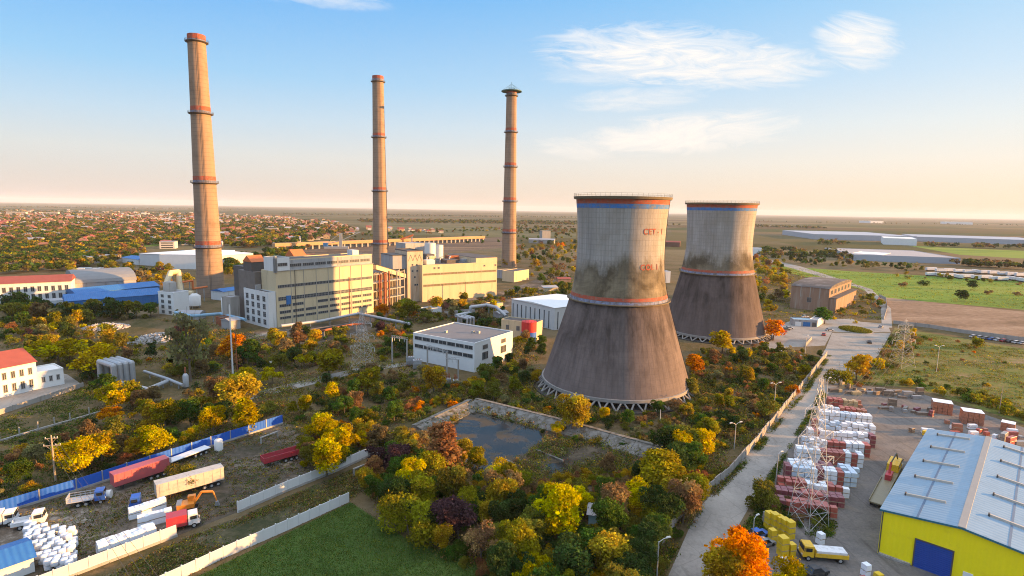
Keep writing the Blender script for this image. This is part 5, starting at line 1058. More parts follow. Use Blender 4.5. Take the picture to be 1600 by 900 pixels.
def load_mesh(tiers, w_, d_, th, key):
    """tiers of wrapped goods, each on its wooden pallet, slightly out of true"""
    mb = MB(); z = 0.0; r = random.Random(key)
    for t_ in range(tiers):
        for y in (-d_ / 2 + .06, 0, d_ / 2 - .06): mb.box(-w_ / 2, w_ / 2, y - .06, y + .06, z + .002, z + .10, 1)
        mb.box(-w_ / 2, w_ / 2, -d_ / 2, d_ / 2, z + .10, z + .14, 1); ox, oy = r.uniform(-.05, .05), r.uniform(-.05, .05); i = .03
        h_ = th * r.uniform(.88, 1.02)
        lo = [(-w_ / 2 + i + ox, -d_ / 2 + i + oy), (w_ / 2 - i + ox, -d_ / 2 + i + oy), (w_ / 2 - i + ox, d_ / 2 - i + oy), (-w_ / 2 + i + ox, d_ / 2 - i + oy)]
        mb.hexa([(x, y, z + .143) for x, y in lo], [(x * .985, y * .985, z + .14 + h_ - .03) for x, y in lo], 0)
        mb.hexa([(x * .985, y * .985, z + .141 + h_ - .03) for x, y in lo], [(x * .95, y * .95, z + .14 + h_) for x, y in lo], 0)
        z += .14 + h_ + .004
    return mb
STK = {}
def stack(label, pos, rz_, colr, tiers=2, w_=1.15, d_=1.15, th=1.05, group=None, name='pallet_stack', cat='pallet stack'):
    k = (colr, tiers, w_, d_, th, random.randrange(4))
    if k not in STK: STK[k] = load_mesh(tiers, w_, d_, th, str(k)).mesh(name, [WR[colr], P_wood])
    o = bpy.data.objects.new(name, STK[k]); COL.objects.link(o); o.location = pos; o.rotation_euler = (0, 0, rz_ + random.uniform(-.03, .03)); return tag(o, label, cat, group)
rows = [((1204, 794), (1300, 808), ['red', 'red', 'red'], 2), ((1209, 779), (1311, 792), ['maroon', 'red', 'maroon'], 2), ((1215, 763), (1319, 777), ['red', 'white', 'red'], 2), ((1225, 748), (1330, 760), ['pale', 'white', 'pale'], 3),
        ((1232, 734), (1334, 745), ['white', 'maroon', 'pale'], 2), ((1243, 719), (1340, 730), ['white', 'red', 'white'], 3), ((1253, 704), (1351, 714), ['white', 'red', 'white'], 3), ((1261, 689), (1359, 699), ['white', 'white', 'white'], 3),
        ((1269, 674), (1359, 683), ['pale', 'white', 'white'], 3), ((1278, 659), (1354, 666), ['white', 'pale', 'white'], 3), ((1286, 645), (1347, 651), ['white', 'red', 'brick'], 2), ((1293, 633), (1340, 637), ['red', 'tan', 'brick'], 2)]
cname = dict(white='white wrapped', red='red wrapped', maroon='maroon wrapped', pale='bluish wrapped', brick='brick red', tan='tan carton', brown='brown timber', grey='grey block', yellow='yellow')
for ri, (a, b_, cs, tr) in enumerate(rows):
    b_ = (b_[0] + 7, b_[1] + .8); A_, rz_, L_ = frame(a, b_); B_ = G(*b_); n = max(4, int(L_ / 1.32)); 
    for i in range(n):
        cl_ = cs[min(2, int(3 * (i + random.uniform(-.6, .6)) / n))] if random.random() < .85 else random.choice(('white', 'red', 'maroon', 'pale'))
        p = A_.lerp(B_, (i + .5) / n); p.z = 0.02
        stack('%s stack, %s from the road, %s pallet row from the pylon foot' % (cname[cl_], ORD[i], ORD[ri]), p, rz_, cl_, max(1, tr - (random.random() < .10)), 1.3, 1.25, 1.0, 'pallet stacks in the long rows')
        if random.random() < .95 or ri in (7, 8, 9):
            p2 = p + Vector((-math.sin(rz_), math.cos(rz_), 0)) * 1.34
            stack('%s stack, %s from the road, behind the %s pallet row' % (cname[cl_], ORD[i], ORD[ri]), p2, rz_, cl_, max(1, tr - (random.random() < .15)), 1.3, 1.25, 1.0, 'pallet stacks in the long rows')
# yellow crates
for k, (px, py, t_, w_) in enumerate([(1201, 826, 3, 1.4), (1209, 830, 3, 1.4), (1217, 833, 3, 1.4), (1225, 837, 3, 1.4), (1233, 841, 3, 1.4), (1222, 868, 3, 1.5), (1236, 868, 2, 1.2), (1206, 846, 2, 1.2)]):
    lab = ORD[k] + ' stack from the lamp post in the row of yellow crate stacks' if k < 5 else ('tall yellow crate stack standing apart by the grey car', 'low yellow crate stack beside the tall apart one', 'open topped yellow crate pair behind the lamp post')[k - 5]
    stack(lab, G(px, py) + Vector((0, 0, .02)), .25, 'yellow', t_, w_, w_, 1.1, name='crate_stack', cat='crates')
for lab, px, py, cl_, t_ in (('white wrapped pallet alone under the pylon weeds', 1281, 850, 'white', 2), ('white wrapped pallet by the black car', 1226, 882, 'white', 1), ('small grey pallet by the yellow crates', 1197, 818, 'grey', 2), ('white wrapped pallet in front of the yellow warehouse', 1352, 900, 'white', 2), ('red block pallet in front of the yellow warehouse', 1349, 912, 'red', 1), ('yellow crate alone before the warehouse door', 1372, 906, 'yellow', 1), ('white carton pallet beside the blue roller door', 1502, 905, 'white', 1)):
    stack(lab, G(px, py) + Vector((0, 0, .02)), .3, cl_, t_)
# dark timber and rubble stacks at the yard's far corner
zones = [('far corner of the yard behind the white rows', (1300, 606), (1440, 626), 46, ('brown', 'brown', 'grey', 'tan')), ('dark pile rows right of the empty lane', (1378, 632), (1458, 652), 40, ('brown', 'brown', 'grey', 'maroon')), ('light stacks beyond the warehouse roof', (1478, 660), (1600, 700), 34, ('white', 'brick', 'grey', 'red', 'white')), ('stacks hard behind the warehouse back wall', (1418, 672), (1480, 688), 14, ('grey', 'white', 'yellow', 'brown'))]
for zl, (x0, y0), (x1, y1), n, cs in zones:
    for k in range(n):
        u_ = random.random(); v_ = random.random(); p = G(x0 + (x1 - x0) * u_, y0 + (y1 - y0) * (v_ * .5 + u_ * .5)); cl_ = random.choice(cs)
        if any((p - q).length < 1.9 for q in STK.setdefault('pos', [])): continue
        STK['pos'].append(p)
        stack('%s low stack, %s' % (cname[cl_], zl), p + Vector((0, 0, .02)), random.uniform(-.4, .8), cl_, random.choice((1, 1, 2)), random.choice((1.2, 2.4, 3.2)), 1.1, random.choice((.6, .9, 1.1)), cl_ + ' stacks in the ' + zl, 'goods_stack', 'stack')
def brickstack(label, a, b_, d_, h):
    A_, rz_, L_ = frame(a, b_); rt_ = thing('brick_stack', label, 'brick stack', A_, rz_); mb = MB(); nx = max(2, round(L_ / 1.3)); nz = max(2, round(h / 1.0))
    for i in range(nx):
        for k in range(nz):
            mb.box(i * L_ / nx + .04, (i + 1) * L_ / nx - .04, random.uniform(0, .15), d_ - random.uniform(0, .15), k * h / nz + .03, (k + 1) * h / nz - .03)
    mb.build('block_tiers', WR['brick'], rt_); MB().box(.05, L_ - .05, .05, d_ - .05, h, h + .08).build('cover_sheet', WR['white'], rt_)
brickstack('large brick red block stack at the pasture edge, first seen from the lane', (1456, 645), (1488, 650), 4, 3.6); brickstack('large pinkish brick stack at the pasture edge, farther right', (1503, 662), (1537, 667), 4, 3.8)
brickstack('brick stack under the tall thin post at the yard end', (1562, 672), (1585, 677), 3, 2.4)
# left yard: white wrapped pallets on the fence side, white bags, hut
A_, rz_, L_ = frame((158, 873), (244, 842)); n = 11
for i in range(n):
    for j in range(2):
        p = A_.lerp(A_ + Vector((math.cos(rz_), math.sin(rz_), 0)) * L_, (i + .5) / n) + Vector((-math.sin(rz_), math.cos(rz_), 0)) * (j * 1.3 + .6); p.z = .02
        stack('white wrapped pallet, %s in the %s line along the panel fence' % (ORD[i], ('fence side', 'yard side')[j]), p, rz_, 'white', 2, 1.25, 1.2, 1.0, 'white pallets along the panel fence')
for j, (a, b_, n) in enumerate((((203, 812), (258, 795), 7), ((217, 826), (268, 812), 6))):
    A_, rz_, L_ = frame(a, b_)
    for i in range(n):
        p = A_ + Vector((math.cos(rz_), math.sin(rz_), 0)) * (L_ * (i + .5) / n); p.z = .02
        stack('white wrapped block, %s along the %s short line by the red box truck' % (ORD[i], ('rear', 'front')[j]), p, rz_, 'white', 2, 1.25, 1.2, 1.1, 'white blocks by the red box truck')
def bag_mesh(key):
    r = random.Random(key); mb = MB(); prof = [(.46, .02), (.50, .10), (.52, .5), (.51, .88), (.44, .99), (.20, 1.03), (.01, 1.05)]; n = 16; k0 = 0
    ph = [r.uniform(0, 6.3) for _ in range(3)]
    mb.lathe(prof, n)
    out = []
    for x, y, z in mb.v:
        a = math.atan2(y, x); q = math.hypot(x, y); sq = 1 / max(abs(math.cos(a)), abs(math.sin(a))) ** .9; q *= sq * (1 + .06 * math.sin(3 * a + ph[0]) + .04 * math.sin(5 * a + ph[1] + z * 3)); out.append((q * math.cos(a), q * math.sin(a), z))
    mb.v = out; return mb.mesh('bulk_bag', P_bag, True)
P_bag = pm('woven white bag', (0.70, 0.70, 0.72), 0.8, 0.10, 1.2, (0.52, 0.53, 0.58), 0.35, bump=0.05); BAGS = [bag_mesh(i) for i in range(5)]
bp_ = []
for k in range(420):
    u_, v_ = random.random(), random.random(); px = 42 + 74 * u_; py = 828 + 62 * v_ + 8 * u_
    if py > 905 - (116 - px) * .0 or (px < 60 and py > 870): continue
    p = G(px, py)
    lvl = 0
    for q in bp_:
        if (Vector(q[:2]) - p.xy).length < 1.02: lvl = max(lvl, q[2] + 1)
    if lvl > 1 or (lvl == 1 and random.random() < .45): continue
    bp_.append((p.x, p.y, lvl)); o = bpy.data.objects.new('bulk_bag', random.choice(BAGS)); COL.objects.link(o); o.location = (p.x, p.y, .02 + lvl * 1.1); o.rotation_euler = (random.uniform(-.07, .07), random.uniform(-.07, .07), random.uniform(.2, .7))
    tag(o, 'white woven bulk bag heaped beside the blue roofed hut', 'bulk bag', 'white bulk bags in the heap')
simple('yard_hut', 'hut with ribbed bright blue roof and pale skylights beside the white bags', 'hut', (-60, 935), (55, 893), 7.5, 2.6, P_white, P_bluesheet, 'x', 1.2)
c = G(342, 703); r = thing('water_tank', 'upright pale tank at the end of the blue fence', 'tank', c); MB().lathe([(1.0, .02), (1.0, 2.5), (.7, 2.8), (.01, 2.9)], 18).build('shell', P_tank, r, smooth=True); MB().lathe([(.25, 2.9), (.25, 3.05), (.01, 3.06)], 10).build('lid', P_steel, r)
for lab, px, py, col in (('small pale tank lying on the grass behind the grey truck', 163, 780, P_tank), ('pale tank lying among bushes by the curved path', 427, 571, P_tank), ('small pale blue tank lying farther among the bushes', 457, 562, P_pipe)):
    c = G(px, py); r = thing('lying_tank', lab, 'tank', c, .3); MB().tube((-1.3, 0, 1.0), (1.3, 0, 1.0), .85, n=16).build('shell', col, r, smooth=False)
    for x in (-.8, .8): MB().box(x - .15, x + .15, -.6, .6, 0, .45).build('saddle', P_conc, r)
simple('garden_hut', 'little pale blue hut roof peeping out of the front thicket', 'hut', (919, 826), (940, 829), 4.0, 3.0, pm('pale blue hut', (0.30, 0.50, 0.58), 0.8, 0.1, 0.6), P_greyroof, 'x', .9)
for lab, px, py, rz_, cl_ in (('red brick rubble pile with planks beside the blue tractor', 193, 795, .3, 'brick'),): pass

# ---------------------------------------------------------------- vegetation
def quadmesh(name, V, mat, floats=None, cols=None):
    """V: (n,4,3) leaf faces; floats: {name: (n,)} and cols: {name: (n,3)} stored per face"""
    n = len(V); me = bpy.data.meshes.new(name); me.vertices.add(n * 4); me.loops.add(n * 4); me.polygons.add(n)
    me.vertices.foreach_set('co', V.reshape(-1).astype(np.float32)); me.loops.foreach_set('vertex_index', np.arange(n * 4, dtype=np.int32))
    me.polygons.foreach_set('loop_start', np.arange(0, n * 4, 4, dtype=np.int32)); me.polygons.foreach_set('loop_total', np.full(n, 4, np.int32))
    for k, a in (floats or {}).items():
        at = me.attributes.new(k, 'FLOAT', 'FACE'); at.data.foreach_set('value', a.astype(np.float32))
    for k, a in (cols or {}).items():
        at = me.attributes.new(k, 'FLOAT_COLOR', 'FACE'); at.data.foreach_set('color', np.concatenate([a, np.ones((n, 1))], 1).reshape(-1).astype(np.float32))
    me.materials.append(mat); me.update(); me.validate(); return me
def leafmat(name, attr_col=None):
    m = bpy.data.materials.new(name); m.use_nodes = True; m.node_tree.nodes.clear(); t = NT(m.node_tree)
    oi = t.node('ShaderNodeObjectInfo'); lv = t.node('ShaderNodeAttribute'); lv.attribute_name = 'lv'; cv = t.node('ShaderNodeAttribute'); cv.attribute_name = 'cv'
    if attr_col: a = t.node('ShaderNodeAttribute'); a.attribute_name = attr_col; base = a.outputs['Color']
    else: base = oi.outputs['Color']
    hs = t.node('ShaderNodeHueSaturation'); t.put(hs.inputs['Color'], base)
    t.put(hs.inputs['Hue'], t.math('ADD', 0.5, t.math('ADD', t.math('MULTIPLY', t.math('SUBTRACT', cv.outputs['Fac'], 0.5), 0.04), t.math('MULTIPLY', t.math('SUBTRACT', lv.outputs['Fac'], 0.5), 0.022))))
    hs.inputs['Saturation'].default_value = 1.08
    t.put(hs.inputs['Value'], t.math('MULTIPLY', t.math('ADD', 0.62, t.math('MULTIPLY', lv.outputs['Fac'], 0.8)), t.math('ADD', 0.72, t.math('MULTIPLY', cv.outputs['Fac'], 0.56))))
    d = t.node('ShaderNodeBsdfDiffuse'); t.put(d.inputs[0], hs.outputs[0]); tr = t.node('ShaderNodeBsdfTranslucent'); t.put(tr.inputs[0], hs.outputs[0])
    mx = t.node('ShaderNodeMixShader'); mx.inputs[0].default_value = 0.40; t.l.new(d.outputs[0], mx.inputs[1]); t.l.new(tr.outputs[0], mx.inputs[2])
    o = t.node('ShaderNodeOutputMaterial'); t.l.new(mx.outputs[0], o.inputs[0]); return m
M_leaf = leafmat('leaves'); M_leafc = leafmat('mixed leaves', 'col'); M_bark = pm('bark', (0.13, 0.10, 0.075), 0.95, 0.3, 3.0)
def unit(n, r):
    v = r.normal(size=(n, 3)); return v / np.linalg.norm(v, axis=1, keepdims=True)
def quads(P, N, S, r):
    """small leaf faces at P facing N with size S"""
    n = len(P); t = np.cross(N, unit(n, r)); t /= np.linalg.norm(t, axis=1, keepdims=True) + 1e-9; b = np.cross(N, t); S = S[:, None]; k = r.uniform(0.55, 1.0, (n, 1))
    return np.stack([P - t * S, P - b * S * k, P + t * S, P + b * S * k], 1)
def crown(seed, shape, n, leaf):
    """leaf faces of a crown of unit height standing on z=0"""
    r = np.random.RandomState(seed); L = []
    if shape == 'round':
        L.append((0, 0, .62, .25, .28))
        for i in range(15):
            a = r.uniform(0, 6.28); q = r.uniform(.10, .33); z = r.uniform(.32, .86); q *= math.sqrt(max(.15, 1 - ((z - .55) / .42) ** 2)); s = r.uniform(.11, .19); L.append((q * math.cos(a), q * math.sin(a), z, s, s * r.uniform(.8, 1.1)))
    elif shape == 'tall':
        for i in range(17):
            z = .16 + .8 * i / 16; q = r.uniform(0, .10); a = r.uniform(0, 6.28); s = .13 * (1 - abs(z - .5) * .9) + .03; L.append((q * math.cos(a), q * math.sin(a), min(z, .93), s, s * 1.2))
    elif shape == 'bush':
        for i in range(11):
            a = r.uniform(0, 6.28); q = r.uniform(.1, .62); z = r.uniform(.25, .74) * (1 - .35 * q); s = r.uniform(.2, .30); L.append((q * math.cos(a), q * math.sin(a), z, s, s * .9))
    elif shape == 'spread':
        for i in range(17):
            a = r.uniform(0, 6.28); q = r.uniform(.08, .5); z = r.uniform(.42, .86) - .2 * q; s = r.uniform(.10, .20); L.append((q * math.cos(a), q * math.sin(a), z, s, s * .75))
    elif shape == 'bare':
        for i in range(20):
            a = r.uniform(0, 6.28); q = r.uniform(.08, .36); z = r.uniform(.35, .92); q *= math.sqrt(max(.2, 1 - ((z - .58) / .44) ** 2)); L.append((q * math.cos(a), q * math.sin(a), z, r.uniform(.08, .15), r.uniform(.08, .15)))
        n = int(n * .38)
    L = np.array(L); w = (L[:, 3] ** 2); w /= w.sum(); idx = r.choice(len(L), n, p=w); c = L[idx, :3]; rad = np.stack([L[idx, 3], L[idx, 3], L[idx, 4]], 1)
    d = unit(n, r); d[:, 2] = np.where((d[:, 2] < -.35) & (r.rand(n) < .6), -d[:, 2], d[:, 2])
    rr = r.uniform(.45, 1.0, (n, 1)) ** .5 + r.normal(0, .07, (n, 1)); P = c + d * rad * rr
    # twig ends stick out past the lobes
    tw = r.rand(n) < .07; P[tw] += d[tw] * rad[tw] * r.uniform(.1, .45, (tw.sum(), 1))
    # gaps: drop leaves in irregular pockets
    ph = r.uniform(0, 6.28, 3); g = np.sin(P[:, 0] * 23 + ph[0]) * np.sin(P[:, 1] * 21 + ph[1]) * np.sin(P[:, 2] * 19 + ph[2]); keep = g < r.uniform(.28, .6, n); keep &= P[:, 2] > .03
    P, d, idx = P[keep], d[keep], idx[keep]; n = len(P); N = d * .55 + unit(n, r) * .8; N /= np.linalg.norm(N, axis=1, keepdims=True)
    return quads(P, N, np.clip(r.lognormal(-.12, .38, n), .4, 2.0) * leaf, r), np.clip(r.normal(.5, .28, n), 0, 1), np.clip(r.rand(len(L))[idx] * .8 + r.rand(n) * .2, 0, 1), L
def trunk(seed, shape, L):
    r = random.Random(seed); mb = MB(); tz = dict(round=.5, tall=.9, bush=.3, spread=.45, bare=.5)[shape]; w_ = .022 if shape != 'bush' else .02
    if shape == 'bush':
        for i in range(6):
            a = r.uniform(0, 6.28); q = r.uniform(.1, .4); mb.tube((q * .2 * math.cos(a), q * .2 * math.sin(a), 0), (q * math.cos(a), q * math.sin(a), .5), w_ * .9, w_ * .3, 5)
        return mb
    b_ = (r.uniform(-.03, .03), r.uniform(-.03, .03)); mb.tube((0, 0, -.005), (b_[0], b_[1], tz * .55), w_ * 1.15, w_ * .8, 7).tube((b_[0], b_[1], tz * .55), (b_[0] * .5, b_[1] * .5, tz * 1.25 if shape != 'tall' else .92), w_ * .8, w_ * .25, 6)
    for i in range(min(9, len(L))):
        x, y, z, s, _ = L[(i * 2 + 1) % len(L)]; z0 = min(tz, z * .55 + .08); f = z0 / tz * .5
        mb.tube((b_[0] * f, b_[1] * f, z0), (x * .9, y * .9, z), w_ * .42, w_ * .12, 5)
    if shape == 'bare':
        for x, y, z, s, _ in L:
            f = r.uniform(.25, .6); p = Vector((x * f, y * f, tz * .45 + (z - tz * .45) * f)); mb.tube(p, (x, y, z), .007, .004, 4)
            for k in range(7):
                e = Vector((x + r.gauss(0, s * .8), y + r.gauss(0, s * .8), z + abs(r.gauss(0, s)))); mb.tube(Vector((x, y, z)).lerp(p, r.uniform(0, .7)), e, .0035, .0015, 3)
    return mb
KIT = {}
for shape, seeds in (('round', 5), ('tall', 2), ('bush', 5), ('spread', 4), ('bare', 3)):
    for s in range(seeds):
        for lod, (n, leaf) in dict(near=(9500, .019), mid=(4200, .027), far=(1100, .047)).items():
            if shape == 'bush': leaf *= 1.25; n = int(n * .75)
            V, lv, cv, L = crown(s * 13 + len(shape), shape, n, leaf); KIT[shape, s, lod] = quadmesh('crown' if shape != 'bush' else 'foliage', V, M_leaf, dict(lv=lv, cv=cv)); KIT[shape, s, lod, 'raw'] = (V, lv, cv)
        KIT[shape, s, 'trunk'] = trunk(s, shape, L).mesh('trunk' if shape != 'bush' else 'stem', M_bark)
LC = dict(green=(0.050, 0.085, 0.016), dark=(0.036, 0.056, 0.016), olive=(0.12, 0.115, 0.022), lime=(0.185, 0.17, 0.02), yellow=(0.36, 0.28, 0.022), gold=(0.31, 0.22, 0.032), orange=(0.43, 0.165, 0.02), rust=(0.20, 0.105, 0.05), brown=(0.15, 0.10, 0.048), purple=(0.062, 0.033, 0.036), grey=(0.16, 0.145, 0.065))
LC = {k: tuple(min(.6, v * (1.45 if k in ('green', 'dark', 'olive', 'brown', 'grey', 'rust') else 1.25)) for v in c) for k, c in LC.items()}
LN = dict(green='green', dark='dark green', olive='olive green', lime='yellow green', yellow='bright yellow', gold='golden', orange='orange', rust='rust red', brown='brown', purple='purple', grey='grey green')
def inpoly(x, y, P):
    c = False; j = len(P) - 1
    for i in range(len(P)):
        if (P[i][1] > y) != (P[j][1] > y) and x < (P[j][0] - P[i][0]) * (y - P[i][1]) / (P[j][1] - P[i][1]) + P[i][0]: c = not c
        j = i
    return c
KEEP = [[(640, 512), (646, 590), (742, 600), (792, 566), (786, 530), (700, 500)], [(150, 578), (156, 612), (235, 628), (300, 612), (290, 596), (220, 572)], [(-100, 560), (-100, 670), (135, 605), (108, 570)],
        [(790, 468), (782, 534), (845, 540), (890, 500), (880, 466)], [(840, 560), (846, 606), (880, 628), (960, 640), (1040, 632), (1076, 606), (1070, 570), (960, 540)], [(1040, 500), (1042, 535), (1110, 545), (1195, 530), (1190, 495), (1110, 480)],
        [(375, 430), (375, 528), (440, 530), (590, 500), (640, 484), (780, 464), (780, 430)], [(100, 455), (100, 494), (255, 490), (255, 452)], [(-100, 440), (-100, 486), (115, 486), (215, 452), (120, 428)], [(215, 385), (215, 418), (318, 424), (372, 414), (370, 384)],
        [(1232, 440), (1232, 500), (1300, 500), (1326, 470), (1326, 430)], [(150, 505), (140, 535), (240, 528), (275, 545), (275, 505), (220, 498)], [(900, 815), (905, 838), (950, 838), (950, 815)], [(245, 455), (245, 505), (300, 510), (384, 515), (384, 450)], [(768, 420), (768, 440), (830, 444), (830, 415)],
        [(540, 478), (540, 590), (590, 590), (590, 478)], [(600, 560), (600, 580), (740, 605), (740, 560)]]
WATER = [(672, 694), (690, 672), (738, 642), (846, 674), (852, 688), (818, 714), (764, 742), (715, 718)]
PL = {}   # placed plants: (pos, height, spread)
plants = []
def add(px, py, h, col, shape, phrase, label=None, wide=1.0):
    plants.append(dict(p=G(px, py), px=px, py=py, h=h, col=col, shape=shape, phrase=phrase, label=label, wide=wide))
def pick(pal, r): return r.choices([k for k, _ in pal], [w_ for _, w_ in pal])[0]
AUT = [('green', 4), ('olive', 5), ('lime', 4), ('yellow', 2.6), ('gold', 2.2), ('orange', .35), ('rust', 1.0), ('brown', 2.4), ('dark', 3), ('grey', 2), ('purple', .5)]
GRN = [('green', 6), ('olive', 5), ('dark', 5), ('lime', 2), ('gold', 1), ('brown', 1.2), ('grey', 2)]
YEL = [('yellow', 4), ('gold', 4), ('lime', 3), ('olive', 3), ('green', 2), ('brown', 2), ('rust', 1)]
SHR = [('brown', 4), ('rust', 3), ('olive', 4), ('gold', 2), ('lime', 2), ('grey', 3), ('dark', 3), ('orange', .6), ('green', 2)]
def zone(poly, phrase, nt, th, nb, bh, pal, palb=None, water=False, shapes=('round', 'round', 'spread', 'round')):
    W_ = [G(x, y) for x, y in poly]; P2 = [(q.x, q.y) for q in W_]; xs = [q[0] for q in P2]; ys = [q[1] for q in P2]; r = random.Random(phrase)
    for kind, n, hr in (('t', nt, th), ('b', nb, bh)):
        got = 0
        for _ in range(n * 40):
            if got >= n: break
            x, y = r.uniform(min(xs), max(xs)), r.uniform(min(ys), max(ys))
            if not inpoly(x, y, P2): continue
            px, py = proj((x, y, 0))
            if any(inpoly(px, py, k) for k in KEEP) or (inpoly(px, py, WATER) and not (water and r.random() < .06)): continue
            h = r.uniform(*hr); p = Vector((x, y, 0)); sp = h * (.30 if kind == 't' else .5)
            if any((p - q['p']).length < (sp + q['h'] * (.30 if q['shape'] != 'bush' else .45)) * .58 for q in plants): continue
            add(px, py, h, pick(pal if kind == 't' else (palb or pal), r), 'bush' if kind == 'b' else r.choice(shapes), phrase); plants[-1]['p'] = p; got += 1
# trees one can point at in the photograph: base point, height in photo pixels, colour, kind, label
def special(px, py, hp, col, shape, label, wide=1.0): add(px, py, hgt(px, py, py - hp), col, shape, None, label, wide)
special(515, 588, 46, 'lime', 'round', 'round yellow green tree at the bend of the curved path', 1.25)
special(298, 596, 104, 'grey', 'bare', 'tall grey green willow like tree by the rubble and silver loops', 0.72)
special(575, 618, 44, 'lime', 'round', 'yellow green tree directly below the boiler house pylon', 1.2)
special(677, 616, 44, 'gold', 'round', 'golden brown tree in front of the switchgear building', 1.0)
special(641, 836, 66, 'lime', 'bush', 'big yellow tipped bush at the lawn corner', 1.0)
special(716, 842, 66, 'purple', 'round', 'dark purple tree at the lawn edge', 1.4)
special(752, 880, 60, 'brown', 'bare', 'bare brown tree with pale trunk at the lawn edge', 1.1)
special(796, 894, 58, 'lime', 'round', 'pale yellow green tree bottom of the front thicket, near the lawn', 1.2)
special(872, 846, 88, 'yellow', 'round', 'tall golden yellow tree in the middle of the front thicket', 0.9)
special(886, 915, 68, 'dark', 'round', 'broad dark green tree at the bottom picture edge', 1.2)
special(955, 900, 72, 'gold', 'round', 'orange gold tree at the bottom edge before the lamp post', 1.2)
special(985, 925, 60, 'dark', 'round', 'dark tree partly cut by the bottom edge beside the orange gold one', 1.2)
special(1032, 778, 66, 'lime', 'round', 'large yellow topped tree beside the end of the concrete bank', 1.5)
special(1000, 800, 50, 'yellow', 'round', 'yellow tree just in front of the large yellow topped one', 1.3)
special(746, 740, 40, 'lime', 'round', 'yellow green tree standing in the near edge of the basin water', 1.1)
special(775, 752, 34, 'yellow', 'bush', 'bright yellow bush in the near basin edge', 1.0)
special(716, 728, 44, 'gold', 'round', 'golden brown tree at the near corner of the basin water', 1.1)
special(800, 770, 52, 'lime', 'bush', 'yellow green bush at the near shore of the basin', 0.8)
special(893, 676, 58, 'gold', 'round', 'golden tree standing against the concrete bank below the tower', 1.0)
special(870, 676, 18, 'yellow', 'bush', 'small bright yellow bush on the concrete bank', 1.1)
special(1110, 686, 34, 'lime', 'round', 'small yellow green tree near the first double lamp post', 1.2)
special(1152, 925, 92, 'orange', 'round', 'bright orange tree at the bottom edge beside the road', 1.1)
special(1118, 930, 80, 'gold', 'round', 'golden green tree joined to the bright orange one', 1.0)
special(1228, 925, 56, 'yellow', 'bush', 'yellow bush between the orange tree and the yard rubbish', .9)
special(1190, 796, 52, 'olive', 'bush', 'tall olive bush between road and red pallet stacks', .75)
special(511, 745, 62, 'yellow', 'round', 'bright yellow tree over the notched white fence', 1.1)
special(505, 692, 44, 'yellow', 'round', 'bright yellow tree behind the notched white fence tree', 1.2)
special(690, 742, 76, 'rust', 'tall', 'rusty orange tree leaning over the basin shore', 1.7)
special(1338, 594, 42, 'gold', 'round', 'yellow orange tree on the plaza road edge', 1.2)
special(1312, 602, 30, 'lime', 'bush', 'yellow green bush below the yellow orange roadside tree', .9)
special(1208, 532, 32, 'orange', 'round', 'bright orange tree at the foot of the farther tower', 1.3)
special(1128, 552, 34, 'yellow', 'round', 'yellow tree against the dark base of the farther tower', 1.3)
special(1084, 586, 32, 'orange', 'round', 'orange tree right beside the near tower flank', 1.2)
special(1238, 616, 18, 'orange', 'bush', 'small orange bush against the sunlit road wall', .8)
special(150, 590, 52, 'yellow', 'round', 'bright yellow tree above the silver pipe loops', 1.4)
special(92, 572, 46, 'yellow', 'spread', 'wide yellow tree in the western thicket near the white house', 1.5)
special(186, 645, 38, 'yellow', 'round', 'yellow tree beside the row of bare posts', 1.0)
special(240, 662, 34, 'gold', 'round', 'golden tree in the weeds left of the brown gold pair', 1.1)
special(372, 640, 56, 'gold', 'round', 'brown gold tree by the start of the curved path', 1.3)
special(386, 676, 52, 'yellow', 'tall', 'slim yellow tree at the far end of the blue fence', 1.5)
special(245, 715, 52, 'yellow', 'round', 'yellow tree just behind the blue fence', 1.3)
special(128, 738, 56, 'yellow', 'spread', 'yellow tree next to the utility pole', 1.4)
special(160, 722, 46, 'gold', 'round', 'golden tree between the pole and the blue fence', 1.2)
special(284, 760, 36, 'olive', 'bush', 'olive bush squeezed between the red and beige trailers', 1.1)
special(362, 566, 44, 'orange', 'round', 'orange tree behind the tall white mast', 1.2)
special(596, 500, 26, 'orange', 'round', 'orange tree at the dark boiler gap foot', 1.1)
special(638, 502, 36, 'lime', 'round', 'yellow green tree at the foot of the bunker tower', 1.2)
special(680, 486, 24, 'gold', 'round', 'golden tree at the turbine hall corner', 1.2)
special(1030, 690, 10, 'rust', 'bush', 'low rust bush around the pale post', 1.3)
special(1360, 474, 16, 'lime', 'round', 'yellow green tree by the derelict hall lane', 1.2)
special(1288, 506, 26, 'green', 'round', 'green tree between derelict hall and gatehouse', 1.4)
for k, (px, py, hp, col, lab) in enumerate(((1502, 471, 18, 'dark', 'round dark tree alone on the green meadow'), (1518, 453, 15, 'dark', 'dark tree beside a smaller one at the back of the meadow'), (1443, 446, 9, 'dark', 'small dark tree in the middle of the bright meadow'), (1412, 448, 9, 'brown', 'low brown bush in the bright meadow'), (1524, 545, 18, 'lime', 'yellow green tree on the pasture near the parked cars'), (1545, 460, 8, 'brown', 'tiny brown bush right of the dark meadow trees'), (1588, 462, 7, 'brown', 'tiny brown bush at the meadow end'))):
    special(px, py, hp, col, 'round' if hp > 10 else 'bush', lab, 1.3)
zone([(560, 770), (640, 840), (700, 876), (760, 900), (820, 985), (1000, 985), (1040, 870), (1090, 795), (1130, 740), (1060, 690), (1010, 745), (960, 790), (840, 805), (700, 757), (620, 735), (575, 738)], 'in the front thicket', 78, (5.0, 9.0), 150, (1.6, 4.0), AUT[:5] + [('dark', 6), ('green', 3), ('brown', 3), ('purple', 1), ('rust', .8), ('olive', 2)], water=True)
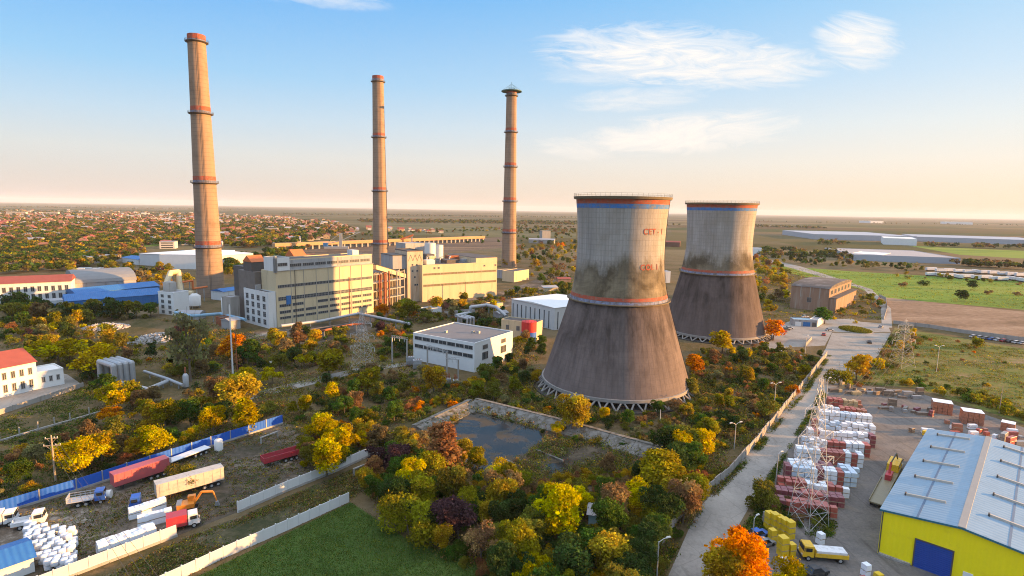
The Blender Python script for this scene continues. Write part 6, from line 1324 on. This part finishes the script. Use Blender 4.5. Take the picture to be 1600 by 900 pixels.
zone([(470, 730), (490, 680), (560, 690), (640, 680), (690, 755), (620, 735), (575, 708), (520, 738)], 'between the white fence and the basin', 18, (4.5, 7.5), 50, (1.5, 3.5), YEL)
zone([(600, 612), (700, 600), (820, 612), (860, 640), (960, 655), (1080, 640), (1190, 650), (1130, 702), (1040, 702), (900, 660), (742, 626), (650, 662), (610, 652)], 'below the near cooling tower', 16, (3.5, 6.5), 190, (1.0, 2.8), AUT, SHR)
zone([(1080, 612), (1075, 560), (1130, 545), (1195, 540), (1245, 560), (1262, 590), (1215, 640), (1160, 690), (1080, 640)], 'between the towers and the road wall', 30, (3.5, 6.5), 190, (1.1, 3.2), AUT, SHR)
zone([(0, 510), (60, 505), (140, 505), (150, 530), (230, 540), (300, 510), (345, 540), (480, 540), (500, 575), (385, 620), (440, 655), (330, 695), (210, 730), (175, 645), (130, 605), (100, 575), (0, 548)], 'in the western thicket', 95, (4.5, 8.5), 170, (1.6, 4), AUT)
zone([(-60, 715), (0, 700), (170, 650), (240, 690), (200, 735), (0, 790), (-60, 805)], 'in the weeds behind the blue fence', 9, (4, 6.5), 50, (1.0, 2.8), AUT, SHR)
zone([(440, 660), (500, 600), (600, 572), (640, 600), (740, 625), (640, 655), (600, 690), (490, 680), (460, 670)], 'on the rough ground by the curved path', 14, (4, 7), 120, (1.0, 3), AUT, SHR)
zone([(480, 560), (560, 520), (640, 515), (660, 500), (780, 500), (850, 545), (845, 605), (740, 625), (640, 600), (600, 575), (500, 580)], 'around the switchgear building', 44, (4.5, 7.5), 110, (1.5, 3.6), GRN, SHR)
zone([(400, 540), (440, 528), (590, 500), (640, 486), (780, 466), (880, 440), (895, 470), (800, 470), (790, 500), (700, 505), (640, 515), (480, 545)], 'in front of the cream halls', 50, (4.5, 8.0), 110, (1.8, 3.5), AUT)
zone([(0, 468), (0, 505), (150, 510), (250, 508), (250, 492), (105, 494), (100, 488)], 'in the belt before the blue workshops', 34, (7, 11), 30, (2.5, 4), GRN)
zone([(0, 432), (120, 426), (215, 452), (250, 452), (300, 445), (300, 424), (215, 420), (0, 410)], 'behind the blue workshops', 60, (6, 10), 0, (2, 3), AUT)
zone([(350, 446), (350, 412), (372, 412), (440, 396), (480, 402), (420, 430)], 'beyond the tallest chimney', 60, (8, 13), 0, (2, 3), GRN)
zone([(788, 418), (790, 392), (900, 376), (900, 430), (870, 448), (830, 440)], 'past the lattice topped chimney', 90, (6, 10), 120, (2, 4), AUT)
zone([(1168, 450), (1180, 405), (1240, 425), (1232, 470), (1200, 505), (1190, 500)], 'beyond the farther cooling tower', 40, (6, 10), 50, (2, 4), YEL)
zone([(1330, 602), (1375, 562), (1400, 520), (1445, 530), (1400, 575), (1345, 607)], 'along the plaza road edge', 10, (3, 5.5), 60, (1.0, 3), YEL, SHR)
zone([(1345, 600), (1430, 606), (1600, 657), (1700, 690), (1700, 670), (1600, 640), (1440, 596)], 'along the yard boundary on the pasture', 4, (3, 5), 36, (1.8, 3.6), AUT, [('olive', 4), ('green', 3), ('gold', 2), ('lime', 2)])
zone([(1398, 516), (1500, 532), (1600, 548), (1600, 640), (1440, 596), (1390, 575)], 'scattered over the rough pasture', 0, (3, 4), 40, (0.6, 1.6), AUT, SHR)
zone([(1180, 404), (1330, 412), (1440, 420), (1440, 426), (1330, 420), (1200, 412)], 'along the lane before the factories', 44, (5, 9), 10, (2, 4), GRN)
zone([(1400, 428), (1600, 436), (1600, 446), (1400, 436)], 'on the far meadow fringe', 10, (3, 5), 20, (1.5, 3), AUT)
zone([(1190, 555), (1245, 548), (1285, 560), (1260, 585), (1240, 580), (1200, 565)], 'in the dark planting by the lot', 3, (2.5, 4), 22, (1.2, 2.4), SHR)
zone([(1130, 880), (1180, 800), (1210, 810), (1250, 825), (1300, 826), (1290, 800), (1240, 805), (1215, 770), (1200, 760), (1170, 810)], 'in the weeds by the pylon foot', 0, (3, 4), 26, (0.9, 2.2), GRN, [('dark', 4), ('olive', 4), ('green', 3), ('brown', 2)])
zone([(1300, 505), (1345, 508), (1380, 480), (1345, 455), (1300, 475), (1285, 500)], 'behind the gatehouse', 10, (3, 5.5), 20, (1.2, 2.5), YEL)
zone([(640, 372), (800, 366), (900, 372), (900, 376), (800, 384), (700, 384)], 'beyond the coal viaduct', 34, (5, 8), 0, (1, 2), GRN)
zone([(560, 700), (640, 690), (690, 750), (800, 800), (960, 790), (1010, 750), (985, 740), (900, 740), (830, 770), (760, 760)], 'in the muddy shallows of the basin', 6, (3.5, 5.5), 130, (1.0, 2.8), AUT, [('gold', 3), ('rust', 3), ('brown', 3), ('lime', 2), ('olive', 2)], water=True)
zone([(640, 676), (735, 627), (800, 640), (900, 664), (1040, 708), (1020, 722), (880, 688), (740, 645), (660, 688)], 'along the broken basin bank', 0, (3, 4), 34, (0.9, 2.2), YEL, SHR)
def look(q): return q['h'] / q['p'].length
def inview(q): return -60 < q['px'] < 1660 and q['py'] < 985
plants = [q for q in plants if inview(q)]
trees = sorted([q for q in plants if q['shape'] != 'bush'], key=look, reverse=True); bushes = sorted([q for q in plants if q['shape'] == 'bush'], key=look, reverse=True)
rest = trees[300:] + bushes[300:]; single = trees[:300] + bushes[:300]
size = lambda q: ('tall' if q['h'] > 7.6 else 'middling' if q['h'] > 5.4 else 'small') if q['shape'] != 'bush' else ('big' if q['h'] > 2.7 else 'low')
form = lambda q: ('tree' if q['shape'] in ('round', 'bare') else 'spreading tree') if q['shape'] != 'bush' else 'bush'
sets = {}
for q in single:
    if not q['label']: sets.setdefault((size(q), LN[q['col']], form(q), q['phrase']), []).append(q)
for (s_, c_, f_, ph), qs in sets.items():
    qs.sort(key=lambda q: q['px'])
    for i, q in enumerate(qs):
        base = '%s %s %s %s' % (s_, c_, f_, ph); q['group'] = c_ + ' ' + ('bushes ' if f_ == 'bush' else 'trees ') + ph
        q['label'] = base if len(qs) == 1 else base + ', %s from the left' % ORD[i]
rv = random.Random(3)
NVAR = dict(round=5, tall=2, bush=5, spread=4, bare=3)
for q in plants:
    if q['shape'] in ('round', 'spread') and not q['label'] and q['col'] in ('brown', 'purple', 'grey', 'rust') and rv.random() < .6: q['shape'] = 'bare'
def leafcol(q):
    c = LC[q['col']]; k = rv.uniform(.8, 1.22); return (c[0] * k * rv.uniform(.9, 1.12), c[1] * k, c[2] * k)
for q in single:
    d = q['p'].length; lod = 'near' if d < 170 else 'mid' if d < 330 else 'far'; s = rv.randrange(NVAR[q['shape']]); nm = 'tree' if q['shape'] != 'bush' else 'shrub'
    rt_ = thing(nm, q['label'], 'tree' if nm == 'tree' else 'bush', q['p'], rv.uniform(0, 6.28), q.get('group')); w_ = q['wide'] * rv.uniform(.92, 1.12); rt_.scale = (q['h'] * w_, q['h'] * w_, q['h'])
    o = bpy.data.objects.new('crown' if nm == 'tree' else 'foliage', KIT[q['shape'], s, lod]); COL.objects.link(o); o.parent = rt_; o.color = (*leafcol(q), 1)
    o = bpy.data.objects.new('trunk' if nm == 'tree' else 'stem', KIT[q['shape'], s, 'trunk']); COL.objects.link(o); o.parent = rt_
def merged(name, items, mat, lod='far', frac=1.0):
    Vs, ls, cs, col = [], [], [], []
    for (p, h, w_, shape, c) in items:
        V, lv, cv = KIT[shape, rv.randrange(NVAR[shape]), lod, 'raw']
        if frac < 1: k = RS.rand(len(V)) < frac; V, lv, cv = V[k], lv[k], cv[k]
        a = rv.uniform(0, 6.28); R = np.array([[math.cos(a), -math.sin(a), 0], [math.sin(a), math.cos(a), 0], [0, 0, 1]])
        if frac < 1: ctr = V.mean(1, keepdims=True); V = ctr + (V - ctr) * (1 / math.sqrt(frac)) * .9
        Vs.append((V @ R.T) * np.array([h * w_, h * w_, h]) + np.array(p)); ls.append(lv); cs.append(cv); col.append(np.tile(c, (len(V), 1)))
    o = bpy.data.objects.new(name, quadmesh(name, np.concatenate(Vs), mat, dict(lv=np.concatenate(ls), cv=np.concatenate(cs)), dict(col=np.concatenate(col)))); COL.objects.link(o); o['kind'] = 'stuff'; return o
if rest: merged('shrubbery', [(tuple(q['p']), q['h'], q['wide'], q['shape'], leafcol(q)) for q in rest], M_leafc, 'mid', .35)
# shrub bed on the roundabout
A_ = G(1336, 516); rt = thing('shrub_bed', 'oval island bed of low dark shrubs in the plaza', 'shrub bed', A_)
mb = MB(); mb.lathe([(7.6, 0), (7.6, .25), (7.2, .25)], 40); mb.v = [(x * 1.0, y * 1.25, z) for x, y, z in mb.v]; mb.build('kerb', P_conc, rt)
Vs = []; r_ = np.random.RandomState(2); n = 9000; a = r_.uniform(0, 6.28, n); q = np.sqrt(r_.rand(n)); P = np.stack([7.2 * q * np.cos(a), 9.0 * q * np.sin(a), r_.uniform(.1, 1.2, n) * (1.1 - .5 * q ** 4)], 1)
o = bpy.data.objects.new('foliage', quadmesh('foliage', quads(P, unit(n, r_), r_.uniform(.1, .25, n), r_), M_leaf, dict(lv=r_.rand(n), cv=r_.rand(n)))); COL.objects.link(o); o.parent = rt; o.color = (*LC['olive'], 1)

# low scrub, weeds and grass: too many to count
def carpet(name, regions, seed, mat=None):
    """tufts of leaves: regions = (polygon in photo points, tufts, leaves per tuft, spread, height, leaf size, palette, upright)"""
    r = np.random.RandomState(seed); Vs, ls, cs, col = [], [], [], []
    for poly, n, k, sp, hh, lf, pal, up in regions:
        W_ = [G(x, y) for x, y in poly]; P2 = np.array([(q.x, q.y) for q in W_]); lo, hi = P2.min(0), P2.max(0); C_ = []
        while sum(len(c) for c in C_) < n:
            X = r.uniform(lo, hi, (n * 2, 2)); ins = np.zeros(len(X), bool); j = len(P2) - 1
            for i in range(len(P2)):
                yi, yj = P2[i, 1], P2[j, 1]; c = ((yi > X[:, 1]) != (yj > X[:, 1])) & (X[:, 0] < (P2[j, 0] - P2[i, 0]) * (X[:, 1] - yi) / (yj - yi + 1e-12) + P2[i, 0]); ins ^= c; j = i
            nz = np.sin(X[:, 0] * .31 + 1.3 * np.sin(X[:, 1] * .23 + seed)) + np.sin(X[:, 1] * .37 + 1.1 * np.sin(X[:, 0] * .19)) + r.normal(0, .55, len(X)); C_.append(X[ins & ((nz > -.55) | up)])
        C = np.concatenate(C_)[:n]
        d = np.array([[*_f]])[0]; w3 = np.concatenate([C, np.zeros((n, 1))], 1) - _C; zz = w3 @ _f; px = CX + F * (w3 @ _r) / zz; py = CY - F * (w3 @ _u) / zz
        ok = np.array([not (inpoly(a_, b_, WATER) or any(inpoly(a_, b_, kk) for kk in KEEP[:6] + KEEP[11:13])) for a_, b_ in zip(px, py)]); C = C[ok]; n = len(C)
        names = [p_[0] for p_ in pal]; w_ = np.array([p_[1] for p_ in pal], float); ci = r.choice(len(names), n, p=w_ / w_.sum()); cc = np.array([LC[a_] for a_ in names])[ci] * r.uniform(.7, 1.3, (n, 1))
        h = hh * r.uniform(.35, 1.0, n) ** 1.3; T = np.repeat(np.arange(n), k); m = len(T)
        off = r.normal(0, sp * .45, (m, 2)); z = np.abs(r.rand(m)) * h[T] * np.clip(1.15 - np.linalg.norm(off, axis=1) / sp * .6, .15, 1)
        P = np.concatenate([C[T] + off, z[:, None] + .02], 1); N = unit(m, r)
        if up: N[:, 2] *= .25; N /= np.linalg.norm(N, axis=1, keepdims=True)
        Vs.append(quads(P, N, r.uniform(.6, 1.3, m) * lf, r)); ls.append(r.rand(m)); cs.append(r.rand(n)[T]); col.append(cc[T])
    o = bpy.data.objects.new(name, quadmesh(name, np.concatenate(Vs), M_leafc, dict(lv=np.concatenate(ls), cv=np.concatenate(cs)), dict(col=np.concatenate(col)))); COL.objects.link(o); o['kind'] = 'stuff'; return o
PB = [('brown', 5), ('olive', 4), ('rust', 1.5), ('dark', 3), ('grey', 3), ('gold', .8), ('green', 2)]
PM = [('brown', 4), ('olive', 5), ('rust', 2), ('dark', 2), ('grey', 3), ('gold', 1.6), ('lime', 2), ('green', 3)]
PG = [('dark', 4), ('green', 5), ('olive', 4), ('grey', 1)]
carpet('undergrowth', [
    ([(560, 760), (640, 838), (700, 876), (790, 905), (800, 1000), (1010, 1000), (1040, 880), (1100, 790), (1180, 700), (1250, 612), (1285, 560), (1190, 545), (1080, 640), (1060, 700), (900, 668), (740, 630), (600, 700), (575, 735)], 19000, 12, 1.1, 1.7, .16, PM, False),
    ([(600, 612), (700, 600), (845, 608), (960, 645), (1080, 640), (1190, 560), (1080, 560), (1080, 620), (900, 668), (740, 628), (650, 665)], 10000, 11, 1.0, 1.5, .16, PM, False),
    ([(440, 660), (385, 618), (500, 590), (600, 572), (740, 625), (640, 655), (600, 692), (490, 690)], 5600, 10, 1.0, 1.2, .16, PM, False),
    ([(0, 500), (150, 500), (300, 500), (480, 540), (660, 505), (850, 545), (840, 605), (740, 622), (600, 570), (385, 616), (440, 655), (200, 735), (130, 605), (100, 575), (0, 548)], 11000, 9, 1.3, 1.7, .21, PM, False),
    ([(-60, 715), (0, 692), (170, 645), (330, 690), (230, 722), (0, 795), (-60, 815)], 3600, 10, .9, .8, .15, PG + [('brown', 3)], False),
    ([(0, 655), (130, 606), (180, 640), (0, 690)], 900, 9, .9, .7, .15, PG, False),
    ([(60, 950), (283, 845), (372, 812), (576, 724), (600, 740), (545, 782), (285, 900), (200, 945)], 3400, 10, .8, .55, .12, PB, False),
    ([(20, 940), (110, 850), (0, 812), (235, 732), (442, 664), (560, 694), (372, 795), (275, 835)], 3600, 9, .7, .42, .12, PB, False),
    ([(1120, 880), (1182, 800), (1172, 790), (1240, 690), (1290, 618), (1284, 612), (1232, 700), (1190, 795), (1140, 880)], 1500, 10, .8, .8, .14, PG, False),
    ([(1150, 880), (1190, 790), (1215, 790), (1250, 815), (1305, 815), (1300, 840), (1240, 838)], 900, 11, .8, .9, .14, PG, False),
    ([(1030, 880), (1110, 782), (1190, 700), (1255, 612), (1293, 555), (1298, 556), (1262, 612), (1178, 700), (1092, 800), (1040, 890)], 1600, 10, .7, .6, .12, PG + [('brown', 2)], False),
    ([(1330, 602), (1400, 515), (1500, 532), (1600, 548), (1700, 560), (1700, 690), (1600, 655), (1430, 604)], 4200, 8, 1.6, .35, .16, [('olive', 5), ('brown', 2), ('rust', .5), ('gold', 1.2), ('green', 4), ('lime', 3)], False),
    ([(1170, 450), (1200, 410), (1345, 452), (1380, 500), (1300, 500), (1200, 510)], 1800, 8, 1.8, 1.2, .3, [('olive', 4), ('gold', 2), ('brown', 2), ('green', 2)], False),
    ([(590, 500), (780, 464), (900, 436), (900, 480), (780, 505), (640, 515)], 3000, 8, 1.6, 1.6, .3, PM, False)], 11)
carpet('lawn_grass', [([(150, 1010), (300, 905), (548, 786), (640, 842), (720, 868), (790, 902), (800, 1010)], 16000, 6, .8, .16, .075, [('green', 9), ('dark', 2), ('olive', 1.5), ('lime', .4)], True)], 5)
carpet('meadow_grass', [([(1200, 416), (1330, 425), (1600, 441), (1700, 446), (1700, 490), (1600, 483), (1385, 465), (1345, 452), (1235, 427)], 1600, 6, 3.0, .3, .3, [('lime', 6), ('green', 3)], True)], 6)
# rubble heaps among the western trees
for k, (lab, px, py, rx, ry) in enumerate((('heap of pale rubble in the western thicket, larger and closer to the office wing', 242, 530, 9, 12), ('long heap of pale rubble in the western thicket, farther left', 166, 512, 10, 8))):
    mb = MB(); rr = random.Random(k)
    for i in range(420):
        a, q = rr.uniform(0, 6.28), math.sqrt(rr.random()); x, y = rx * q * math.cos(a), ry * q * math.sin(a); z = 2.2 * (1 - q ** 1.5) * rr.uniform(.5, 1); s = rr.uniform(.2, .7)
        R = Matrix.Rotation(rr.uniform(0, 3), 3, Vector((rr.uniform(-1, 1), rr.uniform(-1, 1), rr.uniform(-1, 1))).normalized()); c_ = Vector((x, y, z))
        pts = [c_ + R @ Vector((sx * s, sy * s * .7, sz * s * .4)) for sz in (-1, 1) for sx, sy in ((-1, -1), (1, -1), (1, 1), (-1, 1))]; mb.hexa(pts[:4], pts[4:])
    o = mb.build('rubble_heap', pm('rubble', (0.42, 0.40, 0.38), 0.95, 0.3, .6, (0.24, 0.19, 0.15), .4), None, G(px, py)); tag(o, lab, 'rubble heap')

# ---------------------------------------------------------------- the town on the plain
M_wall = {k: pm('house wall ' + k, v, 0.9, 0.08, 0.3) for k, v in dict(white=(0.55, 0.52, 0.48), cream=(0.46, 0.38, 0.28), grey=(0.33, 0.31, 0.29), ochre=(0.38, 0.27, 0.15)).items()}
M_rf = dict(red=P_redroof, orange=P_tile, brown=P_brown, grey=P_greyroof)
HV = []
for wl, rf, (w_, d_, h_, r_, hip) in [('white', 'red', (11, 9, 3.4, 3.2, 1)), ('white', 'orange', (13, 9, 3.2, 2.8, 0)), ('cream', 'orange', (10, 10, 5.6, 3.0, 1)), ('white', 'brown', (12, 9, 3.2, 3.0, 0)), ('ochre', 'red', (12, 10, 5.4, 3.2, 0)), ('grey', 'grey', (14, 9, 3.2, 2.4, 0)), ('cream', 'brown', (10, 8, 3.0, 2.8, 1)), ('white', 'grey', (16, 10, 5.8, 2.0, 0)), ('white', 'orange', (9, 9, 6.0, 3.2, 1))]:
    mw = MB().box(-w_ / 2, w_ / 2, -d_ / 2, d_ / 2, 0, h_, 0); 
    for sx in (-.3, .05, .35): mw.box(w_ * sx - .6, w_ * sx + .6, -d_ / 2 - .04, -d_ / 2, h_ * .3, h_ * .3 + 1.3, 1)
    for sy in (-.25, .2): mw.box(w_ / 2, w_ / 2 + .04, d_ * sy - .6, d_ * sy + .6, h_ * .3, h_ * .3 + 1.3, 1)
    if not hip: mw.gable(-w_ / 2, w_ / 2, -d_ / 2, d_ / 2, h_ + .002, h_ + r_ * .93, 'x', 0)
    mr = MB(); o_ = .5; q = w_ * .22 if hip else -o_ * 0
    X0, X1, Y0, Y1, Z0 = -w_ / 2 - o_, w_ / 2 + o_, -d_ / 2 - o_, d_ / 2 + o_, h_ - .1; rx0, rx1, Z1 = (X0 + q, X1 - q, h_ + r_)
    mr.face([(X0, Y0, Z0), (X1, Y0, Z0), (rx1, 0, Z1), (rx0, 0, Z1)]).face([(X1, Y1, Z0), (X0, Y1, Z0), (rx0, 0, Z1), (rx1, 0, Z1)])
    if hip: mr.face([(X0, Y1, Z0), (X0, Y0, Z0), (rx0, 0, Z1)]).face([(X1, Y0, Z0), (X1, Y1, Z0), (rx1, 0, Z1)]); mr.face([(X0, Y0, Z0), (X0, Y1, Z0), (X1, Y1, Z0), (X1, Y0, Z0)])
    mr.box(w_ * .18, w_ * .18 + .7, .8, 1.5, h_ + r_ * .4, h_ + r_ + .7)
    HV.append((wl, rf, mw, mr, mw.mesh('house', [M_wall[wl], P_glass]), mr.mesh('roof', M_rf[rf]), w_))
TOWN = [[(0, 424), (0, 326), (120, 328), (300, 332), (420, 337), (520, 346), (556, 356), (556, 366), (440, 384), (330, 388), (200, 398), (110, 412)], [(575, 361), (690, 364), (690, 360), (575, 357)], [(-80, 424), (-80, 330), (0, 326), (0, 424)]]
TW = [[tuple(G(x, y).xy) for x, y in P] for P in TOWN]; rt7 = random.Random(99); houses = []
cells = {}
for P, n in zip(TW, (1150, 26, 140)):
    xs = [p[0] for p in P]; ys = [p[1] for p in P]; got = 0; tries = 0
    while got < n and tries < n * 60:
        tries += 1
        px, py = rt7.uniform(min(q[0] for q in TOWN[TW.index(P)]), max(q[0] for q in TOWN[TW.index(P)])), rt7.triangular(327, 424, 342)
        p = G(px, py)
        if not inpoly(p.x, p.y, P): continue
        if any(inpoly(px, py, k) for k in KEEP) or inpoly(px, py, [(60, 398), (180, 378), (280, 380), (200, 392), (100, 404)]): continue
        # streets: houses line up along rows
        a_ = .35; u_ = p.x * math.cos(a_) + p.y * math.sin(a_); v_ = -p.x * math.sin(a_) + p.y * math.cos(a_); v_ = round(v_ / 34) * 34 + rt7.uniform(-4, 4); p = Vector((u_ * math.cos(a_) - v_ * math.sin(a_), u_ * math.sin(a_) + v_ * math.cos(a_), 0))
        k = (int(p.x // 15), int(p.y // 15))
        if any((k[0] + i, k[1] + j) in cells for i in (-1, 0, 1) for j in (-1, 0, 1)): continue
        cells[k] = 1; houses.append(p); got += 1
houses.sort(key=lambda p: p.length)
ROOFN = dict(red='dark red', orange='orange', brown='brown', grey='grey'); WN = dict(white='white', cream='cream', grey='grey', ochre='ochre')
FMB, FMR = {}, {}
far_v, far_f, far_m = [], [], []; FM = [M_wall[k] for k in M_wall] + [M_rf[k] for k in M_rf] + [P_glass]; wi = {k: i for i, k in enumerate(M_wall)}; ri_ = {k: 4 + i for i, k in enumerate(M_rf)}
for i, p in enumerate(houses):
    hv = rt7.choice(HV); a = .35 + rt7.choice((0, 0, math.pi / 2, math.pi, -math.pi / 2)) + rt7.uniform(-.12, .12); sc = rt7.uniform(.85, 1.25)
    if i < 300:
        o = bpy.data.objects.new('house', hv[4]); COL.objects.link(o); o.location = p; o.rotation_euler = (0, 0, a); o.scale = (sc, sc, sc)
        px_ = proj(p)[0]; where = 'near side of the town behind the white hall' if 200 < px_ < 380 else 'near side of the town behind the red roofed office' if px_ <= 200 else 'town edge by the coal viaduct' if px_ < 565 else 'row beyond the viaduct'
        tag(o, '%s house with %s roof, %s' % (WN[hv[0]], ROOFN[hv[1]], where), 'house', '%s houses with %s roofs, %s' % (WN[hv[0]], ROOFN[hv[1]], where))
        q = bpy.data.objects.new('roof', hv[5]); COL.objects.link(q); q.parent = o
    else:
        ca, sa = math.cos(a) * sc, math.sin(a) * sc
        for mb, base in ((hv[2], 0), (hv[3], 1)):
            k = len(far_v); far_v += [(p.x + x * ca - y * sa, p.y + x * sa + y * ca, z * sc) for x, y, z in mb.v]; far_f += [tuple(k + j for j in f) for f in mb.f]
            far_m += [(wi[hv[0]] if m == 0 else 8) if base == 0 else ri_[hv[1]] for m in mb.m]
if far_v:
    mb = MB(); mb.v, mb.f, mb.m = far_v, far_f, far_m; o = mb.build('far_houses', FM); o['kind'] = 'stuff'
# larger blocks of the town
for k, (px, py, w_, h_, c_, lab) in enumerate(((27, 336, 70, 14, 'white', 'white apartment block flashing in the sun at the town edge, left one'), (80, 336, 60, 13, 'white', 'white apartment block flashing in the sun, right of its twin'), (142, 336, 80, 9, 'cream', 'long cream block in the far town'), (165, 337, 60, 12, 'ochre', 'ochre block in the far town'), (425, 363, 26, 9, 'cream', 'cream big house at the town edge'), (264, 388, 18, 9, 'white', 'white church like house behind the white hall'))):
    c = G(px, py); r = thing('apartment_block', lab, 'apartment block', c, .3); MB().box(-w_ / 2, w_ / 2, -8, 8, 0, h_).build('wall', M_wall[c_], r); MB().box(-w_ / 2 - .3, w_ / 2 + .3, -8.3, 8.3, h_, h_ + .8).build('roof', P_greyroof, r)
    for j in range(int(h_ // 3)): win(r, -w_ / 2 + 2, w_ / 2 - 2, j * 3 + 1, j * 3 + 2.3, -8, int(w_ // 5))
# trees of the town and far belts on the plain
items = []
def scat(poly, n, hr, pal, clump=0, shapes=('round', 'spread')):
    P = [tuple(G(x, y).xy) for x, y in poly]; xs = [p[0] for p in poly]; ys = [p[1] for p in poly]; got = 0; t_ = 0
    while got < n and t_ < n * 40:
        t_ += 1; px, py = rt7.uniform(min(xs), max(xs)), rt7.uniform(min(ys), max(ys))
        if not inpoly(px, py, poly) or any(inpoly(px, py, k) for k in KEEP): continue
        p = G(px, py); got += 1; c = LC[pick(pal, rt7)]; k = rt7.uniform(.75, 1.2); items.append(((p.x + rt7.uniform(-9, 9), p.y + rt7.uniform(-9, 9), 0), rt7.uniform(*hr), rt7.uniform(.9, 1.4), rt7.choice(shapes), tuple(v * k for v in c)))
TP = [('olive', 4), ('green', 4), ('dark', 5), ('brown', 3), ('gold', 1.5), ('rust', 1), ('lime', 1)]
scat([(0, 424), (0, 328), (300, 333), (520, 348), (556, 362), (440, 386), (330, 390), (200, 400), (110, 414)], 5600, (6, 11), TP)
scat([(-60, 425), (-60, 330), (0, 328), (0, 425)], 100, (5, 10), TP)
scat([(0, 420), (110, 412), (210, 398), (215, 404), (120, 422), (0, 430)], 90, (6, 10), TP)
scat([(470, 372), (560, 366), (780, 356), (900, 360), (900, 363), (780, 361), (560, 372)], 130, (5, 9), TP)
scat([(440, 388), (560, 378), (640, 372), (640, 374), (560, 382), (450, 392)], 60, (5, 9), TP)
MW = [('dark', 5), ('olive', 3), ('brown', 3)]
for poly, n in (([(560, 343), (900, 347), (900, 352), (560, 348)], 900), ([(440, 334), (900, 339), (900, 341), (440, 336)], 300), ([(1040, 352), (1060, 352), (1060, 354), (1040, 354)], 8), ([(1180, 353), (1290, 356), (1290, 358), (1180, 355)], 140), ([(0, 322), (420, 327), (420, 329), (0, 325)], 300), ([(1180, 346), (1600, 352), (1600, 353), (1180, 347)], 60), ([(800, 352), (900, 356), (900, 372), (800, 366)], 90), ([(1280, 378), (1320, 380), (1320, 384), (1280, 383)], 30), ([(1440, 384), (1600, 388), (1600, 390), (1440, 386)], 40), ([(1180, 392), (1330, 398), (1330, 408), (1180, 402)], 90), ([(1500, 414), (1600, 418), (1600, 422), (1500, 417)], 40)):
    scat(poly, n, (6, 11), MW)
merged('town_trees', items, M_leafc, 'far', .16)
# works clutter in the west: parked lorries by the white hall, seen as small roofs
for k in range(16):
    px, py = 122 + (k % 8) * 11 + rt7.uniform(-2, 2), 424 + (k // 8) * 6 + rt7.uniform(-1, 1); o = bpy.data.objects.new('truck_trailer', bm_); COL.objects.link(o); o.location = G(px, py); o.rotation_euler = (0, 0, .2); o.scale = (.8, .9, .8)
    tag(o, 'white lorry body parked in the lot behind the arched store', 'trailer', 'lorries behind the arched store'); q = bpy.data.objects.new('chassis', wm_); COL.objects.link(q); q.parent = o
